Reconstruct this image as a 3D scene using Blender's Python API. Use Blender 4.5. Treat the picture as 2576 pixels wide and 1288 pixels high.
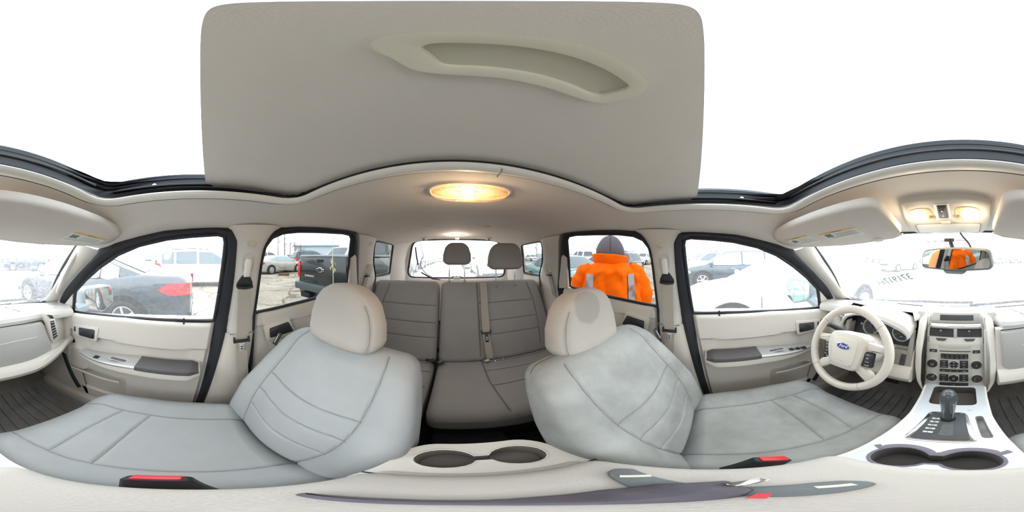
import bpy, bmesh, math, random
import numpy as np
from mathutils import Vector, Matrix, Euler
random.seed(7); np.random.seed(7)
PI=math.pi
for _o in list(bpy.data.objects): bpy.data.objects.remove(_o)
SC=bpy.context.scene
COL=SC.collection
GZ=-1.42            # ground level; the camera is the origin height
# ------------------------------------------------------------ camera
cam=bpy.data.cameras.new('camera'); cam.type='PANO'
cam.panorama_type='EQUIRECTANGULAR' if hasattr(cam,'panorama_type') else cam.panorama_type
cam.clip_start=0.01; cam.clip_end=500
cam.latitude_min=-PI/2; cam.latitude_max=PI/2; cam.longitude_min=-PI; cam.longitude_max=PI
co=bpy.data.objects.new('camera',cam); COL.objects.link(co); SC.camera=co
co.location=(0.05,0,0)
# picture centre x=1288 looks (1288-1138)/2576 of a turn from straight back towards -X
YAW=PI-( (1288-1138)/2576*2*PI )
co.rotation_euler=(PI/2,0,YAW)
# ------------------------------------------------------------ world: bright overcast
w=bpy.data.worlds.new('overcast'); SC.world=w; w.use_nodes=True
nt=w.node_tree; nt.nodes.clear()
out=nt.nodes.new('ShaderNodeOutputWorld'); bg=nt.nodes.new('ShaderNodeBackground')
tc=nt.nodes.new('ShaderNodeTexCoord'); nz=nt.nodes.new('ShaderNodeTexNoise'); nz.inputs['Scale'].default_value=1.6; nz.inputs['Detail'].default_value=3
rp=nt.nodes.new('ShaderNodeValToRGB'); rp.color_ramp.elements[0].color=(0.80,0.88,0.98,1); rp.color_ramp.elements[1].color=(0.97,0.985,1,1)
rp.color_ramp.elements[0].position=.3; rp.color_ramp.elements[1].position=.6
nt.links.new(tc.outputs['Generated'],nz.inputs['Vector']); nt.links.new(nz.outputs['Fac'],rp.inputs['Fac'])
nt.links.new(rp.outputs['Color'],bg.inputs['Color']); bg.inputs['Strength'].default_value=3.4
nt.links.new(bg.outputs['Background'],out.inputs['Surface'])
# ------------------------------------------------------------ exposure
vs=SC.view_settings; vs.view_transform='Standard'; vs.look='None'; vs.gamma=1; vs.exposure=0.80; vs.use_curve_mapping=False
try:
    SC.cycles.max_bounces=10; SC.cycles.diffuse_bounces=6; SC.cycles.glossy_bounces=4; SC.cycles.transparent_max_bounces=16
    SC.cycles.use_denoising=True; SC.cycles.sample_clamp_indirect=6
    SC.cycles.caustics_reflective=False; SC.cycles.caustics_refractive=False
except Exception: pass

# ============================================================ materials
def lin(c):
    return tuple((v/12.92 if v<=.04045 else ((v+.055)/1.055)**2.4) for v in [x/255. for x in c])+(1,)
MATS={}
def mat(name,rgb,rough=.6,metal=0,var=0,vscale=8,bump=0,bscale=200,emit=None,estr=0,coat=0,spec=.5,weave=0,wscale=400):
    if name in MATS: return MATS[name]
    m=bpy.data.materials.new(name); m.use_nodes=True; t=m.node_tree; b=t.nodes['Principled BSDF']
    b.inputs['Base Color'].default_value=lin(rgb); b.inputs['Roughness'].default_value=rough; b.inputs['Metallic'].default_value=metal
    b.inputs['Specular IOR Level'].default_value=spec
    if coat: b.inputs['Coat Weight'].default_value=coat; b.inputs['Coat Roughness'].default_value=.05
    if emit: b.inputs['Emission Color'].default_value=lin(emit); b.inputs['Emission Strength'].default_value=estr
    if var or bump or weave:
        tc=t.nodes.new('ShaderNodeTexCoord')
    if var:
        n=t.nodes.new('ShaderNodeTexNoise'); n.inputs['Scale'].default_value=vscale; n.inputs['Detail'].default_value=4; n.inputs['Roughness'].default_value=.6
        t.links.new(tc.outputs['Object'],n.inputs['Vector'])
        r=t.nodes.new('ShaderNodeValToRGB'); c=lin(rgb)
        r.color_ramp.elements[0].position=.35; r.color_ramp.elements[1].position=.65
        r.color_ramp.elements[0].color=tuple(v*(1-var) for v in c[:3])+(1,); r.color_ramp.elements[1].color=tuple(min(1,v*(1+var*.5)) for v in c[:3])+(1,)
        t.links.new(n.outputs['Fac'],r.inputs['Fac']); t.links.new(r.outputs['Color'],b.inputs['Base Color'])
    hs=[]
    if bump:
        n=t.nodes.new('ShaderNodeTexNoise'); n.inputs['Scale'].default_value=bscale; n.inputs['Detail'].default_value=2
        t.links.new(tc.outputs['Object'],n.inputs['Vector']); hs.append((n.outputs['Fac'],bump))
    if weave:
        v=t.nodes.new('ShaderNodeTexVoronoi'); v.inputs['Scale'].default_value=wscale
        t.links.new(tc.outputs['Object'],v.inputs['Vector']); hs.append((v.outputs['Distance'],weave))
    prev=None
    for o,s in hs:
        bp=t.nodes.new('ShaderNodeBump'); bp.inputs['Strength'].default_value=s; bp.inputs['Distance'].default_value=.002
        t.links.new(o,bp.inputs['Height'])
        if prev: t.links.new(prev.outputs['Normal'],bp.inputs['Normal'])
        prev=bp
    if prev: t.links.new(prev.outputs['Normal'],b.inputs['Normal'])
    MATS[name]=m; return m
def glassmat(name,tint,gloss=.06,haze=0,hazecol=(235,238,240),grough=.0,dscale=60):
    if name in MATS: return MATS[name]
    m=bpy.data.materials.new(name); m.use_nodes=True; t=m.node_tree; t.nodes.clear()
    o=t.nodes.new('ShaderNodeOutputMaterial'); tr=t.nodes.new('ShaderNodeBsdfTransparent'); tr.inputs['Color'].default_value=tuple(tint)+(1,)
    gl=t.nodes.new('ShaderNodeBsdfGlossy'); gl.inputs['Roughness'].default_value=grough
    lw=t.nodes.new('ShaderNodeLayerWeight'); lw.inputs['Blend'].default_value=.5
    pw=t.nodes.new('ShaderNodeMath'); pw.operation='POWER'; pw.inputs[1].default_value=5; t.links.new(lw.outputs['Facing'],pw.inputs[0])
    ml=t.nodes.new('ShaderNodeMath'); ml.operation='MULTIPLY_ADD'; ml.inputs[1].default_value=.55; ml.inputs[2].default_value=.022; t.links.new(pw.outputs[0],ml.inputs[0])
    mx=t.nodes.new('ShaderNodeMixShader'); t.links.new(ml.outputs[0],mx.inputs['Fac'])
    t.links.new(tr.outputs[0],mx.inputs[1]); t.links.new(gl.outputs[0],mx.inputs[2]); last=mx
    if haze:
        tl=t.nodes.new('ShaderNodeBsdfTranslucent'); tl.inputs['Color'].default_value=lin(hazecol)
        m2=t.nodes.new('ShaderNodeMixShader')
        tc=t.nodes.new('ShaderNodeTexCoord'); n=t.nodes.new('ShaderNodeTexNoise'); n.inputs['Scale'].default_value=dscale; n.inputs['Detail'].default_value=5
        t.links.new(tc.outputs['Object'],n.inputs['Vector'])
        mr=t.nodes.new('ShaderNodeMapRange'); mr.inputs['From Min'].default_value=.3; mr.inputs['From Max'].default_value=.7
        mr.inputs['To Min'].default_value=haze*.7; mr.inputs['To Max'].default_value=haze*1.3
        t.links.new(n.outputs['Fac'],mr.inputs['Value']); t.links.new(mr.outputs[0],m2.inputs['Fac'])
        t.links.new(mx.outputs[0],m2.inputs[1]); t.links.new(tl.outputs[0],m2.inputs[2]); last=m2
    t.links.new(last.outputs[0],o.inputs['Surface']); MATS[name]=m; return m
def glow(name,rgb,s):
    if name in MATS: return MATS[name]
    m=bpy.data.materials.new(name); m.use_nodes=True; t=m.node_tree; t.nodes.clear()
    o=t.nodes.new('ShaderNodeOutputMaterial'); e=t.nodes.new('ShaderNodeEmission'); e.inputs['Color'].default_value=lin(rgb); e.inputs['Strength'].default_value=s
    t.links.new(e.outputs[0],o.inputs['Surface']); MATS[name]=m; return m

LINER=mat('headliner_cloth',(214,208,201),.9,bump=.12,bscale=900,weave=.14,wscale=1100,var=.03,vscale=3,spec=.2)
SHADE=mat('shade_cloth',(224,219,211),.9,weave=.10,wscale=1400,spec=.2,var=.02,vscale=4)
RINGM=mat('ring_plastic',(224,221,213),.55,bump=.05)
TRIM=mat('light_trim_plastic',(203,198,190),.6,bump=.12,bscale=700,spec=.4)
TRIM2=mat('warm_trim_plastic',(198,191,181),.65,bump=.12,bscale=700,spec=.35)
DOORF=mat('door_insert_cloth',(186,180,172),.85,weave=.2,wscale=500,spec=.2)
SEATF=mat('front_seat_cloth',(159,162,162),.92,weave=.16,wscale=900,var=.06,vscale=5,spec=.15)
SEATD=mat('driver_seat_cloth',(156,158,155),.92,weave=.16,wscale=900,var=.24,vscale=5.5,spec=.15)
HEADF=mat('headrest_cloth',(174,168,160),.92,weave=.14,wscale=900,var=.04,vscale=6,spec=.15)
REARF=mat('rear_seat_cloth',(148,144,142),.92,weave=.14,wscale=900,var=.05,vscale=6,spec=.15)
SEAMM=mat('seam_thread',(132,130,128),.9)
SEAMR=mat('seam_rear',(84,80,78),.9)
BLACK=mat('black_rubber',(30,33,38),.55,bump=.1,bscale=300)
BLKP=mat('black_plastic',(34,34,38),.5)
CHAR=mat('charcoal_pad',(84,82,82),.8,bump=.4,bscale=900)
SILV=mat('silver_trim',(196,197,196),.35,metal=.55,spec=.6)
SILP=mat('silver_panel',(190,188,180),.45,metal=.25)
CHROME=mat('chrome',(225,225,228),.12,metal=1)
MIRR=mat('mirror_glass',(235,240,240),.0,metal=1)
CARPET=mat('dark_carpet',(52,50,50),1,bump=.8,bscale=260,var=.2,vscale=20,spec=.1)
MATR=mat('floor_mat_rubber',(128,126,123),.75,bump=.3,bscale=120,var=.18,vscale=9)
GLOVE=mat('glovebox_grain',(170,169,166),.7,bump=.25,bscale=600)
DASHT=mat('dash_top',(196,195,191),.7,bump=.25,bscale=600,spec=.3)
BELT=mat('belt_webbing',(165,157,146),.85,weave=.3,wscale=700)
RED=mat('red_plastic',(205,40,48),.4)
WHITE=mat('white_mark',(235,235,232),.6)
WARN=mat('amber_print',(214,180,110),.7)
GREYPR=mat('grey_print',(150,155,155),.7)
LABEL=mat('label_paper',(222,226,222),.7)
PAINTW=mat('own_body_paint',(226,228,228),.35,coat=.6)
GLF=glassmat('front_glass',(.97,.985,.98),haze=.03)
GLT=glassmat('privacy_glass',(.64,.655,.65),haze=.0)
GLQ=glassmat('quarter_privacy_glass',(.52,.54,.535),haze=.0)
GLR=glassmat('rear_glass',(.93,.94,.96),haze=.14)
GLW=glassmat('windshield_glass',(.95,.97,.965),haze=.15)  # translucent white mixed into the pane stands in for veiling glare
GLS=glassmat('sunroof_glass',(.80,.84,.86))

# ============================================================ object helpers
def setp(o,label=None,cat=None,group=None,kind=None):
    if label: o['label']=label
    if cat: o['category']=cat
    if group: o['group']=group
    if kind: o['kind']=kind
    return o
def root(name,loc=(0,0,0),rotz=0,label=None,cat=None,group=None,kind=None):
    o=bpy.data.objects.new(name,None); COL.objects.link(o); o.location=loc; o.rotation_euler=(0,0,rotz); o.empty_display_size=.05
    o['_off']=[float(v) for v in loc]
    return setp(o,label,cat,group,kind)
def finish(name,me,m,parent=None,smooth=True,local=False,label=None,cat=None,group=None,kind=None,auto=35):
    me.materials.clear()
    for mm in (m if isinstance(m,(list,tuple)) else [m]): me.materials.append(mm)
    if smooth:
        me.polygons.foreach_set('use_smooth',[True]*len(me.polygons))
        if auto:
            bm=bmesh.new(); bm.from_mesh(me); a=math.radians(auto)
            for e in bm.edges:
                if len(e.link_faces)==2 and e.calc_face_angle(0)>a: e.smooth=False
            bm.to_mesh(me); bm.free()
    o=bpy.data.objects.new(name,me)
    COL.objects.link(o)
    if parent is not None:
        r=parent
        while r.parent is not None: r=r.parent
        if not local:
            me.transform(Matrix.Translation(-(Vector(r['_off'])+ (Vector(parent.location) if parent is not r else Vector((0,0,0))))))
        o.parent=parent
    elif not local:
        xs=[v.co for v in me.vertices]
        if xs:
            mn=Vector((min(v.x for v in xs),min(v.y for v in xs),min(v.z for v in xs))); mx=Vector((max(v.x for v in xs),max(v.y for v in xs),max(v.z for v in xs)))
            c=Vector(((mn.x+mx.x)/2,(mn.y+mx.y)/2,mn.z)); me.transform(Matrix.Translation(-c)); o.location=c
            o['_off']=[c.x,c.y,c.z]
    return setp(o,label,cat,group,kind)
class MB:
    def __init__(s): s.v=[]; s.f=[]
    def add(s,vs,fs):
        k=len(s.v); s.v+= [tuple(v) for v in vs]; s.f+=[tuple(i+k for i in f) for f in fs]; return s
    def grid(s,rows,cu=False,cv=False,flip=False):
        n=len(rows); m=len(rows[0]); vs=[p for r in rows for p in r]; fs=[]
        for i in range(n if cv else n-1):
            for j in range(m if cu else m-1):
                a=i*m+j; b=i*m+(j+1)%m; c=((i+1)%n)*m+(j+1)%m; d=((i+1)%n)*m+j
                fs.append((a,d,c,b) if flip else (a,b,c,d))
        return s.add(vs,fs)
    def box(s,c,d,rot=None,bev=0,seg=2):
        bm=bmesh.new(); bmesh.ops.create_cube(bm,size=1)
        for v in bm.verts: v.co=Vector((v.co.x*d[0],v.co.y*d[1],v.co.z*d[2]))
        if bev: bmesh.ops.bevel(bm,geom=bm.edges[:],offset=bev,segments=seg,profile=.5,affect='EDGES')
        M=Matrix.Translation(Vector(c)) @ ((rot if isinstance(rot,Matrix) else Euler(rot).to_matrix()).to_4x4() if rot is not None else Matrix.Identity(4))
        bm.verts.index_update(); s.add([M@v.co for v in bm.verts],[[q.index for q in f.verts] for f in bm.faces]); bm.free(); return s
    def tube(s,pts,r,n=8,closed=False,cap=True,flat=None,up=None):
        pts=[Vector(p) for p in pts]; N=len(pts); rows=[]; pu=None
        for i,p in enumerate(pts):
            a=pts[(i-1)%N] if (closed or i>0) else p; b=pts[(i+1)%N] if (closed or i<N-1) else p
            t=(b-a).normalized() if (b-a).length>1e-9 else Vector((0,0,1))
            if up is not None: u=Vector(up)
            elif pu is None: u=Vector((0,0,1)) if abs(t.z)<.9 else Vector((1,0,0))
            else: u=pu
            x=t.cross(u)
            if x.length<1e-6: x=t.cross(Vector((1,0,0)))
            x.normalize(); y=x.cross(t).normalized(); pu=y
            rr=r[i] if isinstance(r,(list,tuple)) else r
            ra,rb=(rr*flat[0],rr*flat[1]) if flat else (rr,rr)
            rows.append([p+x*math.cos(2*PI*k/n+PI/n)*ra+y*math.sin(2*PI*k/n+PI/n)*rb for k in range(n)])
        s.grid(rows,cu=True,cv=closed)
        if cap and not closed:
            k=len(s.v)-N*n; s.f.append(tuple(k+j for j in range(n))[::-1]); s.f.append(tuple(k+(N-1)*n+j for j in range(n)))
        return s
    def lathe(s,prof,c,axis=(0,0,1),n=24,ex=(1,1)):
        A=Vector(axis).normalized(); X=A.orthogonal().normalized(); 
        if abs(A.z)>.9: X=Vector((1,0,0))
        Y=A.cross(X); c=Vector(c)
        s.grid([[c+A*h+X*math.cos(2*PI*k/n)*r*ex[0]+Y*math.sin(2*PI*k/n)*r*ex[1] for k in range(n)] for r,h in prof],cu=True); return s
    def prism(s,poly,fn,d0,d1,bev=0):
        """poly: 2D outline; fn(u,v,d)->3D; walls and two caps, edge bevelled on the d1 side"""
        n=len(poly); rows=[[fn(u,v,d0) for u,v in poly],]
        if bev:
            cx=sum(p[0] for p in poly)/n; cy=sum(p[1] for p in poly)/n
            sgn=1 if d1>d0 else -1
            rows.append([fn(u,v,d1-sgn*bev) for u,v in poly])
            ins=inset(poly,bev*.35); rows.append([fn(u,v,d1-sgn*bev*.3) for u,v in ins])
            ins=inset(poly,bev); rows.append([fn(u,v,d1) for u,v in ins])
        else: rows.append([fn(u,v,d1) for u,v in poly])
        k=len(s.v); s.grid(rows,cu=True); s.f.append(tuple(k+j for j in range(n))[::-1]); s.f.append(tuple(k+(len(rows)-1)*n+j for j in range(n))); return s
    def mesh(s,name='m',recalc=True):
        me=bpy.data.meshes.new(name); me.from_pydata([tuple(v) for v in s.v],[],s.f); me.validate()
        if recalc:
            bm=bmesh.new(); bm.from_mesh(me); bmesh.ops.recalc_face_normals(bm,faces=bm.faces); bm.to_mesh(me); bm.free()
        return me
    def obj(s,name,m,parent=None,**k): return finish(name,s.mesh(name),m,parent,**k)
def inset(poly,d):
    n=len(poly); area=sum(poly[i][0]*poly[(i+1)%n][1]-poly[(i+1)%n][0]*poly[i][1] for i in range(n)); sg=1 if area>0 else -1
    o=[]
    for i in range(n):
        a=Vector(poly[i-1]); b=Vector(poly[i]); c=Vector(poly[(i+1)%n])
        e1=(b-a); e2=(c-b)
        if e1.length<1e-9 or e2.length<1e-9: o.append(tuple(b)); continue
        e1.normalize(); e2.normalize(); n1=Vector((-e1.y,e1.x))*sg; n2=Vector((-e2.y,e2.x))*sg
        m=(n1+n2); m=m.normalized() if m.length>1e-6 else n1
        k=d/max(.5,m.dot(n1)); o.append(tuple(b+m*k))
    return o
def rpoly(pts,r,seg=4):
    """round the corners of a closed 2D/3D polygon"""
    n=len(pts); o=[]
    for i in range(n):
        rr=r[i] if isinstance(r,(list,tuple)) else r
        a=Vector(pts[i-1]); b=Vector(pts[i]); c=Vector(pts[(i+1)%n])
        la=(a-b).length; lc=(c-b).length; q=min(rr,la*.48,lc*.48)
        if q<1e-6: o.append(tuple(b)); continue
        p0=b+(a-b)*q/la; p1=b+(c-b)*q/lc
        for k in range(seg+1):
            t=k/seg; o.append(tuple(p0*(1-t)**2+b*2*t*(1-t)+p1*t*t))
    return o
def smooth(pts,k=4,closed=False):
    """Catmull-Rom"""
    P=[Vector(p) for p in pts]; n=len(P); o=[]
    R=range(n if closed else n-1)
    for i in R:
        p1=P[i]; p2=P[(i+1)%n]
        p0=P[i-1] if (closed or i>0) else p1*2-p2
        p3=P[(i+2)%n] if (closed or i<n-2) else p2*2-p1
        for j in range(k):
            t=j/k; o.append(.5*((2*p1)+(p2-p0)*t+(2*p0-5*p1+4*p2-p3)*t*t+(3*p1-p0-3*p2+p3)*t**3))
    if not closed: o.append(P[-1])
    return o
def rect(cx,cy,w,h): return [(cx-w/2,cy-h/2),(cx+w/2,cy-h/2),(cx+w/2,cy+h/2),(cx-w/2,cy+h/2)]
def resample(pts,n):
    P=[Vector(p) for p in pts]; L=[0]
    for a,b in zip(P,P[1:]): L.append(L[-1]+(b-a).length)
    o=[]
    for i in range(n):
        t=L[-1]*i/(n-1); j=0
        while j<len(L)-2 and L[j+1]<t: j+=1
        f=(t-L[j])/max(1e-9,L[j+1]-L[j]); o.append(P[j].lerp(P[j+1],min(1,max(0,f))))
    return o
def interp(x,tab):
    if x<=tab[0][0]: return tab[0][1]
    for (a,b),(c,d) in zip(tab,tab[1:]):
        if x<=c: return b+(d-b)*(x-a)/(c-a)
    return tab[-1][1]
def ss(x,a,b):
    t=min(1,max(0,(x-a)/(b-a))); return t*t*(3-2*t)
def roundbox(dims,r,n=(12,12,4),fn=None,grooves=None,gw=.004,gd=.004):
    """closed rounded block, dims full sizes; fn(p)->p deforms; grooves: [(axis_sign_face, polyline2d)] recessed on the +Z side"""
    hx,hy,hz=[d/2 for d in dims]; r=min(r,hx,hy,hz)
    def ticks(h,n):
        q=r; t=[-h,-h+q*.12,-h+q*.35,-h+q*.65,-h+q]; m=[-h+q+(2*h-2*q)*i/n for i in range(1,n)] if n>1 else []
        return t+m+[h-q,h-q*.65,h-q*.35,h-q*.12,h]
    X,Y,Z=ticks(hx,n[0]),ticks(hy,n[1]),ticks(hz,n[2])
    idx={}; vs=[]; fs=[]
    def vid(p):
        k=(round(p[0],6),round(p[1],6),round(p[2],6))
        if k not in idx: idx[k]=len(vs); vs.append(p)
        return idx[k]
    def face(A,B,f):
        for i in range(len(A)-1):
            for j in range(len(B)-1):
                q=[f(A[i],B[j]),f(A[i+1],B[j]),f(A[i+1],B[j+1]),f(A[i],B[j+1])]
                fs.append(tuple(vid(p) for p in q))
    for s in (-1,1):
        face(X,Y,lambda a,b:(a,b,s*hz)); face(X,Z,lambda a,b:(a,s*hy,b)); face(Y,Z,lambda a,b:(s*hx,a,b))
    P=np.array(vs); I=np.stack([np.clip(P[:,0],-hx+r,hx-r),np.clip(P[:,1],-hy+r,hy-r),np.clip(P[:,2],-hz+r,hz-r)],1)
    D=P-I; L=np.linalg.norm(D,axis=1,keepdims=True); L[L==0]=1; Q=I+D/L*r
    if grooves:
        top=Q[:,2]>hz-r*.6
        dist=np.full(len(Q),9.)
        for pl in grooves:
            for a,b in zip(pl,pl[1:]):
                a=np.array(a[:2]);b=np.array(b[:2]);ab=b-a; t=np.clip(((Q[:,:2]-a)@ab)/max(1e-9,ab@ab),0,1)
                dist=np.minimum(dist,np.linalg.norm(Q[:,:2]-(a+t[:,None]*ab),axis=1))
        Q[:,2]-=np.where(top,gd*np.exp(-(dist/gw)**2),0)
    out=[fn(Vector(q)) for q in Q] if fn else [tuple(q) for q in Q]
    return MB().add(out,fs)
def text(name,s,size,origin,ux,uy,m,parent=None,ext=.0004,align='CENTER',mirror=False,label=None,cat=None,shear=0):
    cu=bpy.data.curves.new(name,'FONT'); cu.body=s; cu.size=size; cu.align_x=align; cu.align_y='CENTER'; cu.extrude=ext; cu.resolution_u=2; cu.shear=shear
    tmp=bpy.data.objects.new('tmp',cu); COL.objects.link(tmp)
    bpy.context.view_layer.update()
    dg=bpy.context.evaluated_depsgraph_get(); me=bpy.data.meshes.new_from_object(tmp.evaluated_get(dg))
    bpy.data.objects.remove(tmp)
    ux=Vector(ux).normalized(); uy=Vector(uy).normalized(); uz=ux.cross(uy)
    M=Matrix(((ux.x,uy.x,uz.x,origin[0]),(ux.y,uy.y,uz.y,origin[1]),(ux.z,uy.z,uz.z,origin[2]),(0,0,0,1)))
    me.transform(M)
    return finish(name,me,m,parent,smooth=False,label=label,cat=cat)
def mir(pts,s): return [(p[0]*s,p[1],p[2]) for p in pts]
def copytree(o,parent=None,loc=None,rotz=None,label=None,group=None):
    c=o.copy(); COL.objects.link(c); c.parent=parent
    if loc is not None: c.location=loc
    if rotz is not None: c.rotation_euler=(0,0,rotz)
    if label: c['label']=label
    if group: c['group']=group
    for ch in list(o.children): copytree(ch,c)
    return c
# ============================================================ cabin shell
def sx(z,off=0): return .6125-.35*z-off          # tumblehome of the glass plane
EDGE=[(-1.86,(.50,.150)),(-1.55,(.555,.112)),(-1.42,(.568,.106)),(-1.0,(.570,.114)),(-.8,(.566,.133)),(-.68,(.568,.130)),(-.5,(.571,.122)),(-.28,(.578,.102)),(-.13,(.583,.091)),
      (.12,(.587,.079)),(.28,(.597,.048)),(.37,(.601,.030)),(.43,(.598,.040)),(.47,(.590,.058))]
def edge(y):
    if y<=EDGE[0][0]: return EDGE[0][1]
    for (a,b),(c,d) in zip(EDGE,EDGE[1:]):
        if y<=c: t=(y-a)/(c-a); return (b[0]+(d[0]-b[0])*t,b[1]+(d[1]-b[1])*t)
    return EDGE[-1][1]
ZC=[(-1.86,.186),(-1.3,.206),(-.95,.214),(-.88,.208),(-.45,.178),(-.26,.158),(.25,.157),(.35,.148),(.62,.095)]
def ceil(x,y):
    xe,ze=edge(y); return ze+(interp(y,ZC)-ze)*(1-min(1,abs(x)/xe)**5)
def ywarp(x,y):
    yf=.62-.15*(min(1,abs(x)/.59))**2
    return y if y<.30 else .30+(y-.30)/(.32)*(yf-.30)
ys=sorted(set([round(-1.86+.06*i,3) for i in range(27)]+[-.25,-.2,-.1,0,.1,.2,.24,.27,.30,.34,.38,.42,.46,.50,.54,.58,.62]))
ax=[0,.07,.14,.2,.26,.32,.37,.415]
mb=MB(); rows=[]
for y in ys:
    row=[]; xe,ze=edge(min(y,.47) if y<=.30 else min(.47,ywarp(.59,y)))
    o=[.415+(xe-.415)*t/9 for t in range(1,10)]
    xs=ax+o; xs=[-v for v in xs[::-1]]+xs[1:]
    for x in xs:
        yy=ywarp(x,y); z=ceil(x,y) if y<.30 else ze+(interp(y,ZC)-ze)*(1-min(1,abs(x)/xe)**5)
        row.append((x,yy,z))
    rows.append(row)
fs=[]; n=len(rows[0])
for i in range(len(ys)-1):
    for j in range(n-1):
        cx=(rows[i][j][0]+rows[i][j+1][0])/2; cy=(ys[i]+ys[i+1])/2
        if abs(cx)<.415 and -.25<cy<.24: continue
        fs.append((i*n+j,i*n+j+1,(i+1)*n+j+1,(i+1)*n+j))
mb.add([p for r in rows for p in r],fs)
ceiling=mb.obj('ceiling',LINER,kind='structure',label='pale grey cloth headliner around the sunroof opening',cat='headliner')
# trim ring of the sunroof opening
def ringpath(d,r=.055):
    return rpoly([(-.40+d,-.245+d),(.40-d,-.245+d),(.40-d,.235-d),(-.40+d,.235-d)],max(.01,r-d*.6),7)
def ringrow(d,dz,dens=14):
    P=ringpath(d); P2=[]
    for i,p in enumerate(P):
        q=P[(i+1)%len(P)]; L=math.hypot(q[0]-p[0],q[1]-p[1]); k=max(1,int(L/.04)) if L>.05 else 1
        for j in range(k): P2.append((p[0]+(q[0]-p[0])*j/k,p[1]+(q[1]-p[1])*j/k))
    return P2
base=ringrow(0,0)
def off(P,d):
    out=[]; n=len(P)
    for i in range(n):
        a,b=P[i-1],P[(i+1)%n]; tx,ty=b[0]-a[0],b[1]-a[1]; L=math.hypot(tx,ty) or 1
        out.append((P[i][0]+ty/L*d,P[i][1]-tx/L*d))
    return out
def ringmesh(prof):
    rows=[]
    for d,dz in prof:
        rows.append([(x,y,ceil(x,y)+dz) for x,y in off(base,d)])
    return MB().grid(rows,cu=True)
rg=root('trim_1',(0,0,.15),label='pale plastic trim ring around the sunroof opening',cat='trim',kind='structure')
ringmesh([(.003,.004),(.0,.002),(-.0005,.0),(.002,-.003),(.008,-.0065),(.016,-.007),(.024,-.005),(.030,-.001),(.032,.004)]).obj('ring',RINGM,rg)
MB().tube([(x,y,ceil(x,y)-.0005) for x,y in off(base,.0325)],.0014,4,closed=True).obj('ring_gap',mat('gap_grey',(120,116,110),.9),rg)
MB().box((-.028,-.262,ceil(-.028,-.262)-.004),(.0012,.030,.007)).obj('ring_joint',SEAMM,rg)
# dark frame above it, glass panel and outer roof skin
fr=root('sunroof_frame',(0,0,.17),label='black sunroof frame and guide rails above the trim ring',cat='frame')
def framerow(d,z): 
    P=rpoly([(-.435-d,-.262),(.435+d,-.262),(.435+d,.243+d*.3),(-.435-d,.243+d*.3)],.05,6)
    Q=[]
    for i,p in enumerate(P):
        q=P[(i+1)%len(P)]; L=math.hypot(q[0]-p[0],q[1]-p[1]); k=max(1,int(L/.05))
        for j in range(k): Q.append((p[0]+(q[0]-p[0])*j/k,p[1]+(q[1]-p[1])*j/k,z))
    return Q
MB().grid([framerow(-.03,.160),framerow(.0,.163),framerow(.0,.186),framerow(.005,.187),framerow(.005,.199),framerow(.002,.200),framerow(.002,.209),framerow(.05,.211)],cu=True).obj('frame',BLACK,fr)
for s in (-1,1):
    MB().box((s*.425,-.02,.176),(.012,.46,.006),bev=.002).obj('guide_rail',BLKP,fr)
    MB().lathe([(0,0),(.006,0),(.006,.003),(0,.003)],(s*.432,.10,.181),(-s,0,0),12).obj('rail_bolt',CHROME,fr)
MB().tube([(-.38,.236,.187),(-.2,.241,.187),(0,.243,.187),(.2,.241,.187),(.38,.236,.187)],.003,6).obj('wind_deflector',CHAR,fr)
g=MB().box((0,-.0,.2125),(.93,.53,.004),bev=.0015).obj('window_1',GLS,label='clear sunroof glass panel over the opening',cat='window',kind='structure')
# shade panel with its pull cup
sh=root('sunshade',(0,-.2,.175),label='grey cloth sunshade panel half closed under the sunroof glass',cat='shade')
rows=[]
for i in range(13):
    v=i/12; row=[]
    for j in range(31):
        u=-1+2*j/30; x=.428*u; y=-.0008-.15*(x-.05)**2 - v*.30
        if abs(u)>.985 and i<1: y-=.004
        row.append((x,y,.176-.004*abs(u)**4+ (.002 if v==0 else 0)))
    rows.append(row)
r2=[[(p[0],p[1],p[2]+.008) for p in r] for r in rows]
m=MB().grid(rows); m.grid(r2,flip=True)
m.grid([rows[0],r2[0]],flip=True); m.grid([rows[-1],r2[-1]]); m.grid([[r[0] for r in rows],[r[0] for r in r2]]); m.grid([[r[-1] for r in rows],[r[-1] for r in r2]],flip=True)
m.obj('panel',SHADE,sh)
H=rpoly([(-.042,-.037),(.064,-.037),(.073,-.045),(.067,-.076),(.050,-.082),(-.028,-.082),(-.047,-.077),(-.052,-.050)],.008,4)
HI=rpoly([(-.038,-.046),(.056,-.046),(.061,-.050),(.056,-.072),(.050,-.074),(-.032,-.074),(-.041,-.071),(-.042,-.050)],.004,3)
HM=MAT_H=mat('pull_cup_plastic',(226,223,206),.5)
def lay(P,z,k): return [(a,b,z) for a,b in (off(P,k) if k else P)]
def resamp2(P,n):
    Q=resample([(a,b,0) for a,b in P]+[(P[0][0],P[0][1],0)],n+1)[:-1]; return [(q.x,q.y) for q in Q]
Ho=resamp2(H,72); Hi_=resamp2(HI,72)
k0=min(range(72),key=lambda i:(Hi_[i][0]-Ho[0][0])**2+(Hi_[i][1]-Ho[0][1])**2); Hi_=Hi_[k0:]+Hi_[:k0]
sh_rows=[[(a,b,.176) for a,b in Ho],[(a,b,.1725) for a,b in Ho],[(a,b,.1705) for a,b in off(Ho,-.003)],
 [(a*.3+c*.7,b*.3+d*.7,.1700) for (a,b),(c,d) in zip(Ho,Hi_)],[(c,d,.1710) for c,d in Hi_],[(c*.98,d*.98-.0013,.1758) for c,d in Hi_]]
MB().grid(sh_rows,cu=True).obj('pull_cup_rim',HM,sh)
MB().add([(c*.98,d*.98-.0013,.1757) for c,d in Hi_],[tuple(range(72))]).obj('pull_cup_floor',mat('cup_floor',(200,196,178),.6),sh,smooth=False)

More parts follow.
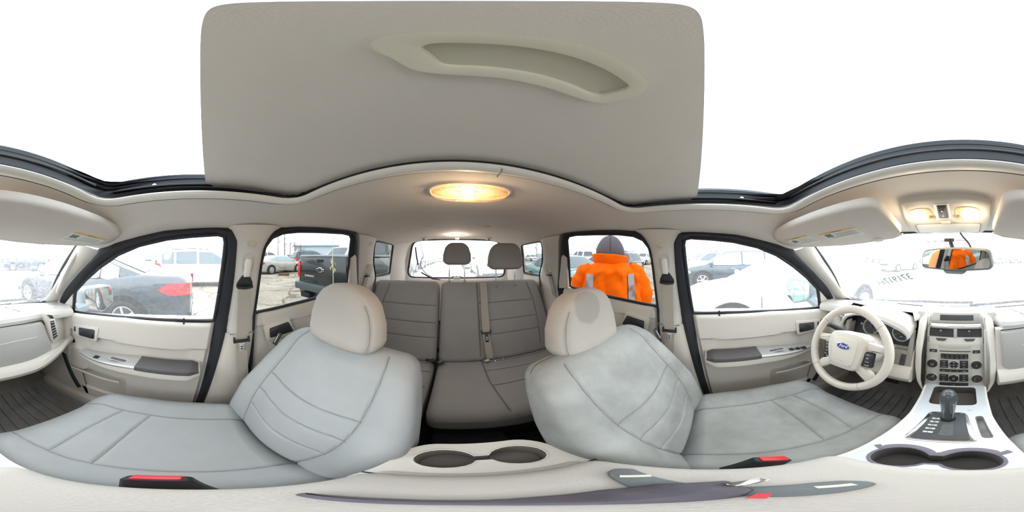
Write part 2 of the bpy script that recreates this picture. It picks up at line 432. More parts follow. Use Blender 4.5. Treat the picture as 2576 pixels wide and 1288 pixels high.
# ---------------------------------------------------------------- side bands
FG=[(-.07,-.273),(-.085,-.15),(-.095,-.02),(-.098,.045),(-.092,.066),(-.07,.072),(.02,.066),(.10,.058),(.20,.038),(.29,.006),(.39,-.05),(.48,-.112),(.572,-.188),(.600,-.25),(.625,-.322),(.42,-.298),(.24,-.280),(.08,-.274)]
RG=[(-.238,-.246),(-.238,-.12),(-.238,-.02),(-.245,.035),(-.268,.068),(-.31,.088),(-.38,.099),(-.50,.108),(-.65,.117),(-.712,.114),(-.735,.095),(-.77,-.03),(-.80,-.12),(-.83,-.208),(-.70,-.216),(-.60,-.222),(-.42,-.232)]
QG=[(-1.22,-.172),(-1.10,-.05),(-1.035,.06),(-1.03,.100),(-1.06,.108),(-1.33,.103),(-1.39,.095),(-1.43,.02),(-1.53,-.165),(-1.52,-.18),(-1.38,-.180)]
def P3(yz,s,o=0): return [(s*(sx(z)-o),y,z) for y,z in yz]
def pane(name,yz,s,m,t=.004,parent=None,inset_=0,**k):
    mb=MB()
    mb.prism(yz,lambda u,v,d:(s*(sx(v)+d),u,v),0,t)
    return mb.obj(name,m,parent,smooth=False,**k)
def bandpoly(A,B,s,oa,ob,mid=0,closed=False):
    """surface between two (y,z) outlines of equal count"""
    r0=[(s*(sx(z)-oa),y,z) for y,z in A]; r2=[(s*(sx(z)-ob),y,z) for y,z in B]
    r1=[((a[0]+b[0])/2-s*mid,(a[1]+b[1])/2,(a[2]+b[2])/2) for a,b in zip(r0,r2)]
    return MB().grid([r0,r1,r2],cu=closed)
def rs(yz,n): return [(v.y,v.z) for v in resample([(0,a,b) for a,b in yz],n)]
SIDE_NAMES={1:'passenger',-1:'driver'}
def seal(name,outline,s,r,parent,w=.012,o=.004,m=BLACK):
    pts=[(s*(sx(z)-o),y,z) for y,z in outline]
    return MB().tube(pts,w,8,closed=True).obj(name,m,parent)
# front door seal (outer edge of the opening), up the rear edge, over the top, down the A pillar
SOF=[(-.01,-.93),(-.05,-.70),(-.095,-.45),(-.125,-.28),(-.138,-.12),(-.140,.0),(-.138,.062),(-.125,.083),(-.10,.089),(-.01,.087),(.12,.077),(.28,.046),(.37,.014),(.44,-.028),(.52,-.085),(.60,-.146),(.66,-.20),(.72,-.262),(.755,-.33),(.765,-.42),(.74,-.53),(.70,-.64),(.66,-.74),(.62,-.83),(.58,-.90)]
SIF=[(.02,-.92),(-.015,-.70),(-.050,-.45),(-.072,-.285),(-.088,-.12),(-.100,-.0),(-.102,.048),(-.096,.068),(-.07,.074),(-.01,.071),(.10,.060),(.22,.034),(.33,-.012),(.40,-.056),(.47,-.105),(.545,-.165),(.615,-.225),(.665,-.272),(.715,-.335),(.730,-.42),(.705,-.53),(.665,-.64),(.625,-.74),(.585,-.82),(.55,-.88)]
ROF=[(-.17,-.95),(-.19,-.70),(-.215,-.45),(-.232,-.26),(-.233,-.10),(-.233,.0),(-.240,.045),(-.262,.080),(-.30,.102),(-.38,.114),(-.50,.124),(-.66,.133),(-.76,.134),(-.80,.118),(-.83,.06),(-.87,-.03),(-.92,-.13),(-.985,-.25),(-.98,-.45),(-.95,-.70)]
RIF=[(-.20,-.94),(-.22,-.70),(-.240,-.45),(-.246,-.26),(-.244,-.12),(-.242,-.01),(-.250,.036),(-.272,.068),(-.31,.089),(-.38,.100),(-.50,.109),(-.65,.118),(-.715,.117),(-.738,.098),(-.765,.00),(-.80,-.09),(-.855,-.17),(-.925,-.26),(-.93,-.45),(-.91,-.70)]
def sxl(z): return sx(z) if z>-.27 else .707
def band3(name,A,B,s,oa,ob,mid,m,parent=None,n=60,**k):
    A=rs(A,n); B=rs(B,n)
    r0=[(s*(sxl(z)-oa),y,z) for y,z in A]; r2=[(s*(sxl(z)-ob),y,z) for y,z in B]
    r1=[((a[0]*.7+b[0]*.3)-s*mid,a[1]*.7+b[1]*.3,a[2]*.7+b[2]*.3) for a,b in zip(r0,r2)]
    r15=[((a[0]*.3+b[0]*.7)-s*mid,a[1]*.3+b[1]*.7,a[2]*.3+b[2]*.7) for a,b in zip(r0,r2)]
    r3=[]
    for (ya,za),(yb_,zb_) in zip(A,B):
        L=math.hypot(yb_-ya,zb_-za) or 1; y=yb_+(yb_-ya)/L*.022; z=zb_+(zb_-za)/L*.022; r3.append((s*(sxl(z)+.012),y,z))
    return MB().grid([r0,r1,r15,r2,r3]).obj(name,m,parent,**k)

def door_panel(s,front):
    """inner panel as a relief in (y,z)"""
    y0,y1=(-.105,.765) if front else (-1.0,-.215)
    zt_tab=[(-.12,-.283),(.1,-.279),(.3,-.284),(.45,-.302),(.62,-.328),(.69,-.34),(.77,-.36)] if front else [(-1.0,-.215),(-.83,-.214),(-.6,-.228),(-.24,-.25),(-.2,-.252)]
    zb=-.95; NY,NZ=90,80; rows=[]
    for j in range(NZ+1):
        t=j/NZ; row=[]
        for i in range(NY+1):
            u=i/NY
            z0=None
            # edges lean with the opening
            if front:
                z=None
                ya_t=[(-.95,.022),(-.70,-.013),(-.45,-.049),(-.285,-.072),(-.2,-.08)]; yb_t=[(-.95,.53),(-.82,.585),(-.74,.625),(-.64,.665),(-.53,.705),(-.42,.730),(-.335,.715),(-.27,.665)]
            else:
                ya_t=[(-.95,-.90),(-.70,-.905),(-.45,-.925),(-.26,-.925),(-.2,-.90)]; yb_t=[(-.95,-.198),(-.70,-.218),(-.45,-.238),(-.2,-.246)]
            zz=-.28+(zb+.28)*t
            ya,yb=interp(zz,ya_t),interp(zz,yb_t); y=ya+(yb-ya)*u
            zt=interp(y,zt_tab); z=zt+(zb-zt)*t
            ya,yb=interp(z,ya_t),interp(z,yb_t); y=ya+(yb-ya)*u
            x=.700
            # top roll
            x-=.020*math.exp(-((z-zt)/.02)**2)*0
            x+= .014*ss(z,zt-.012,zt)                        # lip goes out to the glass
            if front:
                seam=-.415-.012*math.sin((y+.05)*3) ; 
                x-= .016*ss(z,seam-.004,seam+.006)           # upper pad proud
                x+= .004*math.exp(-((z-seam)/.004)**2)
                ins=ss(y,.02,.035)*(1-ss(y,.47,.50))*(1-ss(z,seam-.006,seam))*ss(z,-.56,-.545)
                x+= .006*ins                                  # cloth insert sits back
                x-= .012*(ss(z,-.60,-.575)*(1-ss(z,-.575,-.54)))*ss(y,-.02,.03)*(1-ss(y,.5,.56))
                # speaker bulge
                d=math.hypot(y-.565,(z+.62)); x-=.014*(1-ss(d,.07,.105))
                # map pocket
                pk=ss(y,.30,.315)*(1-ss(y,.63,.66))*(1-ss(z,-.69+(.46-y)*-.04,-.675+(.46-y)*-.04))*ss(z,-.86,-.84)
                x+= .03*pk
                x-= .02*ss(z,-.80,-.79)*0
            else:
                seam=-.322; x-=.014*ss(z,seam-.004,seam+.006); x+=.004*math.exp(-((z-seam)/.004)**2)
                q=-.33+ (z+.32)*.55
                x+= .004*math.exp(-((y-(-.262+(z+.25)*.25))/.004)**2)*(1 if z>-.6 else 0)
                x+=.008*ss(z,-.62,-.6)*(1-ss(z,-.42,-.40))*(1-ss(y,q,q+.01))
            # edge roll
            ed=min(y-ya,yb-y); x+=.02*(1-ss(ed,0,.014))
            x+=.02*(1-ss(z-zb,0,.02))
            row.append((s*x,y,z))
        rows.append(row)
    return MB().grid(rows,flip=(s>0))

def curvedbox(s,y0,y1,fx0,fx1,fz0,fz1,n=24):
    rows=[]
    for i in range(n+1):
        t=i/n; y=y0+(y1-y0)*t
        a,b,c,d=fx0(y),fx1(y),fz0(y),fz1(y)
        P=rpoly([(a,c),(b,c),(b,d),(a,d)],.007,3)
        rows.append([(s*p,y,q) for p,q in P])
    mb=MB().grid(rows,cu=True); m=len(rows[0]); k=0
    mb.f.append(tuple(range(m))[::-1]); mb.f.append(tuple(n*m+j for j in range(m)))
    return mb

for s in (1,-1):
    nm=SIDE_NAMES[s]; side_txt='passenger side' if s>0 else 'driver side'
    # ---- front door
    d=root('door_%d'%(1 if s>0 else 2),(s*.70,.3,-.95),label=('front passenger door panel in pale plastic, dark grey sedan outside its window' if s>0 else 'driver door panel in pale plastic beside the steering wheel, with window switches'),cat='door',kind='structure')
    door_panel(s,True).obj('panel',TRIM,d)
    band3('window_frame',SIF,SOF,s,.002,.010,.012,BLACK,d)
    # glass channel tube
    seal('glass_seal',[(y,z) for y,z in FG],s,0,d,w=.0075,o=.004)
    pane('pane',FG,s,GLF,parent=d)
    # belt sweep strip
    MB().tube([(s*.706,-.07,-.279),(s*.704,.08,-.277),(s*.706,.24,-.282),(s*.715,.42,-.300),(s*.722,.62,-.326)],.006,6).obj('belt_strip',BLKP,d)
    # division bar and mirror sail
    MB().tube([(s*sx(-.188)-s*.004,.572,-.188),(s*(sx(-.25)-.004),.600,-.25),(s*(sx(-.322)-.006),.628,-.33)],.009,8).obj('division_bar',BLACK,d)
    sail=[(.588,-.200),(.625,-.232),(.665,-.268),(.700,-.305),(.716,-.345),(.716,-.362),(.640,-.338),(.612,-.27)]
    MB().prism(sail,lambda u,v,dd:(s*(sxl(v)-dd),u,v),-.01,.012,bev=.005).obj('mirror_sail_trim',TRIM,d)
    if s<0:
        MB().lathe([(.0,.012),(.006,.012),(.007,.008),(.016,.007),(.017,0),(.0,0)],(-.690,.655,-.300),(1,0,0),20).obj('mirror_knob',BLKP,d)
    # armrest: body, metal switch panel, padded end
    f0=lambda y:.60 + .05*max(0,(y-.25)/.27)**2 + .02*(1-ss(y,-.012,.03))
    arm=curvedbox(s,-.012,.53,lambda y:.703,f0,lambda y:-.535-.02*ss(y,.2,.5)+.02*(1-ss(y,-.012,.03)),lambda y:-.487-.05*ss(y,.18,.53)*.9)
    am=arm.obj('armrest',TRIM,d)
    top=curvedbox(s,.222,.523,lambda y:.695,lambda y:f0(y)-.002,lambda y:-.497-.05*ss(y,.18,.53)*.9,lambda y:-.481-.05*ss(y,.18,.53)*.9)
    top.obj('switch_panel',SILV,am)
    pad=curvedbox(s,-.008,.220,lambda y:.690,lambda y:f0(y)-.004,lambda y:-.500,lambda y:-.474-.012*(1-ss(y,-.008,.02)))
    pad.obj('arm_pad',CHAR,am)
    # pull pocket drawn flat (its shade is in the liner colour, bright rim)
    def pocket(y0,y1,xa,xb,z,name='pull_pocket'):
        P=rpoly([(xa,y0),(xb,y0+.004),(xb,y1-.004),(xa,y1)],.006,3)
        m=MB(); z1=z+.0012
        m.grid([[(s*a,b,z1) for a,b in P],[(s*a,b,z1+.001) for a,b in inset(P,.002)],[(s*a,b,z1-.0006) for a,b in inset(P,.004)]],cu=True)
        m.obj(name+'_rim',SILV,am)
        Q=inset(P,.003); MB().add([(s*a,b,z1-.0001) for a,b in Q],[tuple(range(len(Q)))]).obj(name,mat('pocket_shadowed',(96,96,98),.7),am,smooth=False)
    pocket(.245,.345,.625,.655,-.4805-.05*ss(.295,.18,.53)*.9+.002)
    sws=[(.372,.395),(.405,.432),(.440,.468)] if s<0 else [(.40,.425)]
    for (a,b) in sws:
        zz=-.4800-.05*ss((a+b)/2,.18,.53)*.9
        MB().box((s*.638,(a+b)/2,zz),(.024,b-a,.006),bev=.0015).obj('window_switch',BLKP,am)
        MB().box((s*.636,(a+b)/2+.003,zz+.004),(.016,(b-a)*.5,.004),bev=.001,rot=(.25,0,0)).obj('switch_rocker',BLKP,am)
    # inner handle: bezel, cup, lever
    bz=rpoly([(.430,-.360),(.602,-.385),(.596,-.452),(.445,-.452)],.012,4)
    hb=MB().prism(bz,lambda u,v,dd:(s*(.684-dd),u,v),-.008,.004,bev=.003).obj('handle_bezel',TRIM,d)
    cup=rpoly([(.452,-.378),(.555,-.392),(.555,-.442),(.456,-.436)],.010,4)
    MB().prism(cup,lambda u,v,dd:(s*(.684-dd),u,v),.003,.0045).obj('handle_cup',mat('handle_cup_dark',(70,70,74),.5),hb,smooth=False)
    MB().prism(rpoly([(.462,-.405),(.500,-.400),(.54,-.412),(.545,-.437),(.462,-.434)],.008,3),lambda u,v,dd:(s*(.684-dd),u,v),.004,.013,bev=.004).obj('handle',SILV if 0 else BLKP,hb)
    MB().box((s*.682,.582,-.412),(.008,.010,.030),bev=.002).obj('lock_switch',BLKP,d)
    # lock knob
    k=MB().lathe([(0,.0),(.008,0),(.008,.006),(.004,.008),(.0035,.020),(.0045,.022),(.004,.030),(0,.031)],(s*.697,.05,-.291),(0,0,1),14).obj('lock_pin',BLKP,d)
    MB().lathe([(.0,.0),(.011,0),(.010,.005),(.004,.007),(0,.007)],(s*.697,.05,-.292),(0,0,1),16).obj('lock_pin_collar',TRIM,d)
    # speaker grille dots as mesh pattern + pocket pull
    MB().lathe([(0,0.0),(.075,0),(.078,-.003)],(s*.685,.565,-.62),(-s,0,0),28).obj('speaker_grille',mat('grille_plastic',(200,194,185),.7,bump=.9,bscale=420),d)
    # door pocket floor lip
    MB().tube([(s*.676,.32,-.690),(s*.672,.40,-.693),(s*.670,.52,-.690),(s*.674,.60,-.700)],.006,6).obj('pocket_lip',TRIM2,d)
    # ---- rear door
    d=root('door_%d'%(3 if s>0 else 4),(s*.70,-.6,-.95),label=('rear passenger-side door panel with inner pull handle, parked cars outside its window' if s>0 else 'rear driver-side door panel under the window where the orange jacket shows'),cat='door',kind='structure')
    door_panel(s,False).obj('panel',TRIM2,d)
    band3('window_frame',RIF,ROF,s,.002,.010,.012,BLACK,d)
    seal('glass_seal',RG,s,0,d,w=.007,o=.004)
    pane('pane',RG,s,GLT,parent=d)
    MB().tube([(s*.700,-.246,-.254),(s*.694,-.42,-.238),(s*.690,-.60,-.228),(s*.688,-.83,-.214)],.006,6).obj('belt_strip',BLKP,d)
    sail=[(-.798,.0),(-.812,.002),(-.835,-.06),(-.875,-.14),(-.925,-.235),(-.85,-.222)]
    MB().prism([(-.776,-.012),(-.794,.010),(-.818,-.005),(-.868,-.09),(-.930,-.19),(-.950,-.240),(-.850,-.222)],lambda u,v,dd:(s*(sx(v)-dd),u,v),-.002,.020,bev=.005).obj('quarter_trim',TRIM2,d)
    bz=rpoly([(-.405,-.298),(-.277,-.318),(-.292,-.398),(-.440,-.392)],.010,4)
    hb=MB().prism(bz,lambda u,v,dd:(s*(.684-dd),u,v),-.008,.005,bev=.003).obj('handle_bezel',mat('handle_bezel_beige',(196,190,172),.5),d)
    MB().prism(rpoly([(-.398,-.316),(-.302,-.332),(-.305,-.385),(-.428,-.376)],.008,4),lambda u,v,dd:(s*(.684-dd),u,v),.004,.0055).obj('handle_cup',mat('handle_cup_dark',(70,70,74),.5),hb,smooth=False)
    MB().prism(rpoly([(-.392,-.322),(-.352,-.328),(-.345,-.345),(-.305,-.356),(-.306,-.382),(-.420,-.372)],.006,3),lambda u,v,dd:(s*(.684-dd),u,v),.005,.012,bev=.003).obj('handle',BLKP,hb)
    ra=curvedbox(s,-.86,-.36,lambda y:.70,lambda y:.625+.05*ss(y,-.46,-.36),lambda y:-.54,lambda y:-.485)
    ra.obj('armrest',TRIM2,d)
    # ---- B pillar: upper trim, lower trim
    b=root('trim_%d'%(2 if s>0 else 3),(s*.66,-.17,-.95),label='pale B-pillar trim between the two %s doors'%side_txt,cat='pillar trim',kind='structure')
    A=[(-.122,-.34),(-.128,-.2),(-.134,-.05),(-.130,.05),(-.112,.092),(-.10,.100)]; B=[(-.240,-.34),(-.238,-.2),(-.236,-.05),(-.242,.03),(-.268,.088),(-.305,.110)]
    A=rs(A,14); B=rs(B,14); rows=[]
    for f in range(9):
        t=f/8; rows.append([(s*(sxl(a[1]*(1-t)+b_[1]*t)-.006-.022*math.sin(PI*t)**.6),a[0]*(1-t)+b_[0]*t,a[1]*(1-t)+b_[1]*t) for a,b_ in zip(A,B)])
    MB().grid(rows).obj('upper_cover',TRIM,b)
    A=rs([(-.112,-.335),(-.075,-.50),(-.035,-.72),(.015,-.97)],14); B=rs([(-.248,-.335),(-.230,-.50),(-.205,-.72),(-.18,-.97)],14); rows=[]
    for f in range(9):
        t=f/8; rows.append([(s*(.712-.006-.030*math.sin(PI*t)**.5),a[0]*(1-t)+b_[0]*t,a[1]*(1-t)+b_[1]*t) for a,b_ in zip(A,B)])
    MB().grid(rows).obj('lower_cover',TRIM2,b)
    MB().box((s*.685,-.182,-.338),(.012,.10,.003)).obj('cover_joint',SEAMM,b)
    MB().lathe([(0,.003),(.012,.003),(.0135,0)],(s*(sx(.045)-.031),-.185,.045),(-s,0,.3),20).obj('trim_button',mat('button_cover',(200,196,176),.5),b)
    sl=rpoly([(-.158,-.03),(-.196,-.03),(-.196,.01),(-.158,.01)],.018,6)
    MB().tube([(s*(sx(z)-.0275),y,z) for y,z in rpoly([(-.160,-.06),(-.200,-.06),(-.200,.008),(-.160,.008)],.019,6)],.0012,6,closed=True).obj('slot_rim',TRIM2,b)
    # ---- C pillar + quarter + D pillar
    c=root('trim_%d'%(4 if s>0 else 5),(s*.66,-1.4,-.95),label='pale rear pillar and cargo trim around the %s quarter window'%side_txt,cat='pillar trim',kind='structure')
    top=[(-.79,.128),(-.82,.122),(-.95,.118),(-1.06,.118),(-1.2,.113),(-1.33,.110),(-1.42,.108),(-1.5,.108)]
    # front strip: door seal edge to quarter glass front edge
    A=rs([(-.78,.128),(-.815,.05),(-.855,-.03),(-.905,-.13),(-.97,-.25),(-.97,-.5),(-.93,-.95)],22)
    B=rs([(-1.035,.120),(-1.032,.06),(-1.085,-.05),(-1.15,-.12),(-1.215,-.185),(-1.22,-.5),(-1.22,-.95)],22)
    rows=[]
    for f in range(9):
        t=f/8; rows.append([(s*(sxl(a[1]*(1-t)+b_[1]*t)-.004-.020*math.sin(PI*t)**.6),a[0]*(1-t)+b_[0]*t,a[1]*(1-t)+b_[1]*t) for a,b_ in zip(A,B)])
    MB().grid(rows).obj('pillar_cover',TRIM,c)
    # below the quarter glass
    A=rs([(-1.215,-.176),(-1.38,-.184),(-1.54,-.19)],12); rows=[]
    for x_,dz in ((0,0),(.012,-.004),(.02,-.03),(.02,-.7)):
        rows.append([(s*(sxl(z_+dz)-x_),y_,z_+dz) for y_,z_ in A])
    MB().grid(rows).obj('side_cover',TRIM,c)
    # D pillar
    A=rs([(-1.35,.106),(-1.40,.095),(-1.445,.01),(-1.535,-.17),(-1.56,-.20),(-1.56,-.9)],20)
    Bp=[(.50,-1.80,.15),(.545,-1.82,.10),(.565,-1.835,.04),(.590,-1.86,-.05),(.600,-1.88,-.15),(.600,-1.88,-.25),(.62,-1.88,-.90)]
    B=resample(Bp,20); rows=[]
    for f in range(7):
        t=f/6
        rows.append([(s*((sxl(a[1])-.004)*(1-t)+b_.x*t-.012*math.sin(PI*t)),a[0]*(1-t)+b_.y*t,a[1]*(1-t)+b_.z*t) for a,b_ in zip(A,B)])
    MB().grid(rows).obj('rear_pillar_cover',TRIM,c)
    # header above quarter window
    A=rs([(-1.03,.108),(-1.35,.104),(-1.40,.10)],10); B=rs([(-1.03,.116),(-1.35,.110),(-1.42,.108)],10)
    MB().grid([[(s*(sx(z)-.004),y,z) for y,z in A],[(s*(sx(z)-.010),y,z) for y,z in B]]).obj('header_strip',LINER,c)
    q=root('window_%d'%(2 if s>0 else 3),(s*.62,-1.3,-.18),label='small tinted %s quarter window with black edge'%side_txt,cat='window',kind='structure')
    pane('pane',QG,s,GLQ,parent=q); seal('gasket',QG,s,0,q,w=.006,o=.003)
    # coat hook and rear belt guide
    hk=root('coat_hook',(s*.565,-.925,.085),label='small pale coat hook on the %s rear pillar'%side_txt,cat='hook')
    MB().lathe([(0,.005),(.013,.004),(.015,0)],(s*(sx(.08)-.022),-.93,.082),(-s,0,0),18).obj('base',TRIM,hk)
    MB().tube([(s*(sx(.08)-.026),-.93,.086),(s*(sx(.08)-.036),-.93,.082),(s*(sx(.08)-.038),-.93,.090)],.003,6).obj('peg',TRIM,hk)
    sb=root('seat_belt',(s*.62,-1.0,-.62),label='rear %s seat belt hanging from its angular shoulder guide'%side_txt,cat='seat belt')
    X=lambda z:s*(sx(z)-.03)
    g=MB().prism([(-.985,-.055),(-1.03,-.062),(-1.055,-.088),(-1.045,-.128),(-1.0,-.142),(-.975,-.115)],lambda u,v,dd:(s*(sx(v)-.018-dd),u,v),0,.026,bev=.008); g.obj('shoulder_guide',mat('guide_cap',(192,187,168),.5),sb)
    MB().box((s*(sx(-.14)-.030),-1.01,-.143),(.03,.05,.012),bev=.004).obj('guide_mouth',BLKP,sb)
    MB().grid([[(s*(sx(z)-.036-o_),-1.0+ (z+.14)*.12+o2,z) for z in (-.14,-.22,-.32,-.45,-.62)] for o_,o2 in ((0,-.022),(.0,.022),(-.002,.022),(-.002,-.022))],cu=False,cv=True).obj('webbing',BELT,sb)
    # front belt
    fb=root('seat_belt',(s*.62,-.17,-.95),label='front %s seat belt with black guide loop and silver latch plate'%side_txt,cat='seat belt')
    adj=[(-.186,-.075),(-.188,-.02),(-.182,-.008),(-.170,-.008),(-.164,-.02),(-.166,-.075)]
    MB().prism(adj,lambda u,v,dd:(s*(sx(v)-.026-dd),u,v),0,.020,bev=.006).obj('height_adjuster',RINGM,fb)
    MB().prism(rpoly([(-.205,-.118),(-.205,-.100),(-.188,-.068),(-.164,-.068),(-.144,-.100),(-.144,-.118),(-.16,-.122),(-.19,-.122)],.006,3),lambda u,v,dd:(s*(sx(v)-.024-dd),u,v),0,.008,bev=.003).obj('guide_loop',BLKP,fb)
    MB().tube([(s*(sx(-.118)-.036),-.204,-.114),(s*(sx(-.118)-.040),-.175,-.117),(s*(sx(-.118)-.036),-.146,-.114)],.006,8).obj('loop_bar',BLKP,fb)
    zs=[-.112,-.2,-.30,-.345]
    def web(zl,xf,yc,w,name):
        rows=[]
        for dx,dy in ((0,-w/2),(0,w/2),(-.0015,w/2),(-.0015,-w/2)):
            rows.append([(s*(xf(z)-dx),yc(z)+dy,z) for z in zl])
        MB().grid(rows,cv=True).obj(name,BELT,fb)
    web([-.112,-.16,-.24,-.35],lambda z:interp(z,[(-.35,.645),(-.112,.614)]),lambda z:-.172,.046,'webbing')
    web([-.352,-.45,-.6,-.8,-.93],lambda z:.650,lambda z:-.170+ (z+.35)*.03,.044,'webbing')
    MB().box((s*.641,-.168,-.352),(.010,.062,.014),bev=.004).obj('stop_clip',BLKP,fb)
    MB().box((s*.639,-.140,-.345),(.012,.008,.028),bev=.003).obj('clip_edge',BLKP,fb); MB().box((s*.639,-.196,-.345),(.012,.008,.028),bev=.003).obj('clip_edge',BLKP,fb)
    lp=MB().prism([(-.184,-.360),(-.152,-.360),(-.160,-.370),(-.160,-.402),(-.176,-.402),(-.176,-.370)],lambda u,v,dd:(s*(.640-dd),u,v),0,.003,bev=.001); l=lp.obj('latch_plate',CHROME if 0 else mat('latch_metal',(205,208,205),.35,metal=.4),fb)
    for zz in (-.378,-.390): MB().box((s*.6365,-.168,zz),(.001,.008,.005)).obj('latch_slot',BLKP,l)
    # ---- A pillar
    a=root('trim_%d'%(6 if s>0 else 7),(s*.62,.6,-.35),label='white A-pillar trim beside the windshield, %s'%side_txt,cat='pillar trim',kind='structure')
    A=resample([(s*.601,.375,.024),(s*.610,.44,-.022),(s*.630,.52,-.082),(s*.650,.60,-.142),(s*.672,.665,-.20),(s*.692,.73,-.27),(s*.710,.775,-.34),(s*.712,.79,-.45),(s*.705,.79,-.60)],24)
    B=resample([(s*.589,.475,.060),(s*.590,.50,.035),(s*.594,.545,-.02),(s*.598,.60,-.09),(s*.602,.66,-.16),(s*.606,.715,-.225),(s*.600,.78,-.27),(s*.600,.82,-.30),(s*.62,.86,-.60)],24)
    rows=[]
    for f in range(9):
        t=f/8; rows.append([(p.x*(1-t)+q_.x*t-s*.028*math.sin(PI*t)**.7*(1 if i<19 else .3),p.y*(1-t)+q_.y*t-.006*math.sin(PI*t),p.z*(1-t)+q_.z*t-.0*t) for i,(p,q_) in enumerate(zip(A,B))])
    MB().grid(rows).obj('pillar_cover',RINGM,a)
    if s>0:
        gr=root('grab_handle',(.62,.55,-.2),label='white grab handle on the passenger A pillar',cat='grab handle')
        P=smooth([(.585,.475,.012),(.578,.50,-.02),(.586,.55,-.075),(.606,.605,-.135),(.628,.655,-.182),(.642,.675,-.200)],5)
        MB().tube(P,.014,10,flat=(1.2,.8)).obj('grip',RINGM,gr)
# own exterior skin, floor, bulkheads
bd=root('wall_outer',(0,-.5,-1.2),label='white outer body shell of the car the camera stands in',cat='car body',kind='structure')
for s in (1,-1):
    rows=[]
    for x,z in ((.735,-.262),(.80,-.30),(.87,-.45),(.885,-.70),(.86,-1.0),(.80,-1.20),(.70,-1.22)):
        rows.append([(s*(x-(.04*((abs(y+.4)/2.1)**4))),y,z+(-.06*ss(y,.1,.7) if z>-.4 else 0)) for y in [-2.15+.15*i for i in range(22)]])
    MB().grid(rows,flip=s<0).obj('side_skin',PAINTW,bd)
    MB().grid([[(s*.735,y,-.262+(-.06*ss(y,.1,.7))) for y in [-2.15+.15*i for i in range(22)]],[(s*.712,y,-.275+(-.06*ss(y,.1,.7))) for y in [-2.15+.15*i for i in range(22)]],[(s*.716,y,-1.1) for y in [-2.15+.15*i for i in range(22)]]]).obj('inner_skin',TRIM2,bd)
    for pl_ in ([(-.115,.10),(-.27,.11),(-.246,-.05),(-.246,-.31),(-.10,-.31),(-.125,-.05)],[(-.80,.135),(-1.04,.13),(-1.045,.06),(-1.10,-.05),(-1.22,-.165),(-1.54,-.165),(-1.56,-.31),(-.97,-.31),(-.94,-.20),(-.83,.05)],[(-1.36,.115),(-1.80,.15),(-1.90,-.31),(-1.56,-.31),(-1.535,-.16),(-1.43,.02),(-1.40,.09)]):
        MB().prism(pl_,lambda u,v,dd:(s*(sx(v)+dd),u,v),.012,.020).obj('pillar_skin',PAINTW,bd,smooth=False)
    # roof rail strip outside the headliner edge
    yy=[-1.86+.1*i for i in range(24)]
    rows=[[(s*(edge(min(y,.47))[0]-.005),y,edge(min(y,.47))[1]+.004) for y in yy],[(s*(edge(min(y,.47))[0]+.035),y,edge(min(y,.47))[1]-.0) for y in yy],[(s*(edge(min(y,.47))[0]+.02),y,edge(min(y,.47))[1]+.07) for y in yy],[(s*.46,y,.225-.03*ss(y,.2,.6)) for y in yy]]
    MB().grid(rows).obj('roof_rail',PAINTW,bd)
    MB().box((s*.40,-.30 if 0 else -1.12,.232),(.30,1.5,.01),bev=.004).obj('roof_skin',PAINTW,bd)
    MB().box((s*.55,-.0,.2),(.17,.8,.01)).obj('roof_skin',PAINTW,bd)
MB().box((0,-1.12,.236),(.60,1.5,.01),bev=.004).obj('roof_skin',PAINTW,bd)
MB().box((0,.42,.205),(1.0,.32,.008),rot=(-.16,0,0)).obj('roof_skin',PAINTW,bd)
rows=[]
for t in range(11):
    f=t/10; y=1.02+1.0*f
    rows.append([(.80*u*(1-.12*f*f),y+.02-.12*u*u,-.33-.10*f-.10*f**4-.05*abs(u)**3) for u in [-1+.1*i for i in range(21)]])
MB().grid(rows).obj('bonnet',PAINTW,bd)
# cowl + wipers
cw=root('cowl_panel',(0,.98,-.33),label='dark cowl panel with wiper arms at the windshield base',cat='cowl')
rows=[]
for dy,z in ((0,-.300),(.03,-.302),(.06,-.312),(.10,-.325),(.13,-.33)):
    rows.append([(.70*u,.91+dy-.16*u*u,z) for u in [-1+.1*i for i in range(21)]])
MB().grid(rows).obj('panel',CHAR,cw)
for a,b in (((-.48,.88,-.285),(.10,.95,-.278)),((.08,.92,-.285),(.56,.87,-.270))):
    MB().tube([a,((a[0]+b[0])/2,(a[1]+b[1])/2+.01,-.272),b],.006,6,flat=(1,1.4)).obj('wiper',BLKP,cw)
# windshield
ws=root('window_4',(0,.7,-.28),label='windshield glass with painted glare haze and yard numbers on the driver side',cat='window',kind='structure')
def wsp(u,v,o=0):   # u -1..1, v 0 (base) ..1 (top)
    t=v
    x=u*(.630+(.588-.630)*t); yb=.90-.15*u*u; yt=.622-.150*u*u
    z0=-.295+.02*u*u; z1=.097-.037*u*u
    return (x,yb+(yt-yb)*t+.03*math.sin(PI*t)+o,z0+(z1-z0)*t+o*.6)
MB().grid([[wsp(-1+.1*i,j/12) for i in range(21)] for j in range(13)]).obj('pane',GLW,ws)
MB().tube([wsp(-1+.05*i,0,.0) for i in range(41)],.007,6).obj('base_seal',BLKP,ws)
MB().tube([(p[0],p[1]-.012,p[2]+.006) for p in [wsp(-.97+.0485*i,0,.0) for i in range(41)]],.0055,6).obj('inner_lip',BLACK,ws)
for s in (-1,1):
    rows=[[wsp(s*k,1-.92*j/20 if 0 else 1-j/20) for j in range(21)] for k in (1.0,)]
    L=rows[0]; MB().tube([(p[0]*1.0-s*.004*0,p[1]-.002,p[2]) for p in L],[.010-.0085*j/20 for j in range(21)],6).obj('edge_seal',BLACK,ws)
MB().tube([wsp(-1+.05*i,1,.0) for i in range(41)],.006,6).obj('top_seal',BLACK,ws)
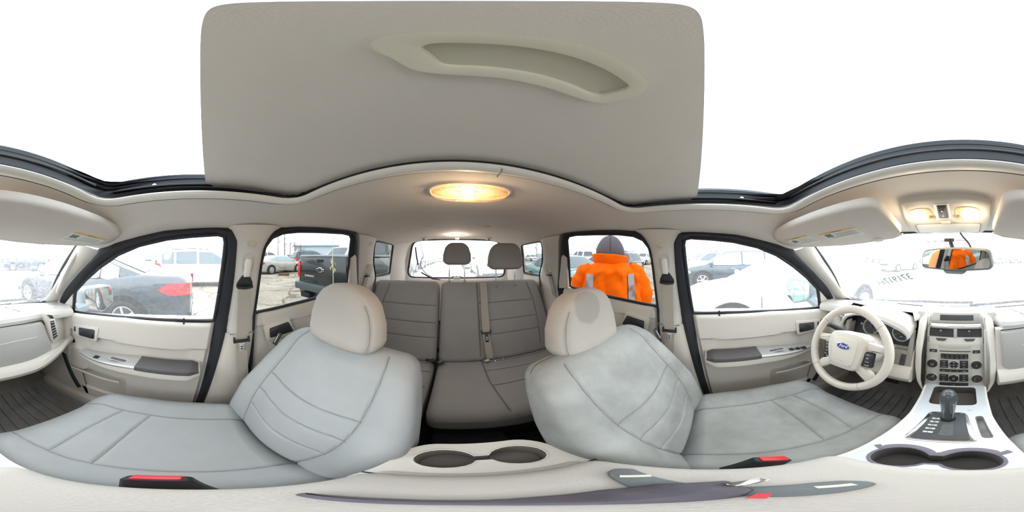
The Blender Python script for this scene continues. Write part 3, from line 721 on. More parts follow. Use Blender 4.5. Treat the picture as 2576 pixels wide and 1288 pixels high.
# mirror base electronics and antenna strip
MB().box((-.005,.588,.058),(.036,.006,.012),rot=(-.7,0,0)).obj('sensor_box',CHAR,ws)
MB().tube([(-.10,.592,.052),(.03,.588,.057),(.09,.588,.056)],.0012,5).obj('sensor_wire',BLKP,ws)
# writing on the outside, so it reads mirrored from inside; it reads 37191764x from in front of the car
wr=root('window_writing',(-.33,.78,-.15),label='green marker numbers on the windshield, seen reversed from inside',cat='writing')
A=Vector((-.305,.745,-.120)); B=Vector((-.478,.725,-.183))
ux=(B-A).normalized(); nrm=Vector((0.15,.80,.60)).normalized(); uy=nrm.cross(ux).normalized()
if uy.z<0: uy=-uy
GREENW=mat('green_marker',(84,120,110),.8)
# writing
T0=Vector((-.300,.728,-.103)); 
wu=Vector((-1,.17,-.25)).normalized(); wn=Vector((.12,.81,.58)).normalized(); wv=wn.cross(wu).normalized()
text('digits','37191764',.056,(-.302,.758,-.124),wu,wv,GREENW,wr,align='CENTER',ext=.0003,shear=0.15)
text('small_letter','X',.035,(-.434,.782,-.160),wu,wv,GREENW,wr,ext=.0003)
# ============================================================ dashboard
CX=.015
db=root('dashboard',(0,.7,-.7),label='pale dashboard with instrument binnacle, glovebox and end vents under the windshield',cat='dashboard')
# top pad
rows=[]
for i in range(61):
    x=-.69+1.38*i/60; u=x/.69
    lip=.650+.062*(1-ss(abs(x-CX),.163,.185)) - .05*abs(u)**6
    zt=-.262-.006*u*u-.012*ss(x,.15,.25)
    prof=[(.905-.15*u*u,-.292),(.86-.14*u*u,-.276+.004),(.80-.12*u*u,zt-.004),(.74-.10*u*u,zt),(lip+.03,zt-.008),(lip+.008,zt-.018),(lip,zt-.034),(lip+.004,zt-.058),(lip+.018,zt-.066)]
    bnq=1 if -.530<x<-.168 else 0
    if bnq: prof=[(max(y,.714),max(z,-.272)) for y,z in prof[:5]]+[(.714,-.272)]*4
    if -.169<x<.178: prof=prof[:7]+[(lip+.002,zt-.036),(lip+.004,zt-.038)]
    rows.append([(x,y,z) for y,z in prof])
MB().grid(rows).obj('top_pad',DASHT,db)
for x0,x1 in ((-.30,-.16),(-.08,.12),(.20,.42)):
    MB().box(((x0+x1)/2,.82-.12*((x0+x1)/2/.69)**2,-.2625),(x1-x0,.010,.003),rot=(0,0,-.0),bev=.001).obj('defroster_slot',BLKP,db)
for x0 in (.30,.40):
    MB().box((x0,.74,-.2725),(.012,.11,.002),rot=(0,0,.35)).obj('pad_crease',mat('crease_grey',(190,190,188),.7),db)
# lower front face: loft across x, both sides of the centre stack
def lower(x0,x1,n,name,m,zt,glove=None):
    rows=[]
    for i in range(n+1):
        x=x0+(x1-x0)*i/n; e=ss(abs(x),.56,.69)
        dy=-.03*0+e*.05*0
        prof=[(.672,-.318),(.650,-.322),(.636,-.40),(.628,-.50),(.620,-.530),(.600,-.538),(.582,-.552),(.572,-.575),(.578,-.600),(.60,-.62),(.66,-.64),(.80,-.65)]
        # rise of the lower edge towards the door
        lift=.0+.085*ss(abs(x),.42,.66)
        row=[]
        if zt: prof=[(.70,zt+.004),(.655,zt-.001),(.645,zt-.012),(.628,-.50)]+prof[4:]
        for y,z in prof:
            zz=z if z>-.52 else -.52+(z+.52)*1.0+lift*min(1,(-.52-z)/.03+.0)
            row.append((x,y+.03*e-.03*ss(abs(x-CX),.30,.12)*0,zz))
        rows.append(row)
    rows=[[(p[0],p[1]+.12,p[2]) for p in rows[0]]]+rows+[[(p[0],p[1]+.12,p[2]) for p in rows[-1]]]
    return MB().grid(rows).obj(name,m,db)
lower(.176,.690,30,'lower_face',TRIM,0)
lower(-.69,-.532,10,'lower_face',TRIM,0)
lower(-.534,-.155,24,'lower_face',TRIM,-.452)
# end caps next to the doors
for s in (1,-1):
    MB().box((s*.688,.72,-.45),(.02,.20,.34),bev=.006).obj('end_cap',TRIM,db)
# glovebox door
gl=[(.196,-.330),(.33,-.328),(.50,-.334),(.515,-.345),(.555,-.50),(.548,-.520),(.52,-.530),(.30,-.552),(.22,-.530),(.203,-.515)]
gy=lambda u,v:.634+(v+.42)*.10
G=MB().prism(rpoly(gl,.012,4),lambda u,v,d:(u,gy(u,v)-d,v),-.01,.012,bev=.006).obj('glovebox_door',GLOVE,db)
MB().tube([(.28,gy(0,-.405)-.0125,-.405),(.38,gy(0,-.405)-.0125,-.402),(.47,gy(0,-.41)-.0125,-.408)],.0018,5).obj('door_crease',mat('crease_light',(205,204,200),.6),G)
MB().tube([(.196,.640,-.322),(.35,.636,-.320),(.508,.640,-.328),(.53,.64,-.36)],.003,6).obj('gap_line',BLKP,db)
# round-the-corner end vents
for s in (1,-1):
    if s>0: fr_=[(.505,-.278),(.562,-.300),(.580,-.335),(.612,-.470),(.560,-.475),(.538,-.400)]
    else: fr_=[(-.500,-.300),(-.600,-.300),(-.610,-.420),(-.505,-.420)]
    yv=.612 if s>0 else .640
    V=MB().prism(rpoly(fr_,.012,3),lambda u,v,d:(u,yv+ (abs(u)-.5)*.25-d,v),-.03,.012,bev=.006).obj('vent_bezel',TRIM,db)
    if s>0:
        P=[(.536,-.330),(.566,-.335),(.598,-.450),(.563,-.455)]; Q=[(.514,-.286),(.556,-.302),(.565,-.324),(.531,-.316)]
    else:
        P=[(-.590,-.345),(-.515,-.345),(-.515,-.412),(-.597,-.412)]; Q=[(-.588,-.308),(-.520,-.308),(-.520,-.336),(-.592,-.336)]
    f=lambda u,v,d:(u,yv+(abs(u)-.5)*.25-d,v)
    MB().prism(P,f,.010,.0125).obj('vent_opening',BLKP,V,smooth=False)
    for i in range(7):
        t=(i+.5)/7
        a=[P[0][k]*(1-t)+P[3][k]*t for k in (0,1)]; b=[P[1][k]*(1-t)+P[2][k]*t for k in (0,1)]
        MB().tube([f(a[0]+.001,a[1],.0155),f(b[0]-.001,b[1],.0155)],.0022,5,flat=(1.3,1)).obj('slat',SILV,V)
    for i in range(4):
        t=(i+.6)/4.4
        a=[Q[0][k]*(1-t)+Q[1][k]*t for k in (0,1)]; b=[Q[3][k]*(1-t)+Q[2][k]*t for k in (0,1)]
        MB().tube([f(a[0]-.002,a[1],.013),f(b[0]+.006,b[1],.013)],.002,4).obj('demister_slot',BLKP,V)
# ---- instrument binnacle
bn=MB()
hood_out=[(-.535,-.375),(-.520,-.335),(-.495,-.305),(-.450,-.284),(-.400,-.272),(-.340,-.268),(-.280,-.274),(-.225,-.288),(-.185,-.305),(-.165,-.330),(-.165,-.36)]
hood_in=[(-.515,-.375),(-.502,-.342),(-.482,-.318),(-.445,-.300),(-.400,-.291),(-.345,-.291),(-.290,-.301),(-.240,-.317),(-.200,-.334),(-.180,-.349),(-.176,-.365)]
HO=rs(hood_out,30); HI2=rs(hood_in,30)
rows=[[(u,.72,v+.012) for u,v in HO],[(u,.66,v+.006) for u,v in HO],[(u,.615,v) for u,v in HO],[((u+a)/2,.606,(v+b)/2) for (u,v),(a,b) in zip(HO,HI2)],[(a,.612,b) for a,b in HI2]]
MB().grid(rows).obj('binnacle_hood',DASHT,db)
MB().grid([[(a,.612,b) for a,b in HI2],[(a,.66,b-.004) for a,b in HI2],[(a,.712,b-.008) for a,b in HI2]]).obj('binnacle_liner',BLKP,db)
gq=lambda u,v,d:(u,.700-.30*(v+.36)*-1-d,v) 
gq=lambda u,v,d:(u,.705+(v+.36)*.3-d,v)
face=rpoly([(-.512,-.385),(-.498,-.330),(-.44,-.295),(-.34,-.288),(-.25,-.308),(-.178,-.345),(-.172,-.43),(-.20,-.447),(-.50,-.447)],.01,3)
cl=MB().prism(face,gq,-.01,.0).obj('cluster_face',mat('cluster_dark',(48,48,58),.5),db,smooth=False)
# surround below/side
MB().prism(rpoly([(-.175,-.352),(-.160,-.352),(-.160,-.545),(-.245,-.545),(-.250,-.452),(-.185,-.452)],.006,3),lambda u,v,d:(u,.655+(v+.42)*.25-d,v),-.02,.008,bev=.003).obj('knee_cover',mat('knee_grey',(150,146,140),.7,bump=.3,bscale=600),db)
for i in range(9):
    z=-.470-.007*i
    MB().box((-.196-.0007*i,.655+(z+.42)*.25-.0095,z),(.024,.003,.0028)).obj('speaker_slot',BLKP,db)
MB().prism([(-.535,-.37),(-.50,-.37),(-.50,-.452),(-.535,-.452)],lambda u,v,d:(u,.66-d,v),-.05,.01,bev=.004).obj('side_cover',mat('knee_grey',(150,146,140)),db)
MB().prism(rpoly([(-.53,-.447),(-.25,-.447),(-.25,-.54),(-.53,-.54)],.006,3),lambda u,v,d:(u,.675+(v+.42)*.3-d,v),-.02,.008,bev=.003).obj('column_cover',TRIM,db)
def gauge(cx,cz,r,nums,a0,a1,needle,nm):
    ctr=Vector(gq(cx,cz,0)); nrm=Vector((0,-1,.3)).normalized(); up=Vector((0,.3,1)).normalized(); rt=Vector((1,0,0))
    at=lambda rr,a,h:ctr+nrm*h+(rt*math.cos(a)+up*math.sin(a))*rr
    def lathe(prof,name,m,par,n=40): 
        return MB().grid([[at(rr,2*PI*k/n,h) for k in range(n)] for rr,h in prof],cu=True).obj(name,m,par)
    gg=lathe([(r-.006,.002),(r-.006,.006),(r-.004,.009),(r-.001,.009),(r,.006),(r,.0)],nm,mat('gauge_ring',(196,202,190),.4,metal=.2),cl)
    lathe([(0.0001,.002),(r-.005,.002)],'dial',mat('dial_grey',(62,64,66),.6),gg)
    for i,sx_ in enumerate(nums):
        a=a0+(a1-a0)*i/(len(nums)-1); p=at(r*.74,a,.0026)
        text('numeral',sx_,.0085 if len(sx_)<3 else .007,p,rt,up,WHITE,gg,ext=.0001)
    N=(len(nums)-1)*4
    t=MB()
    for i in range(N+1):
        a=a0+(a1-a0)*i/N; t.tube([at(r*.84,a,.0026),at(r*(.89),a,.0026)],.0005,4)
    t.obj('tick_marks',WHITE,gg)['kind']='stuff'
    MB().tube([at(-.002,needle,.006),at(r*.5,needle,.006),at(r*.78,needle,.005)],[.0016,.0013,.0006],5).obj('needle',RED,gg)
    lathe([(0.0001,.010),(.008,.010),(.0095,.008),(.0095,.002)],'hub',CHAR,gg,20)
    return gg
tg=gauge(-.398,-.382,.047,['0','1','2','3','4','5','6','7','8'],math.radians(212),math.radians(-52),math.radians(210),'tachometer')
sg=gauge(-.231,-.382,.047,['0','20','40','60','80','100','120'],math.radians(205),math.radians(-50),math.radians(204),'speedometer')
text('numeral','MPH',.006,gq(-.231,-.402,.003),(1,0,0),(0,.3,1),WHITE,sg,ext=.0001); text('numeral','RPM',.006,gq(-.398,-.366,.003),(1,0,0),(0,.3,1),WHITE,tg,ext=.0001)
for i in range(7):
    a=math.radians(200-240*i/6); 
MB().prism([(-.335,-.318),(-.300,-.315),(-.272,-.335),(-.262,-.345),(-.300,-.352),(-.325,-.350)],gq,.001,.003).obj('message_display',mat('lcd_pale',(190,200,202),.3),cl,smooth=False)
MB().prism([(-.462,-.372),(-.462,-.386),(-.450,-.379)],gq,.001,.003).obj('indicator_arrow',WHITE,cl,smooth=False)
# ---- centre stack
def sk(u,v,d): return (u,.744+.2*v-d*.98,v+d*.2*0)
st=root('center_stack',(CX,.66,-.66),label='silver-grey center stack with round knobs, black radio buttons and top display',cat='control panel')
MB().prism([(CX-.135,-.262),(CX+.135,-.262),(CX+.140,-.40),(CX+.136,-.60),(CX+.110,-.665),(CX-.110,-.665),(CX-.136,-.60),(CX-.140,-.40)],sk,-.06,.001).obj('backing_plate',RINGM,st,smooth=False)
for s in (-1,1):
    pts=[(CX+s*.125,-.262),(CX+s*.155,-.285),(CX+s*.166,-.40),(CX+s*.162,-.53),(CX+s*.150,-.61),(CX+s*.125,-.668),(CX+s*.105,-.680),(CX+s*.108,-.640),(CX+s*.122,-.60),(CX+s*.126,-.45),(CX+s*.118,-.33),(CX+s*.108,-.262)]
    MB().prism(rpoly(pts,.012,3),lambda u,v,d:sk(u,v,d),-.12,.018,bev=.010).obj('side_column',RINGM,st)
MB().prism(rpoly([(CX-.112,-.255),(CX+.112,-.255),(CX+.112,-.400),(CX-.112,-.400)],.012,3),sk,-.05,.004,bev=.003).obj('upper_bezel',RINGM,st)
hd=MB().prism(rpoly([(-.084,-.249),(.117,-.249),(.123,-.292),(.112,-.297),(-.083,-.297),(-.093,-.292)],.006,3),sk,-.02,.010,bev=.004).obj('display_hood',SILP,st)
MB().prism(rpoly([(-.052,-.259),(.088,-.259),(.088,-.284),(-.052,-.284)],.002,2),sk,.008,.0108).obj('display',mat('lcd_dark',(58,62,62),.2),hd,smooth=False)
MB().prism(rpoly([(-.091,-.298),(.121,-.298),(.124,-.321),(-.095,-.321)],.005,3),sk,-.01,.022,bev=.010).obj('vent_brow',SILV,st)
bp=MB().prism(rpoly([(-.020,-.305),(.050,-.305),(.050,-.313),(-.020,-.313)],.004,3),sk,.02,.0228).obj('lamp_strip',SILP,st)
text('lettering','PASSENGER AIRBAG OFF',.0042,sk(.014,-.309,.0235),(1,0,0),(0,.2,1),WHITE,bp,ext=.0001)
for a,b in ((-.094,.004),(.022,.121)):
    V=MB().prism(rpoly([(a,-.321),(b,-.321),(b+.001,-.364),(a-.001,-.362)],.003,2),sk,-.012,.006).obj('vent_box',BLKP,st,smooth=False)
    for i in range(5):
        z=-.3275-.0078*i; MB().box(sk((a+b)/2,z,.008),(b-a-.004,.006,.0018),rot=(.35,0,0)).obj('slat',CHAR,V)
    for i in range(6):
        x=a+(b-a)*(i+1)/7; MB().box(sk(x,-.3435,.0045),(.0012,.004,.038)).obj('vane',CHAR,V)
    MB().box(sk(a+(b-a)*.48,-.331,.0125),(.008,.006,.006),bev=.001).obj('vent_tab',SILV,V)
    MB().prism([((a+b)/2-.022,-.371),((a+b)/2+.022,-.371),((a+b)/2+.015,-.381),((a+b)/2-.015,-.381)],sk,.003,.012,bev=.003).obj('thumb_wheel',CHAR,st)
MB().prism(rect(.013,-.343,.014,.046),sk,-.01,.009,bev=.002).obj('vent_divider',SILV,st)
MB().prism(rpoly([(-.112,-.366),(.140,-.366),(.143,-.396),(-.115,-.396)],.004,3),sk,-.01,.003,bev=.002).obj('silver_band',SILV,st)
fp=MB().prism(rpoly([(-.112,-.398),(.143,-.398),(.146,-.60),(.138,-.640),(-.108,-.640),(-.116,-.60)],.016,4),sk,-.05,.004,bev=.003).obj('face_plate',SILP,st)
MB().prism(rpoly([(-.053,-.402),(.077,-.402),(.079,-.638),(-.056,-.638)],.004,2),sk,.002,.0055,bev=.001).obj('center_plate',mat('plate_grey',(184,182,172),.45,metal=.2),st)
MB().prism(rpoly([(-.050,-.404),(.074,-.404),(.055,-.412),(-.030,-.412)],.001,1),sk,.004,.0085).obj('disc_lip',SILP,st,smooth=False)
MB().box(sk(.012,-.4335,.006),(.124,.002,.0035)).obj('disc_slot',BLKP,st)
def btn(x0,x1,z0,z1,label=None,sz=.0052,parent=None,d=.0095):
    b=MB().prism(rpoly([(x0,z0),(x1,z0),(x1,z1),(x0,z1)],.002,2),sk,.003,d,bev=.0012).obj('button',BLKP,parent or st)
    if label: text('legend',label,sz,sk((x0+x1)/2,(z0+z1)/2,d+.0004),(1,0,0),(0,.2,1),WHITE,b,ext=.0001)
    return b
btn(-.091,-.060,-.4275,-.4395,'LOAD'); btn(.083,.113,-.4285,-.4415,'EJECT',.0045)
for i in range(6):
    x0=-.0445+.0184*i; btn(x0,x0+.0180,-.4455,-.4590,str(i+1)); btn(x0,x0+.0180,-.4593,-.4720,['DIRECT','7','8','9','0','CLEAR'][i],.0032 if i in(0,5) else .0052)
for i,(l,r_) in enumerate((('SEEK','SOUND'),('TUNE','MENU'),('DISP','OK'))):
    z=-.4805-.0137*i
    btn(-.046,-.014,z,z-.0133,['AM/FM','SCAN','CAT/FOLD'][i],.0042); btn(.032,.065,z,z-.0133,['SOUND','MENU','OK'][i],.0042)
def knob(cx,cz,r,h=.016,name='knob',mark=None):
    f=lambda rr,a,hh:(sk(cx+rr*math.cos(a),cz+rr*math.sin(a)*.98,hh))
    n=28
    ring=MB().grid([[f(rr,2*PI*k/n,hh) for k in range(n)] for rr,hh in ((r*1.12,.004),(r*1.12,.0075),(r*1.0,.008))],cu=True).obj('collar',mat('gauge_ring',(196,202,190)),st)
    kn=MB().grid([[f(rr*(1+.02*(k%2)),2*PI*k/n,hh) for k in range(n)] for rr,hh in ((r,.004),(r,h*.8),(r*.93,h),(r*.78,h+.001),(r*.75,h-.001),(.0001,h-.001))],cu=True).obj(name,BLKP,ring)
    return ring
k=knob(-.076,-.500,.0205); 
MB().tube([sk(-.076+.005*math.cos(a),-.501+.005*math.sin(a),.0158) for a in [PI*.7+2*PI*.8*i/12 for i in range(13)]],.0006,4).obj('power_mark',WHITE,k)
k=knob(.097,-.502,.0205); text('note_mark','♪',.012,sk(.097,-.502,.0160),(1,0,0),(0,.2,1),WHITE,k,ext=.0001)
k=knob(-.076,-.579,.0205); MB().box(sk(-.069,-.567,.0165),(.003,.001,.007),rot=(0,.5,0)).obj('pointer',WHITE,k)
for i in range(5): MB().box(sk(-.086+.005*i+.002,-.579+.006*math.sin(i),.0160),(.002,.0006,.002)).obj('setting_mark',WHITE,k)
k=knob(.098,-.581,.0205)
MB().tube([sk(.098+.011*math.cos(a),-.581+.011*math.sin(a),.0160) for a in [PI*.62+PI*.76*i/12 for i in range(13)]],.001,4).obj('cold_arc',mat('cold_blue',(120,160,190),.5),k)
MB().tube([sk(.098+.011*math.cos(a),-.581+.011*math.sin(a),.0160) for a in [-PI*.38+PI*.76*i/12 for i in range(13)]],.001,4).obj('warm_arc',RED,k)
k=knob(.009,-.501,.0185,.012,'selector')
for a in range(4): 
    an=a*PI/2; text('arrow_mark','▲',.006,sk(.009+.0135*math.cos(an),-.501+.0135*math.sin(an),.0128),(math.sin(an),0,-math.cos(an)),(math.cos(an),0.2*math.sin(an),math.sin(an)),WHITE,k,ext=.0001)
text('legend','OK',.006,sk(.009,-.501,.0128),(1,0,0),(0,.2,1),WHITE,k,ext=.0001)
for x0,x1,l in ((-.046,-.016,'AUDIO'),(-.0155,.009,'CD'),(.0095,.034,'AUX'),(.0345,.065,'MEDIA')): btn(x0,x1,-.5295,-.5425,l,.0042)
for i in range(3):
    z=-.5585-.013*i; btn(-.046,-.012,z,z-.0127,['MAX A/C','A/C','REAR'][i],.0038); btn(.031,.065,z,z-.0127,['VENT','PANEL','FLOOR'][i],.0038)
k=knob(.009,-.578,.019,.014,'fan_knob'); MB().tube([sk(.009+.004*math.cos(a),-.578+.004*math.sin(a),.0138) for a in [2*PI*i/12 for i in range(13)]],.0006,4).obj('fan_mark',WHITE,k)
btn(-.045,-.017,-.608,-.632); btn(-.0165,.036,-.608,-.632,'AUX',.004); btn(.0365,.065,-.608,-.632)
lo=MB().prism(rpoly([(-.095,-.645),(.125,-.645),(.118,-.664),(-.086,-.664)],.005,3),sk,-.03,.010,bev=.004).obj('lower_lip',RINGM,st)
for x in (-.055,-.008): MB().prism([(x-.017,-.648),(x+.017,-.648),(x+.011,-.662),(x-.011,-.662)],sk,.008,.015,bev=.003).obj('power_socket',BLKP,st)
# fill behind the stack so nothing shows through
MB().box((CX,.76,-.47),(.34,.10,.42)).obj('bulkhead_fill',TRIM,st)
# ============================================================ steering wheel
tl=math.radians(22); C0=Vector((-.338,.45,-.378)); WN=Vector((0,-math.cos(tl),math.sin(tl))); WU=Vector((0,math.sin(tl),math.cos(tl)))
rr_=math.radians(6); WX=Vector((1,0,0))*math.cos(rr_)+WU*math.sin(rr_); WY=-Vector((1,0,0))*math.sin(rr_)+WU*math.cos(rr_)
def wf(u,v,d): return C0+WX*u+WY*v+WN*d
WH=mat('wheel_leather',(198,192,182),.5,bump=.2,bscale=350,spec=.4)
sw=root('steering_wheel',(-.338,.50,-.40),label='beige four-spoke steering wheel with blue oval emblem and black thumb buttons',cat='steering wheel')
n=64; RM=.168
MB().grid([[wf((RM+.0165*math.cos(b)*(1.0))*math.cos(2*PI*i/n),(RM+.0165*math.cos(b))*math.sin(2*PI*i/n),.0145*math.sin(b)+.012) for b in [2*PI*j/14 for j in range(14)]] for i in range(n)],cu=True,cv=True).obj('rim',WH,sw)
for a0 in (40,140,222,300):
    a=math.radians(a0); MB().tube([wf((RM+.0168*math.cos(b))*math.cos(a),(RM+.0168*math.cos(b))*math.sin(a),.0148*math.sin(b)+.012) for b in [2*PI*j/14 for j in range(14)]],.0008,4,closed=True).obj('rim_seam',SEAMM,sw)
m=MB()
for i in range(110):
    a=2*PI*i/110
    if abs(math.sin(a))>.93 and math.sin(a)<0: pass
    m.tube([wf((RM-.0160)*math.cos(a),(RM-.0160)*math.sin(a),.006),wf((RM-.0172)*math.cos(a+.02),(RM-.0172)*math.sin(a+.02),.013),wf((RM-.0155)*math.cos(a+.03),(RM-.0155)*math.sin(a+.03),.020)],.0009,4)
so=m.obj('stitching',mat('stitch_thread',(180,174,160),.8),sw); so['kind']='stuff'
hub=rpoly([(-.083,.062),(-.04,.072),(.05,.072),(.088,.060),(.084,.0),(.066,-.078),(.045,-.090),(-.045,-.090),(-.062,-.078),(-.088,.0)],.022,5)
MB().prism(hub,wf,-.03,.030,bev=.018).obj('airbag_cover',WH,sw)
MB().prism(rpoly([(-.060,.050),(.060,.050),(.048,-.060),(.030,-.070),(-.030,-.070),(-.046,-.060)],.016,5),wf,.026,.0325,bev=.003).obj('cover_panel',mat('hub_panel',(203,197,187),.55,bump=.15,bscale=600),sw)
em=MB().grid([[wf(.030*k*math.cos(2*PI*i/36),.0125*k*math.sin(2*PI*i/36)+.012,h) for i in range(36)] for k,h in ((1.0,.031),(1.0,.0345),(.95,.0355),(.93,.0350),(.0001,.0350))],cu=True).obj('emblem',mat('emblem_blue',(40,60,130),.3,coat=.5),sw)
MB().grid([[wf(.030*k*math.cos(2*PI*i/36),.0125*k*math.sin(2*PI*i/36)+.012,h) for i in range(36)] for k,h in ((1.02,.031),(1.02,.0352),(.95,.0362),(.93,.0352))],cu=True).obj('emblem_rim',CHROME,em)
text('emblem_script','Ford',.019,wf(0,.0125,.0354),WX,WY,mat('script_white',(240,240,245),.3),em,ext=.0004,shear=.35)
text('embossed_letters','SRS AIRBAG',.0055,wf(0,-.052,.0326),WX,WY,mat('embossed',(190,184,174),.6),sw,ext=.0002)
for s in (-1,1):
    P=[(s*.070,.045),(s*.100,.042),(s*.160,.032),(s*.160,.005),(s*.140,.006),(s*.112,.008),(s*.078,.004)]
    MB().prism(rpoly(P,.008,3),wf,-.010,.014,bev=.007).obj('spoke',WH,sw)
    P=[(s*.062,-.050),(s*.080,-.062),(s*.112,-.078),(s*.128,-.118),(s*.110,-.130),(s*.070,-.100),(s*.040,-.078)]
    MB().prism(rpoly(P,.008,3),wf,-.010,.012,bev=.007).obj('spoke',WH,sw)
    MB().prism(rpoly([(s*.074,.006),(s*.100,.006),(s*.098,-.066),(s*.068,-.062)],.006,3),wf,-.014,.006,bev=.004).obj('switch_bracket',WH,sw)
    P=[(s*.080,.004),(s*.116 if s>0 else s*.104,.004),(s*.112 if s>0 else s*.098,-.056),(s*.074,-.056)]
    pd=MB().prism(rpoly(P,.005,3),wf,.0,.016,bev=.004).obj('thumb_buttons',BLKP,sw)
    for i,l in enumerate(('- VOL +','SEEK','VOICE','PHONE') if s>0 else ('ON OFF','SET +','RES','CNCL')):
        z=-.003-.0145*i; text('legend',l,.0055,wf(s*.094 if s>0 else s*.089,z-.001,.0165),WX,WY,WHITE,pd,ext=.0001)
        if i: MB().tube([wf(s*.078,z+.0065,.0162),wf(s*(.112 if s>0 else .098),z+.0065,.0162)],.0005,4).obj('button_gap',CHAR,pd)
# column shroud, stalk and ignition
cs=root('steering_column',(-.338,.60,-.55),label='pale steering column shroud with black stalk and ignition lock behind the wheel',cat='steering column')
MB().grid([[C0+WN*h+Vector((math.cos(2*PI*i/24)*rx,0,0))+WU*(math.sin(2*PI*i/24)*ry-dz) for i in range(24)] for h,rx,ry,dz in ((-.03,.055,.05,.0),(-.05,.075,.065,.008),(-.12,.082,.068,.010),(-.22,.085,.07,.010))],cu=True).obj('shroud',TRIM,cs)
MB().tube([(-.405,.545,-.365),(-.450,.525,-.350),(-.490,.505,-.333),(-.535,.485,-.318)],[.012,.013,.011,.012],10).obj('indicator_stalk',BLKP,cs)
MB().tube([(-.492,.504,-.332),(-.500,.500,-.329)],.0125,10).obj('stalk_ring',CHAR,cs)
MB().lathe([(0,.010),(.010,.010),(.012,.006),(.017,.004),(.019,-.01)],(-.245,.570,-.455),(.25,-1,.25),20).obj('ignition_lock',CHROME,cs)
MB().lathe([(0,.011),(.008,.011),(.0085,.009)],(-.245,.570,-.455),(.25,-1,.25),16).obj('key_slot',BLKP,cs)
pe=root('brake_pedal',(-.36,.83,-.95),label='dark pedal below the steering column',cat='pedal')
MB().tube([(-.35,.95,-.62),(-.35,.88,-.78),(-.355,.83,-.86)],.012,6).obj('arm',BLKP,pe)
MB().box((-.355,.82,-.875),(.10,.012,.06),rot=(.5,0,0),bev=.006).obj('pad',BLKP,pe)
# ============================================================ floor, mats, console
fl=root('floor',(0,-.4,-1.07),label='dark carpeted cabin floor',cat='floor',kind='structure')
MB().box((0,-.45,-1.10),(1.60,3.2,.06)).obj('carpet',CARPET,fl)
MB().grid([[(x,y,z) for x in (-.72,-.3,-.14,.17,.3,.72)] for y,z in ((.60,-1.068),(.80,-1.06),(.95,-.98),(1.02,-.80),(1.02,-.60),(.95,-.45),(.90,-.30))]).obj('firewall',CARPET,fl)
MB().box((0,-1.55,-.80),(1.30,.66,.05)).obj('cargo_floor',CARPET,fl)
MB().box((0,-.55,-1.02),(.24,1.7,.12),bev=.04).obj('tunnel',CARPET,fl)
tw=root('wall_rear',(0,-1.9,-.8),label='pale tailgate trim below and around the rear window',cat='tailgate',kind='structure')
RGo=[(-.445,.185),(-.530,.10),(-.560,.02),(-.595,-.10),(-.605,-.20),(-.585,-.262),(-.50,-.285),(0,-.300),(.50,-.285),(.585,-.262),(.605,-.20),(.595,-.10),(.560,.02),(.530,.10),(.445,.185),(0,.200)]
ry=lambda z:-1.80-(.19-z)*.22
RG2=rpoly([(-.60,-.262),(.60,-.262),(.500,.182),(0,.190),(-.500,.182)],[.10,.10,.09,0,.09],7)
RG2=resample([(a,b,0) for a,b in RG2]+[(RG2[0][0],RG2[0][1],0)],81)[:-1]; RG2=[(v.x,v.y) for v in RG2]
o1=[(x,ry(z),z) for x,z in RG2]
def outp(k,dz=0): return [(x*k,ry(z)+.012,z*1.0+(.03 if z>0.05 else -.03)*(k-1)/.08) for x,z in RG2]
MB().grid([[(x,ry(z)-.004,z) for x,z in RG2],[(x*1.02,ry(z)+.010,z*1.02-.001) for x,z in RG2],[(x*1.05,ry(z)+.016,z*1.05) for x,z in RG2],[(x*1.16,ry(z)-.01,z*1.16-.012*0) for x,z in RG2]],cu=True).obj('surround',TRIM,tw)
MB().grid([[(x,-1.875+y,z) for x in (-.75,-.3,0,.3,.75)] for y,z in ((.0,-.28),(.02,-.32),(.03,-.6),(.03,-.9))]).obj('lower_trim',TRIM,tw)
rw=root('window_5',(0,-1.85,-.26),label='rear tailgate window glass with rounded black edge',cat='window',kind='structure')
MB().add([(x,ry(z)-.012,z) for x,z in RG2],[tuple(range(len(RG2)))]).obj('pane',GLR,rw,smooth=False)
MB().tube([(x*.992,ry(z)-.008,z*.992) for x,z in RG2],.012,6,closed=True).obj('gasket',BLACK,rw)
rp_=root('rear_wiper_motor',(0,-1.87,-.27),label='black wiper motor bracket at the foot of the rear window',cat='bracket')
MB().box((.0,-1.84,-.235),(.115,.02,.012),bev=.003).obj('bracket',BLKP,rp_); MB().box((.0,-1.83,-.250),(.08,.03,.025),bev=.008).obj('cover',TRIM,rp_)
for x in (-.045,-.015,.02,.047): MB().lathe([(0,.003),(.006,.002),(.007,0)],(x,-1.829,-.233),(0,1,0),10).obj('bolt',CHROME,rp_)
gs=root('gas_strut',(.5,-1.83,-.2),label='black tailgate gas strut at the passenger edge of the rear window',cat='strut')
MB().tube([(.465,-1.80,.10),(.455,-1.82,-.02),(.440,-1.83,-.10)],.008,8).obj('cylinder',BLKP,gs); MB().tube([(.440,-1.83,-.10),(.432,-1.84,-.20)],.003,6).obj('rod',CHROME,gs)
cb=root('hanging_cable',(.36,-1.8,-.2),label='thin black cable hanging loose inside the rear window',cat='cable')
MB().tube(smooth([(.405,-1.78,.16),(.385,-1.79,.06),(.372,-1.80,.0),(.385,-1.80,-.02),(.405,-1.80,-.07),(.405,-1.81,-.11),(.37,-1.80,-.17),(.31,-1.79,-.215),(.25,-1.78,-.245)],5),.0035,6).obj('cable',BLKP,cb)
MB().tube([(.40,-1.80,-.185),(.33,-1.79,-.22),(.27,-1.78,-.25),(.18,-1.77,-.26)],[.006,.009,.008,.005],6).obj('cable_sleeve',BLKP,cb)
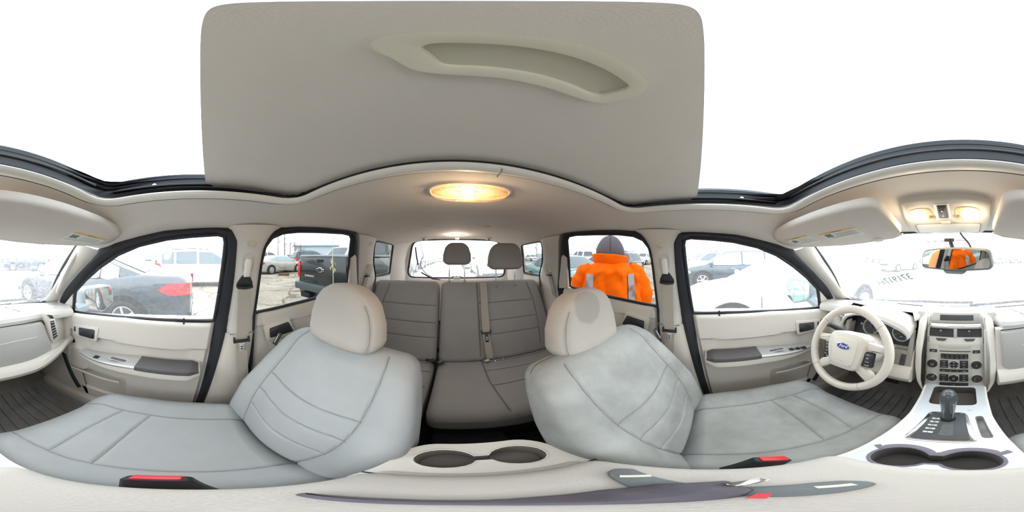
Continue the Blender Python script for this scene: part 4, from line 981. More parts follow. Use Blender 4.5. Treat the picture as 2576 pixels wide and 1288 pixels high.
# floor mats: deep ribbed trays
def fmat(s):
    lab='black ribbed rubber floor mat in the %s footwell'%('passenger' if s>0 else 'driver')
    r=root('floor_mat',(s*.42,.70,-1.06),label=lab,cat='floor mat')
    rows=[]
    for i in range(17):
        u=i/16; x=.16+.52*u
        rows.append([(s*x,y,z+ (.05*ss(u,.9,1) + .05*(1-ss(u,0,.08)))*(1 if z<-1.0 else .4)) for y,z in ((.02,-1.045),(.06,-1.062),(.3,-1.06),(.55,-1.058),(.72,-1.052),(.82,-1.03),(.92,-.96),(.98,-.86))])
    MB().grid(rows).obj('tray',MATR,r)
    m=MB()
    for k in range(9):
        x=.22+.05*k
        r_=MB().tube([(s*x,.44,-1.055),(s*(x+.012),.60,-1.053),(s*(x+.012),.72,-1.047),(s*(x+.012),.83,-1.018)],.0055,4)
        r_.obj('rib',MATR,r)
    for k in range(5):
        y=.18+.05*k; MB().tube([(s*.24,y+.03,-1.057),(s*.33,y,-1.057),(s*.52,y,-1.057),(s*.61,y+.03,-1.057)],.005,4).obj('rib',MATR,r)
    MB().tube([(s*.18,.425,-1.056),(s*.66,.425,-1.056)],.006,4).obj('rib',MATR,r)
    if s>0: MB().box((.618,.50,-1.052),(.055,.035,.006),bev=.002).obj('maker_tag',BLKP,r); MB().box((.618,.50,-1.0485),(.03,.012,.001)).obj('tag_mark',RED,r)
    # bits of grit
    for k in range(5):
        x=random.uniform(.25,.6); y=random.uniform(.45,.8)
        MB().box((s*x,y,-1.047),(.008,.004,.002),rot=(0,0,random.random()*3)).obj('grit_chip',mat('leaf_bit',(190,160,120)),r)
    return r
fmat(1); fmat(-1)
# sills
for s in (1,-1):
    MB().box((s*.715,-.1,-1.0),(.10,1.9,.12),bev=.02).obj('trim_%d'%(8 if s>0 else 9),TRIM2,label='pale sill trim along the foot of the %s doors'%SIDE_NAMES[s],cat='sill',kind='structure')
    mm=MB().grid([[(s*.700,.60,-.50),(s*.700,.75,-.40),(s*.705,.95,-.35)],[(s*.700,.50,-.95),(s*.700,.75,-.95),(s*.70,1.0,-.95)],[(s*.70,.50,-1.07),(s*.70,.75,-1.07),(s*.70,1.0,-1.07)]]).obj('trim_%d'%(10 if s>0 else 11),TRIM2,label='pale kick panel beside the %s footwell'%SIDE_NAMES[s],cat='kick panel',kind='structure')
# ---- centre console
cn=root('center_console',(CX,.2,-1.05),label='silver-topped center console with gear gate, front cup holders and side bin',cat='console')
WT=lambda y:interp(y,[(.12,.112),(.25,.110),(.40,.100),(.52,.104),(.62,.112)])
zt=lambda y:interp(y,[(.10,-.597),(.30,-.600),(.45,-.610),(.60,-.625)])
def hole_rows(): pass
# sides
for s in (1,-1):
    MB().grid([[(CX+s*(WT(y)+o),y,z if z else zt(y)-.004) for y in (.118,.19,.25,.40,.52,.62,.80)] for o,z in ((0,0),(.002,-.625),(-.012,-.66),(-.016,-.80),(-.016,-1.06))]).obj('side_panel',TRIM,cn)
    MB().tube([(CX+s*(WT(y)+.001),y,zt(y)-.003) for y in (.08,.12,.25,.40,.52,.60)],.005,6).obj('edge_bead',RINGM,cn)
# top plate with real openings: gate, slot bin, cup holders
def plate(name,outer,holes,zf,m,parent,th=.004):
    bm=bmesh.new(); edges=[]
    def loop(P):
        vs=[bm.verts.new((a,b,zf(a,b))) for a,b in P]; 
        for i in range(len(vs)): edges.append(bm.edges.new((vs[i],vs[(i+1)%len(vs)])))
    loop(outer); [loop(h) for h in holes]
    bmesh.ops.triangle_fill(bm,use_beauty=True,use_dissolve=False,edges=edges)
    bm.verts.index_update(); vs=[tuple(v.co) for v in bm.verts]; fs=[[v.index for v in f.verts] for f in bm.faces]; bm.free()
    me=MB().add(vs,fs).mesh(name)
    # face up
    if me.polygons and sum(p.normal.z for p in me.polygons)<0: me.flip_normals()
    return finish(name,me,m,parent,smooth=False)
def well(name,P,zf,depth,m,parent,taper=.9,rim=None,fl_m=None):
    cx=sum(p[0] for p in P)/len(P); cy=sum(p[1] for p in P)/len(P)
    rows=[[(a,b,zf(a,b)) for a,b in P],[(cx+(a-cx)*.985,cy+(b-cy)*.985,zf(a,b)-.003) for a,b in P],[(cx+(a-cx)*taper,cy+(b-cy)*taper,zf(cx,cy)-depth) for a,b in P]]
    o=MB().grid(rows,cu=True).obj(name,m,parent)
    MB().add([(cx+(a-cx)*taper,cy+(b-cy)*taper,zf(cx,cy)-depth+.001) for a,b in P],[tuple(range(len(P)))]).obj(name+'_floor',fl_m or m,o,smooth=False)
    return o
circ=lambda cx,cy,r,n=28,ry=None:[(cx+r*math.cos(2*PI*i/n),cy+(ry or r)*math.sin(2*PI*i/n)) for i in range(n)]
zf=lambda x,y:zt(y)
cupL=circ(CX-.048,.198,.040); cupR=circ(CX+.043,.198,.040)
dv=.040*.72
two=lambda x0,x1,y,r:None
def twocups(xl,xr,cy,r,neck=.018,n=18):
    P=[]
    a0=math.asin(neck/r)
    for i in range(n+1):
        a=a0+(2*PI-2*a0)*i/n; P.append((xl+r*math.cos(a),cy+r*math.sin(a)))
    P=P[::1]
    for i in range(n+1):
        a=PI+a0+(2*PI-2*a0)*i/n; P.append((xr+r*math.cos(a),cy+r*math.sin(a)))
    return P
cups=twocups(CX-.047,CX+.044,.196,.041)
gate=rpoly([(CX-.070,.275),(CX+.052,.275),(CX+.036,.418),(CX-.050,.418)],.015,4)
slot=rpoly([(CX+.068,.292),(CX+.088,.290),(CX+.080,.402),(CX+.062,.402)],.008,3)
binp=rpoly([(CX-.072,.470),(CX+.072,.470),(CX+.076,.60),(CX-.076,.60)],.02,4)
frontbin=rpoly([(CX-.075,.118),(CX+.080,.118),(CX+.080,.142),(CX-.075,.142)],.010,3)
outer=[(CX-WT(y),y) for y in (.10,.15,.20,.25,.32,.40,.46,.52,.60,.66)]+[(CX+WT(y),y) for y in (.66,.60,.52,.46,.40,.32,.25,.20,.15,.10)]
SILC=mat('console_silver',(198,203,206),.42,metal=.25,bump=.05)
plate('top_plate',outer,[cups,gate,slot,binp,frontbin],zf,SILC,cn)
well('cup_holder',cups,zf,.075,mat('cup_liner_dark',(92,88,84),.85,bump=.3,bscale=200),cn,.90)
MB().tube([(a,b,zf(a,b)-.000) for a,b in cups],.0030,6,closed=True).obj('cup_rim',mat('cup_rim_violet_grey',(112,108,118),.6),cn)
# dark rubber lip behind the cups
L=[(CX-.098,.226)]+[(CX-.047+.047*math.cos(a),.196+.047*math.sin(a)) for a in [PI*.84-PI*.68*i/10 for i in range(11)]]+[(CX,.222)]+[(CX+.044+.047*math.cos(a),.196+.047*math.sin(a)) for a in [PI*.84-PI*.68*i/10 for i in range(11)]]+[(CX+.100,.226)]
MB().tube([(a,b,zf(a,b)+.001) for a,b in L],.0055,6,flat=(1.2,.5)).obj('rubber_lip',mat('cup_rim_violet_grey',(112,108,118)),cn)
well('slot_bin',slot,zf,.030,SILP,cn,.92,fl_m=mat('dusty_mat',(176,180,176),.8,var=.3,vscale=40))
MB().tube([(a,b,zf(a,b)) for a,b in slot],.0016,5,closed=True).obj('slot_rim',mat('cup_rim_violet_grey',(112,108,118)),cn)
well('phone_bin',binp,zf,.05,mat('bin_dark',(72,66,62),.8),cn,.96)
well('coin_tray',frontbin,zf,.014,mat('cup_rim_violet_grey',(112,108,118)),cn,.93)
# gear gate
gf=lambda u,v,d:(u,v,zt(v)+d)
MB().prism(rpoly([(CX-.076,.270),(CX+.060,.270),(CX+.042,.424),(CX-.056,.424)],.020,5),gf,-.004,.004,bev=.003).obj('gate_chrome',CHROME,cn)
gt=MB().prism(rpoly([(CX-.064,.279),(CX+.046,.279),(CX+.036,.414),(CX-.046,.414)],.010,4),gf,.0,.007,bev=.002).obj('gear_gate',mat('gate_black',(58,62,66),.45),cn)
MB().prism(rpoly([(CX-.014,.298),(CX+.014,.298),(CX+.010,.385),(CX-.012,.385)],.004,3),gf,.006,.0075).obj('gate_slot',mat('gate_slot_grey',(92,96,94),.7,var=.2,vscale=60),gt,smooth=False)
for i,c_ in enumerate('PRNDL'):
    y=.380-.0175*i; k=MB().box((CX-.031-.0012*i,y,zt(y)+.0082),(.020,.007,.001)).obj('letter_window',mat('window_pale',(196,204,192),.5),gt)
    text('gear_letter',c_,.0095,(CX-.031-.0012*i,y,zt(y)+.0088),(1,0,0),(0,1,0),BLKP,k,ext=.0001)
text('print','4WD',.006,(CX+.05,.438,zt(.44)+.0008),(1,0,0),(0,1,0),mat('grey_print',(150,155,155)),cn,ext=.0001)
sh_=root('gear_lever',(CX-.004,.385,-.60),label='dark grey gear lever knob on a black boot in the console gate',cat='gear lever')
prof=[(.012,-.605),(.013,-.585),(.015,-.575),(.0165,-.55),(.019,-.52),(.0215,-.49),(.0225,-.475),(.021,-.458),(.016,-.446),(.008,-.440),(.0001,-.438)]
MB().grid([[(CX-.004+r*math.cos(2*PI*k/24),.382+(z+.60)*.12+r*1.05*math.sin(2*PI*k/24),z) for k in range(24)] for r,z in prof],cu=True).obj('grip',mat('knob_grey',(72,76,80),.28,coat=.3),sh_)
MB().tube([(CX+.008,.368+.006,-.575),(CX+.010,.365+.008,-.52),(CX+.008,.372+.01,-.47),(CX+.003,.390,-.443)],.0018,5).obj('grip_seam',mat('seam_pale',(140,146,150),.4),sh_)
MB().grid([[(CX-.004+r*math.cos(2*PI*k/20),.384+r*math.sin(2*PI*k/20),z) for k in range(20)] for r,z in ((.020,-.600),(.017,-.592),(.014,-.588),(.0135,-.580))],cu=True).obj('boot',BLKP,sh_)
# ---- armrest lid, rear cup panel
ar=root('armrest_box',(CX,-.04,-1.0),label='padded pale console armrest directly below, with rear cup holder panel behind it',cat='armrest')
def lidf(p):
    x,y,z=p; w=1-.0*0
    yy=y; xx=x*(1-.04*ss(-y,.05,.13)); zz=z+.004*(1-(x/.1)**2)-.010*ss(-y,.06,.12)
    return (CX+.004+xx,yy+.008,-.492+zz)
roundbox((.196,.235,.055),.020,(20,24,4),lidf).obj('lid',mat('lid_vinyl',(180,176,170),.75,bump=.3,bscale=420,spec=.3),ar)
roundbox((.184,.26,.42),.015,(4,6,4),lambda p:(CX+.004+p.x,p.y+.0,-.735+p.z)).obj('box',TRIM,ar)
zr=lambda x,y:-.535-(-.10-y)*.12
op=rpoly([(CX-.108,-.085),(CX-.098,-.215),(CX-.070,-.245),(CX+.070,-.245),(CX+.098,-.215),(CX+.108,-.085)],.02,4)
cc=twocups(CX-.044,CX+.044,-.185,.037,.010)
plate('cup_panel',op,[cc],zr,RINGM,ar)
well('rear_cup',cc,zr,.05,mat('cup_liner_brown',(120,114,108),.85,bump=.3,bscale=200),ar,.88)
MB().tube([(a,b,zr(a,b)) for a,b in cc],.0022,6,closed=True).obj('cup_bead',RINGM,ar)
m=MB(); m.grid([[(a,b,zr(a,b)) for a,b in op],[(CX+(a-CX)*1.02,b*1.01,zr(a,b)-.010) for a,b in op],[(CX+(a-CX)*.92,b*.98,-.60) for a,b in op],[(CX+(a-CX)*.88,b*.98,-1.05) for a,b in op]],cu=True); m.obj('panel_skirt',RINGM,ar)
MB().tube([(CX-.104,-.1115,-.519),(CX,-.1125,-.519),(CX+.104,-.1115,-.519)],.002,5).obj('lid_gap',BLKP,ar)
# buckles beside the armrest
def buckle(x,y,z,rot,lab,grp=None,red=True,s=1):
    b=root('belt_buckle',(x,y,z-.08),label=lab,cat='buckle')
    R=Euler(rot).to_matrix()
    f=lambda p:tuple(Vector((x,y,z))+R@Vector((p[0],p[1],p[2])))
    m=roundbox((.022,.048,.085),.006,(3,5,6),lambda p:f(p)); m.obj('housing',BLKP,b)
    MB().box(f((0,0,.044)),(.016,.036,.006),rot=R,bev=.002).obj('release_button',RED if red else CHAR,b)
    MB().tube([f((0,0,-.04)),f((0,0.01,-.12)),f((0,.015,-.20))],.012,6,flat=(.3,1.2)).obj('stalk',BLKP,b)
    return b
buckle(.138,.018,-.555,(-.2,.45,0),'front passenger belt buckle with red button, between seat and armrest')
buckle(-.112,.050,-.575,(-.5,-.15,0),'driver belt buckle with red button, between seat and armrest')
# loose tongue and strap lying on the armrest lid
lt=root('mounting_strap',(.0,.02,-.47),label='dark grey plastic strap with two slots lying across the armrest lid',cat='strap')
zl=lambda y:-.4615
P=[(-.045,-.067),(-.055,-.068),(-.062,-.056),(-.046,-.034),(-.032,-.012),(-.021,.006),(-.019,.020),(-.017,.051),(-.011,.066),(.001,.073),(.009,.070),(.011,.058),(.012,.038),(.012,.020),(.004,.004),(-.006,-.014),(-.011,-.031),(-.021,-.043),(-.034,-.059)]
MB().prism(rpoly(P,.004,2),lambda u,v,d:(u,v,zl(v)+d),0,.006,bev=.002).obj('body',mat('strap_slate',(98,104,106),.6,bump=.2,bscale=300),lt)
for a,b,r_ in ((-.042,-.044,-.55),(-.002,.052,.30)):
    MB().box((a,b,zl(0)+.0062),(.006,.020,.001),rot=(0,0,-r_)).obj('slot',mat('slot_pale',(208,206,190),.6),lt)
ph=root('camera_foot',(.03,.005,-.46),label='dark camera stand foot on the armrest lid with bright metal edge',cat='camera stand')
MB().prism(rpoly([(.093,-.034),(.066,-.034),(.046,-.031),(.029,-.037),(.001,-.038),(-.026,-.024),(-.038,.010),(-.011,.018),(.006,.010),(.021,-.003),(.034,-.013),(.047,-.018),(.065,-.022),(.090,-.027)],.003,2),lambda u,v,d:(u,v,-.4585+d),0,.010,bev=.003).obj('foot',mat('stand_dark',(78,74,84),.45,var=.3,vscale=30),ph)
MB().box((-.030,.020,-.447),(.010,.026,.006),rot=(0,0,.5),bev=.002).obj('clamp',CHROME,ph)
MB().box((.008,.014,-.4480),(.014,.005,.003),rot=(0,0,-.5)).obj('red_tab',RED,ph)

# ============================================================ front seats
def ripple(u,v): return 0
def front_seat(s,dy,label,fab):
    cx=s*.360 if s>0 else -.336
    r=root('front_seat',(cx,.1+dy,-1.05),label=label,cat='car seat')
    # cushion (local u across, v forward) ; grooves in local u,v
    HW=.242; y0=-.145+dy; Lc=.51
    def cf(p):
        u,v,z=p; t=(v+Lc/2)/Lc      # 0 back .. 1 front
        w=interp(t,[(0,.92),(.25,1.0),(.6,1.03),(.85,1.0),(1,.93)])
        x=u*w; k=abs(u)/HW
        if z>0:
            z+= .030*ss(k,.50,.86)*(1-.35*ss(t,.8,1)) -.055*ss(t,.80,1.0)**1.3*.7 + .012*math.sin(PI*min(1,t*1.05))-.006*math.exp(-((t-.35)/.25)**2)*(1-k) -.020*(1-ss(t,0,.10))
        y=v+.022*(1-(k**2))*ss(t,.6,1)
        return (cx+x,y0+Lc/2+y,-.775+z)
    sm=[[(-.134,-.25),(-.136,-.05),(-.138,.10),(-.150,.235)],[(.134,-.25),(.136,-.05),(.138,.10),(.150,.235)],
        [(x,.030+.020*(1-(x/.136)**2)*1.0-.012) for x in [-.136+.272*i/10 for i in range(11)]],
        [(x,.115+.022*(1-(x/.136)**2)-.01) for x in [-.138+.276*i/10 for i in range(11)]]]
    roundbox((2*HW,Lc,.15),.052,(104,108,5),cf,sm,gw=.0042,gd=.006).obj('cushion',fab,r)
    for P in sm:
        Q=resample([(a,b,0) for a,b in P],28)
        pts=[]
        for q in Q:
            c=cf(Vector((q.x,q.y,.075))); pts.append((c[0],c[1],c[2]-.0050))
        MB().tube(pts,.0012,5).obj('seam',SEAMM,r)
    # piping around the cushion edge
    # base plastics
    for q in (-1,1):
        roundbox((.030,.46,.11),.012,(2,10,3),lambda p,q=q:(cx+q*.232+p.x,.115+dy+p.y,-.895+p.z+(.02*ss(p.y,.0,.2)))).obj('side_shield',TRIM if q==s else BLKP,r)
    MB().box((cx,.10+dy,-.93),(.40,.42,.10),bev=.02).obj('seat_frame',BLKP,r)
    for q in (-1,1): MB().box((cx+q*.17,.10+dy,-1.02),(.04,.56,.06),bev=.006).obj('rail',BLKP,r)
    # backrest in plane coordinates: a up the back, from bight (y=-.085,z=-.68)
    tlt=math.radians(29 if s>0 else 27); UP=Vector((0,-math.sin(tlt),math.cos(tlt))); FN=Vector((0,math.cos(tlt),math.sin(tlt)))
    B0=Vector((cx,-.150+dy,-.700))-UP*.045
    LB=.535; 
    def bf(p):
        u,v,z=p; t=(v+LB/2)/LB; k=abs(u)/HW
        w=interp(t,[(0,.93),(.12,1.0),(.35,1.05),(.62,1.02),(.85,.965),(1,.90)])
        if z>0: z+=.034*ss(k,.50,.88)*interp(t,[(0,.9),(.35,1.1),(.7,.6),(.92,.15),(1,0)]) +.016*math.sin(PI*min(1,t*1.3))*(1-k) -.020*ss(t,.85,1)
        else: z-=.0
        vv=v-.018*ss(t,.75,1)*k**3
        return tuple(B0+Vector((u*w,0,0))+UP*(vv+LB/2)+FN*(z-.055+.03*math.sin(PI*t)))
    sm=[[(-.130,-.25),(-.148,-.13),(-.156,.0),(-.160,.12),(-.168,.22),(-.166,.250)],[(.130,-.25),(.148,-.13),(.156,.0),(.160,.12),(.168,.22),(.166,.250)],
        [(x,.035-.010*(1-(x/.16)**2)) for x in [-.16+.32*i/10 for i in range(11)]],
        [(x,-.048-.010*(1-(x/.158)**2)) for x in [-.157+.314*i/10 for i in range(11)]],
        [(x,-.135-.010*(1-(x/.15)**2)) for x in [-.149+.298*i/10 for i in range(11)]]]
    roundbox((2*HW,LB,.13),.038,(104,108,5),bf,sm,gw=.0042,gd=.006).obj('backrest',fab,r)
    for P in sm:
        pts=[]
        for q in resample([(a,b,0) for a,b in P],28):
            c=Vector(bf(Vector((q.x,q.y,.065))))-FN*.0050; pts.append(c)
        MB().tube(pts,.0012,5).obj('seam',SEAMM,r)
    # welt on the inner front edge
    pts=[Vector(bf(Vector((q_*HW*.93,-.24+.48*i/30,.056))))+FN*.0006 for q_ in (-s,) for i in range(31)]
    MB().tube(pts,.0009,5).obj('welt',mat('welt_pale',(150,148,144),.8),r)
    pts=[Vector(cf(Vector((-s*HW*.95,-.24+.46*i/30,.055))))+Vector((0,0,.002)) for i in range(31)]
    MB().tube(pts,.0010,5).obj('welt',mat('welt_pale',(150,148,144)),r)
    # back shell
    # headrest
    hc=Vector((cx+.004 if s>0 else cx+.010,-.412+dy*.55,-.204 if s>0 else -.222)); ht=math.radians(14)
    HU=Vector((0,-math.sin(ht)*0+ -.12,1)).normalized(); HF=Vector((0,1,.12)).normalized()
    def hf(p):
        u,v,z=p; t=(v+.105)/.21
        w=interp(t,[(0,.90),(.2,1.0),(.5,.98),(.75,.86),(.9,.70),(1,.52)])
        z2=z*(1-.15*t)+ (.014*(1-(abs(u)/.14)**2) if z>0 else 0)
        return tuple(hc+Vector((u*w,0,0))+HU*(v+.012*(1-(u/.14)**2)*t)+HF*z2)
    hd=roundbox((.270,.208,.110),.048,(26,26,6),hf,[[(-.113,-.095),(-.118,0),(-.114,.07)],[(.113,-.095),(.118,0),(.114,.07)]],gw=.004,gd=.004).obj('headrest',HEADF,r)
    for q in (-s,):
        P=[Vector(hf(Vector((q*x,y,.055))))-HF*.003 for x,y in ((.113,-.076),(.117,-.04),(.118,.02),(.114,.06))]
        MB().tube(smooth(P,4),.0012,5).obj('headrest_seam',SEAMM,hd)
        MB().tube([hc+Vector((q*.060,0,0))-HU*.08,hc+Vector((q*.060,-.006,0))-HU*.155],.0065,10).obj('post',CHROME,r)
        MB().lathe([(.0,.008),(.020,.008),(.024,.003),(.025,-.006)],hc+Vector((q*.060,-.003,0))-HU*.112,HU,20,(1,.8)).obj('post_collar',mat('collar_grey',(150,146,140),.5),r)
    # airbag tag on the outer edge
    o=Vector(bf(Vector((s*HW*.99,.125,.062)))); o2=Vector(bf(Vector((s*HW*.99,.195,.062))))
    d=(o2-o).normalized(); ox=Vector((s,0,0))*.004
    tg=MB().box(tuple((o+o2)/2+Vector((s*.010,0,.0))),(.026,.004,.058),rot=Matrix((Vector((1,0,0)),-FN,UP)).transposed(),bev=.001).obj('airbag_tag',BLKP,r)
    text('lettering','AIRBAG',.0125,(o+o2)/2+Vector((s*.013,0,0))+FN*.0023,UP*s,Vector((s,0,0)),WHITE,tg,ext=.0002)
    return r
front_seat(1,0,'front passenger seat in light grey cloth with stitched panels',SEATF)
ds=front_seat(-1,.085,'driver seat in worn light grey cloth with faint stains, behind the steering wheel',SEATD)
# round stain on the driver's headrest
stm=MB(); hc=Vector((-.37,-.425+.07*.55,-.197)); HU=Vector((0,-.12,1)).normalized(); HF=Vector((0,1,.12)).normalized()
# stain material on the driver's headrest: a darker round patch that belongs to the cloth
def stain_mat(base,center,rad,name,dark=.80):
    m=base.copy(); m.name=name; t=m.node_tree; b=t.nodes['Principled BSDF']
    src=b.inputs['Base Color'].links[0].from_socket if b.inputs['Base Color'].links else None
    tc=t.nodes.new('ShaderNodeTexCoord'); vd=t.nodes.new('ShaderNodeVectorMath'); vd.operation='DISTANCE'; vd.inputs[1].default_value=center
    t.links.new(tc.outputs['Object'],vd.inputs[0])
    n=t.nodes.new('ShaderNodeTexNoise'); n.inputs['Scale'].default_value=30; t.links.new(tc.outputs['Object'],n.inputs['Vector'])
    ma=t.nodes.new('ShaderNodeMath'); ma.operation='MULTIPLY_ADD'; ma.inputs[1].default_value=.02; t.links.new(n.outputs['Fac'],ma.inputs[0]); t.links.new(vd.outputs['Value'],ma.inputs[2])
    mr=t.nodes.new('ShaderNodeMapRange'); mr.inputs['From Min'].default_value=rad; mr.inputs['From Max'].default_value=rad*1.15; mr.inputs['To Min'].default_value=dark; mr.inputs['To Max'].default_value=1
    t.links.new(ma.outputs[0],mr.inputs['Value'])
    mx=t.nodes.new('ShaderNodeMix'); mx.data_type='RGBA'; mx.blend_type='MULTIPLY'; mx.inputs[0].default_value=1
    if src: t.links.new(src,mx.inputs[6])
    else: mx.inputs[6].default_value=b.inputs['Base Color'].default_value
    t.links.new(mr.outputs[0],mx.inputs[7]); t.links.new(mx.outputs[2],b.inputs['Base Color']); return m
for ch in ds.children:
    if ch.name.startswith('headrest'):
        L=Vector(ds.location); c=Vector((-.296,-.310,-.150))-L
        ch.data.materials[0]=stain_mat(HEADF,tuple(c),.056,'headrest_cloth_stained',.80)
# ============================================================ rear bench
def rear_part(name,x0,x1,label,lines,clines):
    r=root('bench_seat',((x0+x1)/2,-.8,-1.05),label=label,cat='car seat')
    cx=(x0+x1)/2; W=x1-x0
    B0=Vector((cx,-.955,-.745)); L=.63; tlt=math.atan2(.28,.53); UP=Vector((0,-math.sin(tlt),math.cos(tlt))); FN=Vector((0,math.cos(tlt),math.sin(tlt)))
    def bf(p):
        u,v,z=p; t=(v+L/2)/L; k=abs(u)/(W/2); xo=cx+u
        # outer side of the bench narrows towards the top
        sgn=1 if cx>0 else -1; ou=u*sgn/(W/2)
        sh_=.016*ss(t,.6,1)*max(0,ou)**3; 
        if ou>0: u-=sgn*sh_
        v-= .012*max(0,ou)**4*t
        if z>0: z+=.014*math.sin(PI*t)*(1-k**4)
        return tuple(B0+Vector((u,0,0))+UP*(v+L/2)+FN*(z-.06))
    roundbox((W-.006,L,.13),.040,(int(W*200),110,4),bf,[[(a-cx,b) for a,b in P] for P in lines],gw=.005,gd=.006).obj('backrest',REARF,r)
    for P in lines:
        pts=[Vector(bf(Vector((q.x,q.y,.065))))-FN*.0042 for q in resample([(a-cx,b,0) for a,b in P],20)]
        MB().tube(pts,.0014,5).obj('seam',SEAMR,r)
    y0=-.945; Lc=.475
    def cf(p):
        u,v,z=p; t=(v+Lc/2)/Lc; k=abs(u)/(W/2)
        if z>0: z+=.014*math.sin(PI*t)-.018*ss(t,.8,1)
        v+=.012*ss(t,.6,1)*(1-k*k)
        return (cx+u,y0+Lc/2+v,-.785+z)
    roundbox((W-.008,Lc,.17),.045,(int(W*200),90,5),cf,[[(a-cx,b-(y0+Lc/2)) for a,b in P] for P in clines],gw=.005,gd=.006).obj('cushion',REARF,r)
    for P in clines:
        pts=[Vector(cf(Vector((q.x,q.y,.085))))-Vector((0,0,.0042)) for q in resample([(a-cx,b-(y0+Lc/2),0) for a,b in P],20)]
        MB().tube(pts,.0014,5).obj('seam',SEAMR,r)
    pts=[Vector(cf(Vector(((-W/2+.035)+(W-.07)*i/24,Lc/2-.002,.048)))) for i in range(25)]
    MB().tube(pts,.0016,5).obj('front_seam',mat('seam_frayed',(150,146,140),.9),r)
    MB().box((cx,-.70,-.95),(W-.06,.40,.20),bev=.01).obj('seat_base',BLKP,r)
    # bottom piping of the backrest
    pts=[Vector(bf(Vector(((-W/2+.03)+(W-.06)*i/24,-L/2+.028,.052)))) for i in range(25)]
    MB().tube(pts,.002,5).obj('piping',mat('seam_frayed',(150,146,140)),r)
    return r
# v along the back: s from -.30 bottom to .30 top
bl=[[(x,v+.006*math.sin((x+.6)*6)) for x in [-.56,-.45,-.35,-.25,-.135]] for v in (.125,-.010,-.115)]
rear_part('rear_seat',-.675,.138,'wide driver-side section of the grey rear bench with a headrest behind each place',
  bl+[[(-.135,.29),(-.130,.0),(-.122,-.27)],[(-.555,.27),(-.575,.12),(-.57,-.05),(-.545,-.24)]],
  [[(-.118,-.93),(-.112,-.70),(-.130,-.49)],[(-.118,-.80),(-.35,-.80),(-.55,-.80)],[(-.113,-.66),(-.33,-.665),(-.56,-.65)],[(-.118,-.90),(-.35,-.90),(-.56,-.90)]])
rear_part('rear_seat',.146,.690,'narrow passenger-side section of the grey rear bench, without headrest',
  [[(x,v) for x in [.160,.3,.45,.575]] for v in (.115,-.015,-.125)]+[[(.545,.27),(.572,.12),(.575,-.05),(.55,-.24)]],
  [[(.16,-.80),(.35,-.80),(.55,-.80)],[(.16,-.66),(.35,-.665),(.56,-.65)],[(.16,-.90),(.35,-.90),(.56,-.90)]])
def rear_head(cx,y,z0,w,h,label):
    r=root('headrest',(cx,y,z0-.13),label=label,cat='headrest')
    def f(p):
        u,v,zz=p; t=(v+h/2)/h; k=interp(t,[(0,.90),(.15,1.0),(.45,.97),(.75,.84),(.9,.70),(1,.55)])
        return (cx+u*k,y+zz+.01*(1-(u/w*2)**2),z0+h/2+v+.004*math.sin(t*PI))
    roundbox((w,h,.085),.036,(14,14,4),f).obj('cushion',REARF,r)
    for q in (-1,1):
        MB().tube([(cx+q*w*.27,y,z0+.03),(cx+q*w*.27,y,z0-.13)],.005,8).obj('post',CHROME,r)
        MB().lathe([(0,.004),(.012,.003),(.014,0)],(cx+q*w*.27,y,z0-.128),(0,0,1),14).obj('post_collar',BLKP,r)
rear_head(.015,-1.235,-.066,.215,.166,'smaller centre rear headrest on two chrome posts against the rear window')
rear_head(-.335,-1.14,-.098,.270,.192,'large rear headrest behind the driver place, seen against the rear window')
# centre belt draped down the bench and loose buckles in the gap
cbt=root('seat_belt',(-.16,-1.0,-.70),label='centre rear belt draped down the grey bench with a black latch plate',cat='seat belt')
UPb=Vector((0,-.467,.884)); FNb=Vector((0,.884,.467)); Bb=Vector((0,-.955,-.745))
def on_back(x,s_,o): return Bb+Vector((x,0,0))+UPb*s_+FNb*(.024+o)
def drape(P,w,name):
    rows=[]
    for dx,do in ((-w/2,0),(w/2,0),(w/2,.0015),(-w/2,.0015)): rows.append([tuple(on_back(x+dx,s_,o+do)) for x,s_,o in P])
    return MB().grid(rows,cv=True).obj(name,BELT,cbt)
drape([(-.178,.595,.004),(-.178,.585,.012),(-.176,.50,.016),(-.170,.38,.020),(-.166,.225,.018)],.050,'webbing')
drape([(-.160,.215,.012),(-.168,.14,.013),(-.172,.06,.010),(-.170,.03,.006)],.042,'webbing')
MB().box(on_back(-.165,.218,.020),(.064,.014,.012),rot=Matrix((Vector((1,0,0)),UPb,FNb)).transposed(),bev=.004).obj('clip_bar',BLKP,cbt)
for q in (-1,1): MB().box(on_back(-.165+q*.029,.228,.020),(.008,.028,.012),rot=Matrix((Vector((1,0,0)),UPb,FNb)).transposed(),bev=.003).obj('clip_arm',BLKP,cbt)
lp=MB().box(on_back(-.165,.180,.021),(.020,.056,.003),rot=Matrix((Vector((1,0,0)),UPb,FNb)).transposed(),bev=.001).obj('latch_plate',BLKP,cbt)
for dv_ in (.172,.186): MB().box(on_back(-.165,dv_,.0235),(.011,.007,.001),rot=Matrix((Vector((1,0,0)),UPb,FNb)).transposed()).obj('latch_slot',mat('latch_metal',(205,208,205)),lp)
for (x,y,z,rz,lab) in ((.175,-.905,-.675,.5,'rear buckle nearer the narrow bench section, lying in the bench gap'),(.120,-.890,-.685,.4,'rear buckle nearer the wide bench section, lying in the bench gap')):
    b=root('belt_buckle',(x,y,z-.03),label=lab,cat='buckle')
    R=Euler((.6,0,rz)).to_matrix()
    MB().box((x,y,z),(.034,.062,.020),rot=R,bev=.004).obj('housing',BLKP,b)
    MB().box(Vector((x,y,z))+R@Vector((0,.020,.0105)),(.020,.014,.003),rot=R,bev=.001).obj('release_button',mat('latch_metal',(205,208,205)),b)
b=root('belt_buckle',(-.135,-.89,-.72),label='silver belt tongue and anchor lying at the foot of the centre belt',cat='buckle')
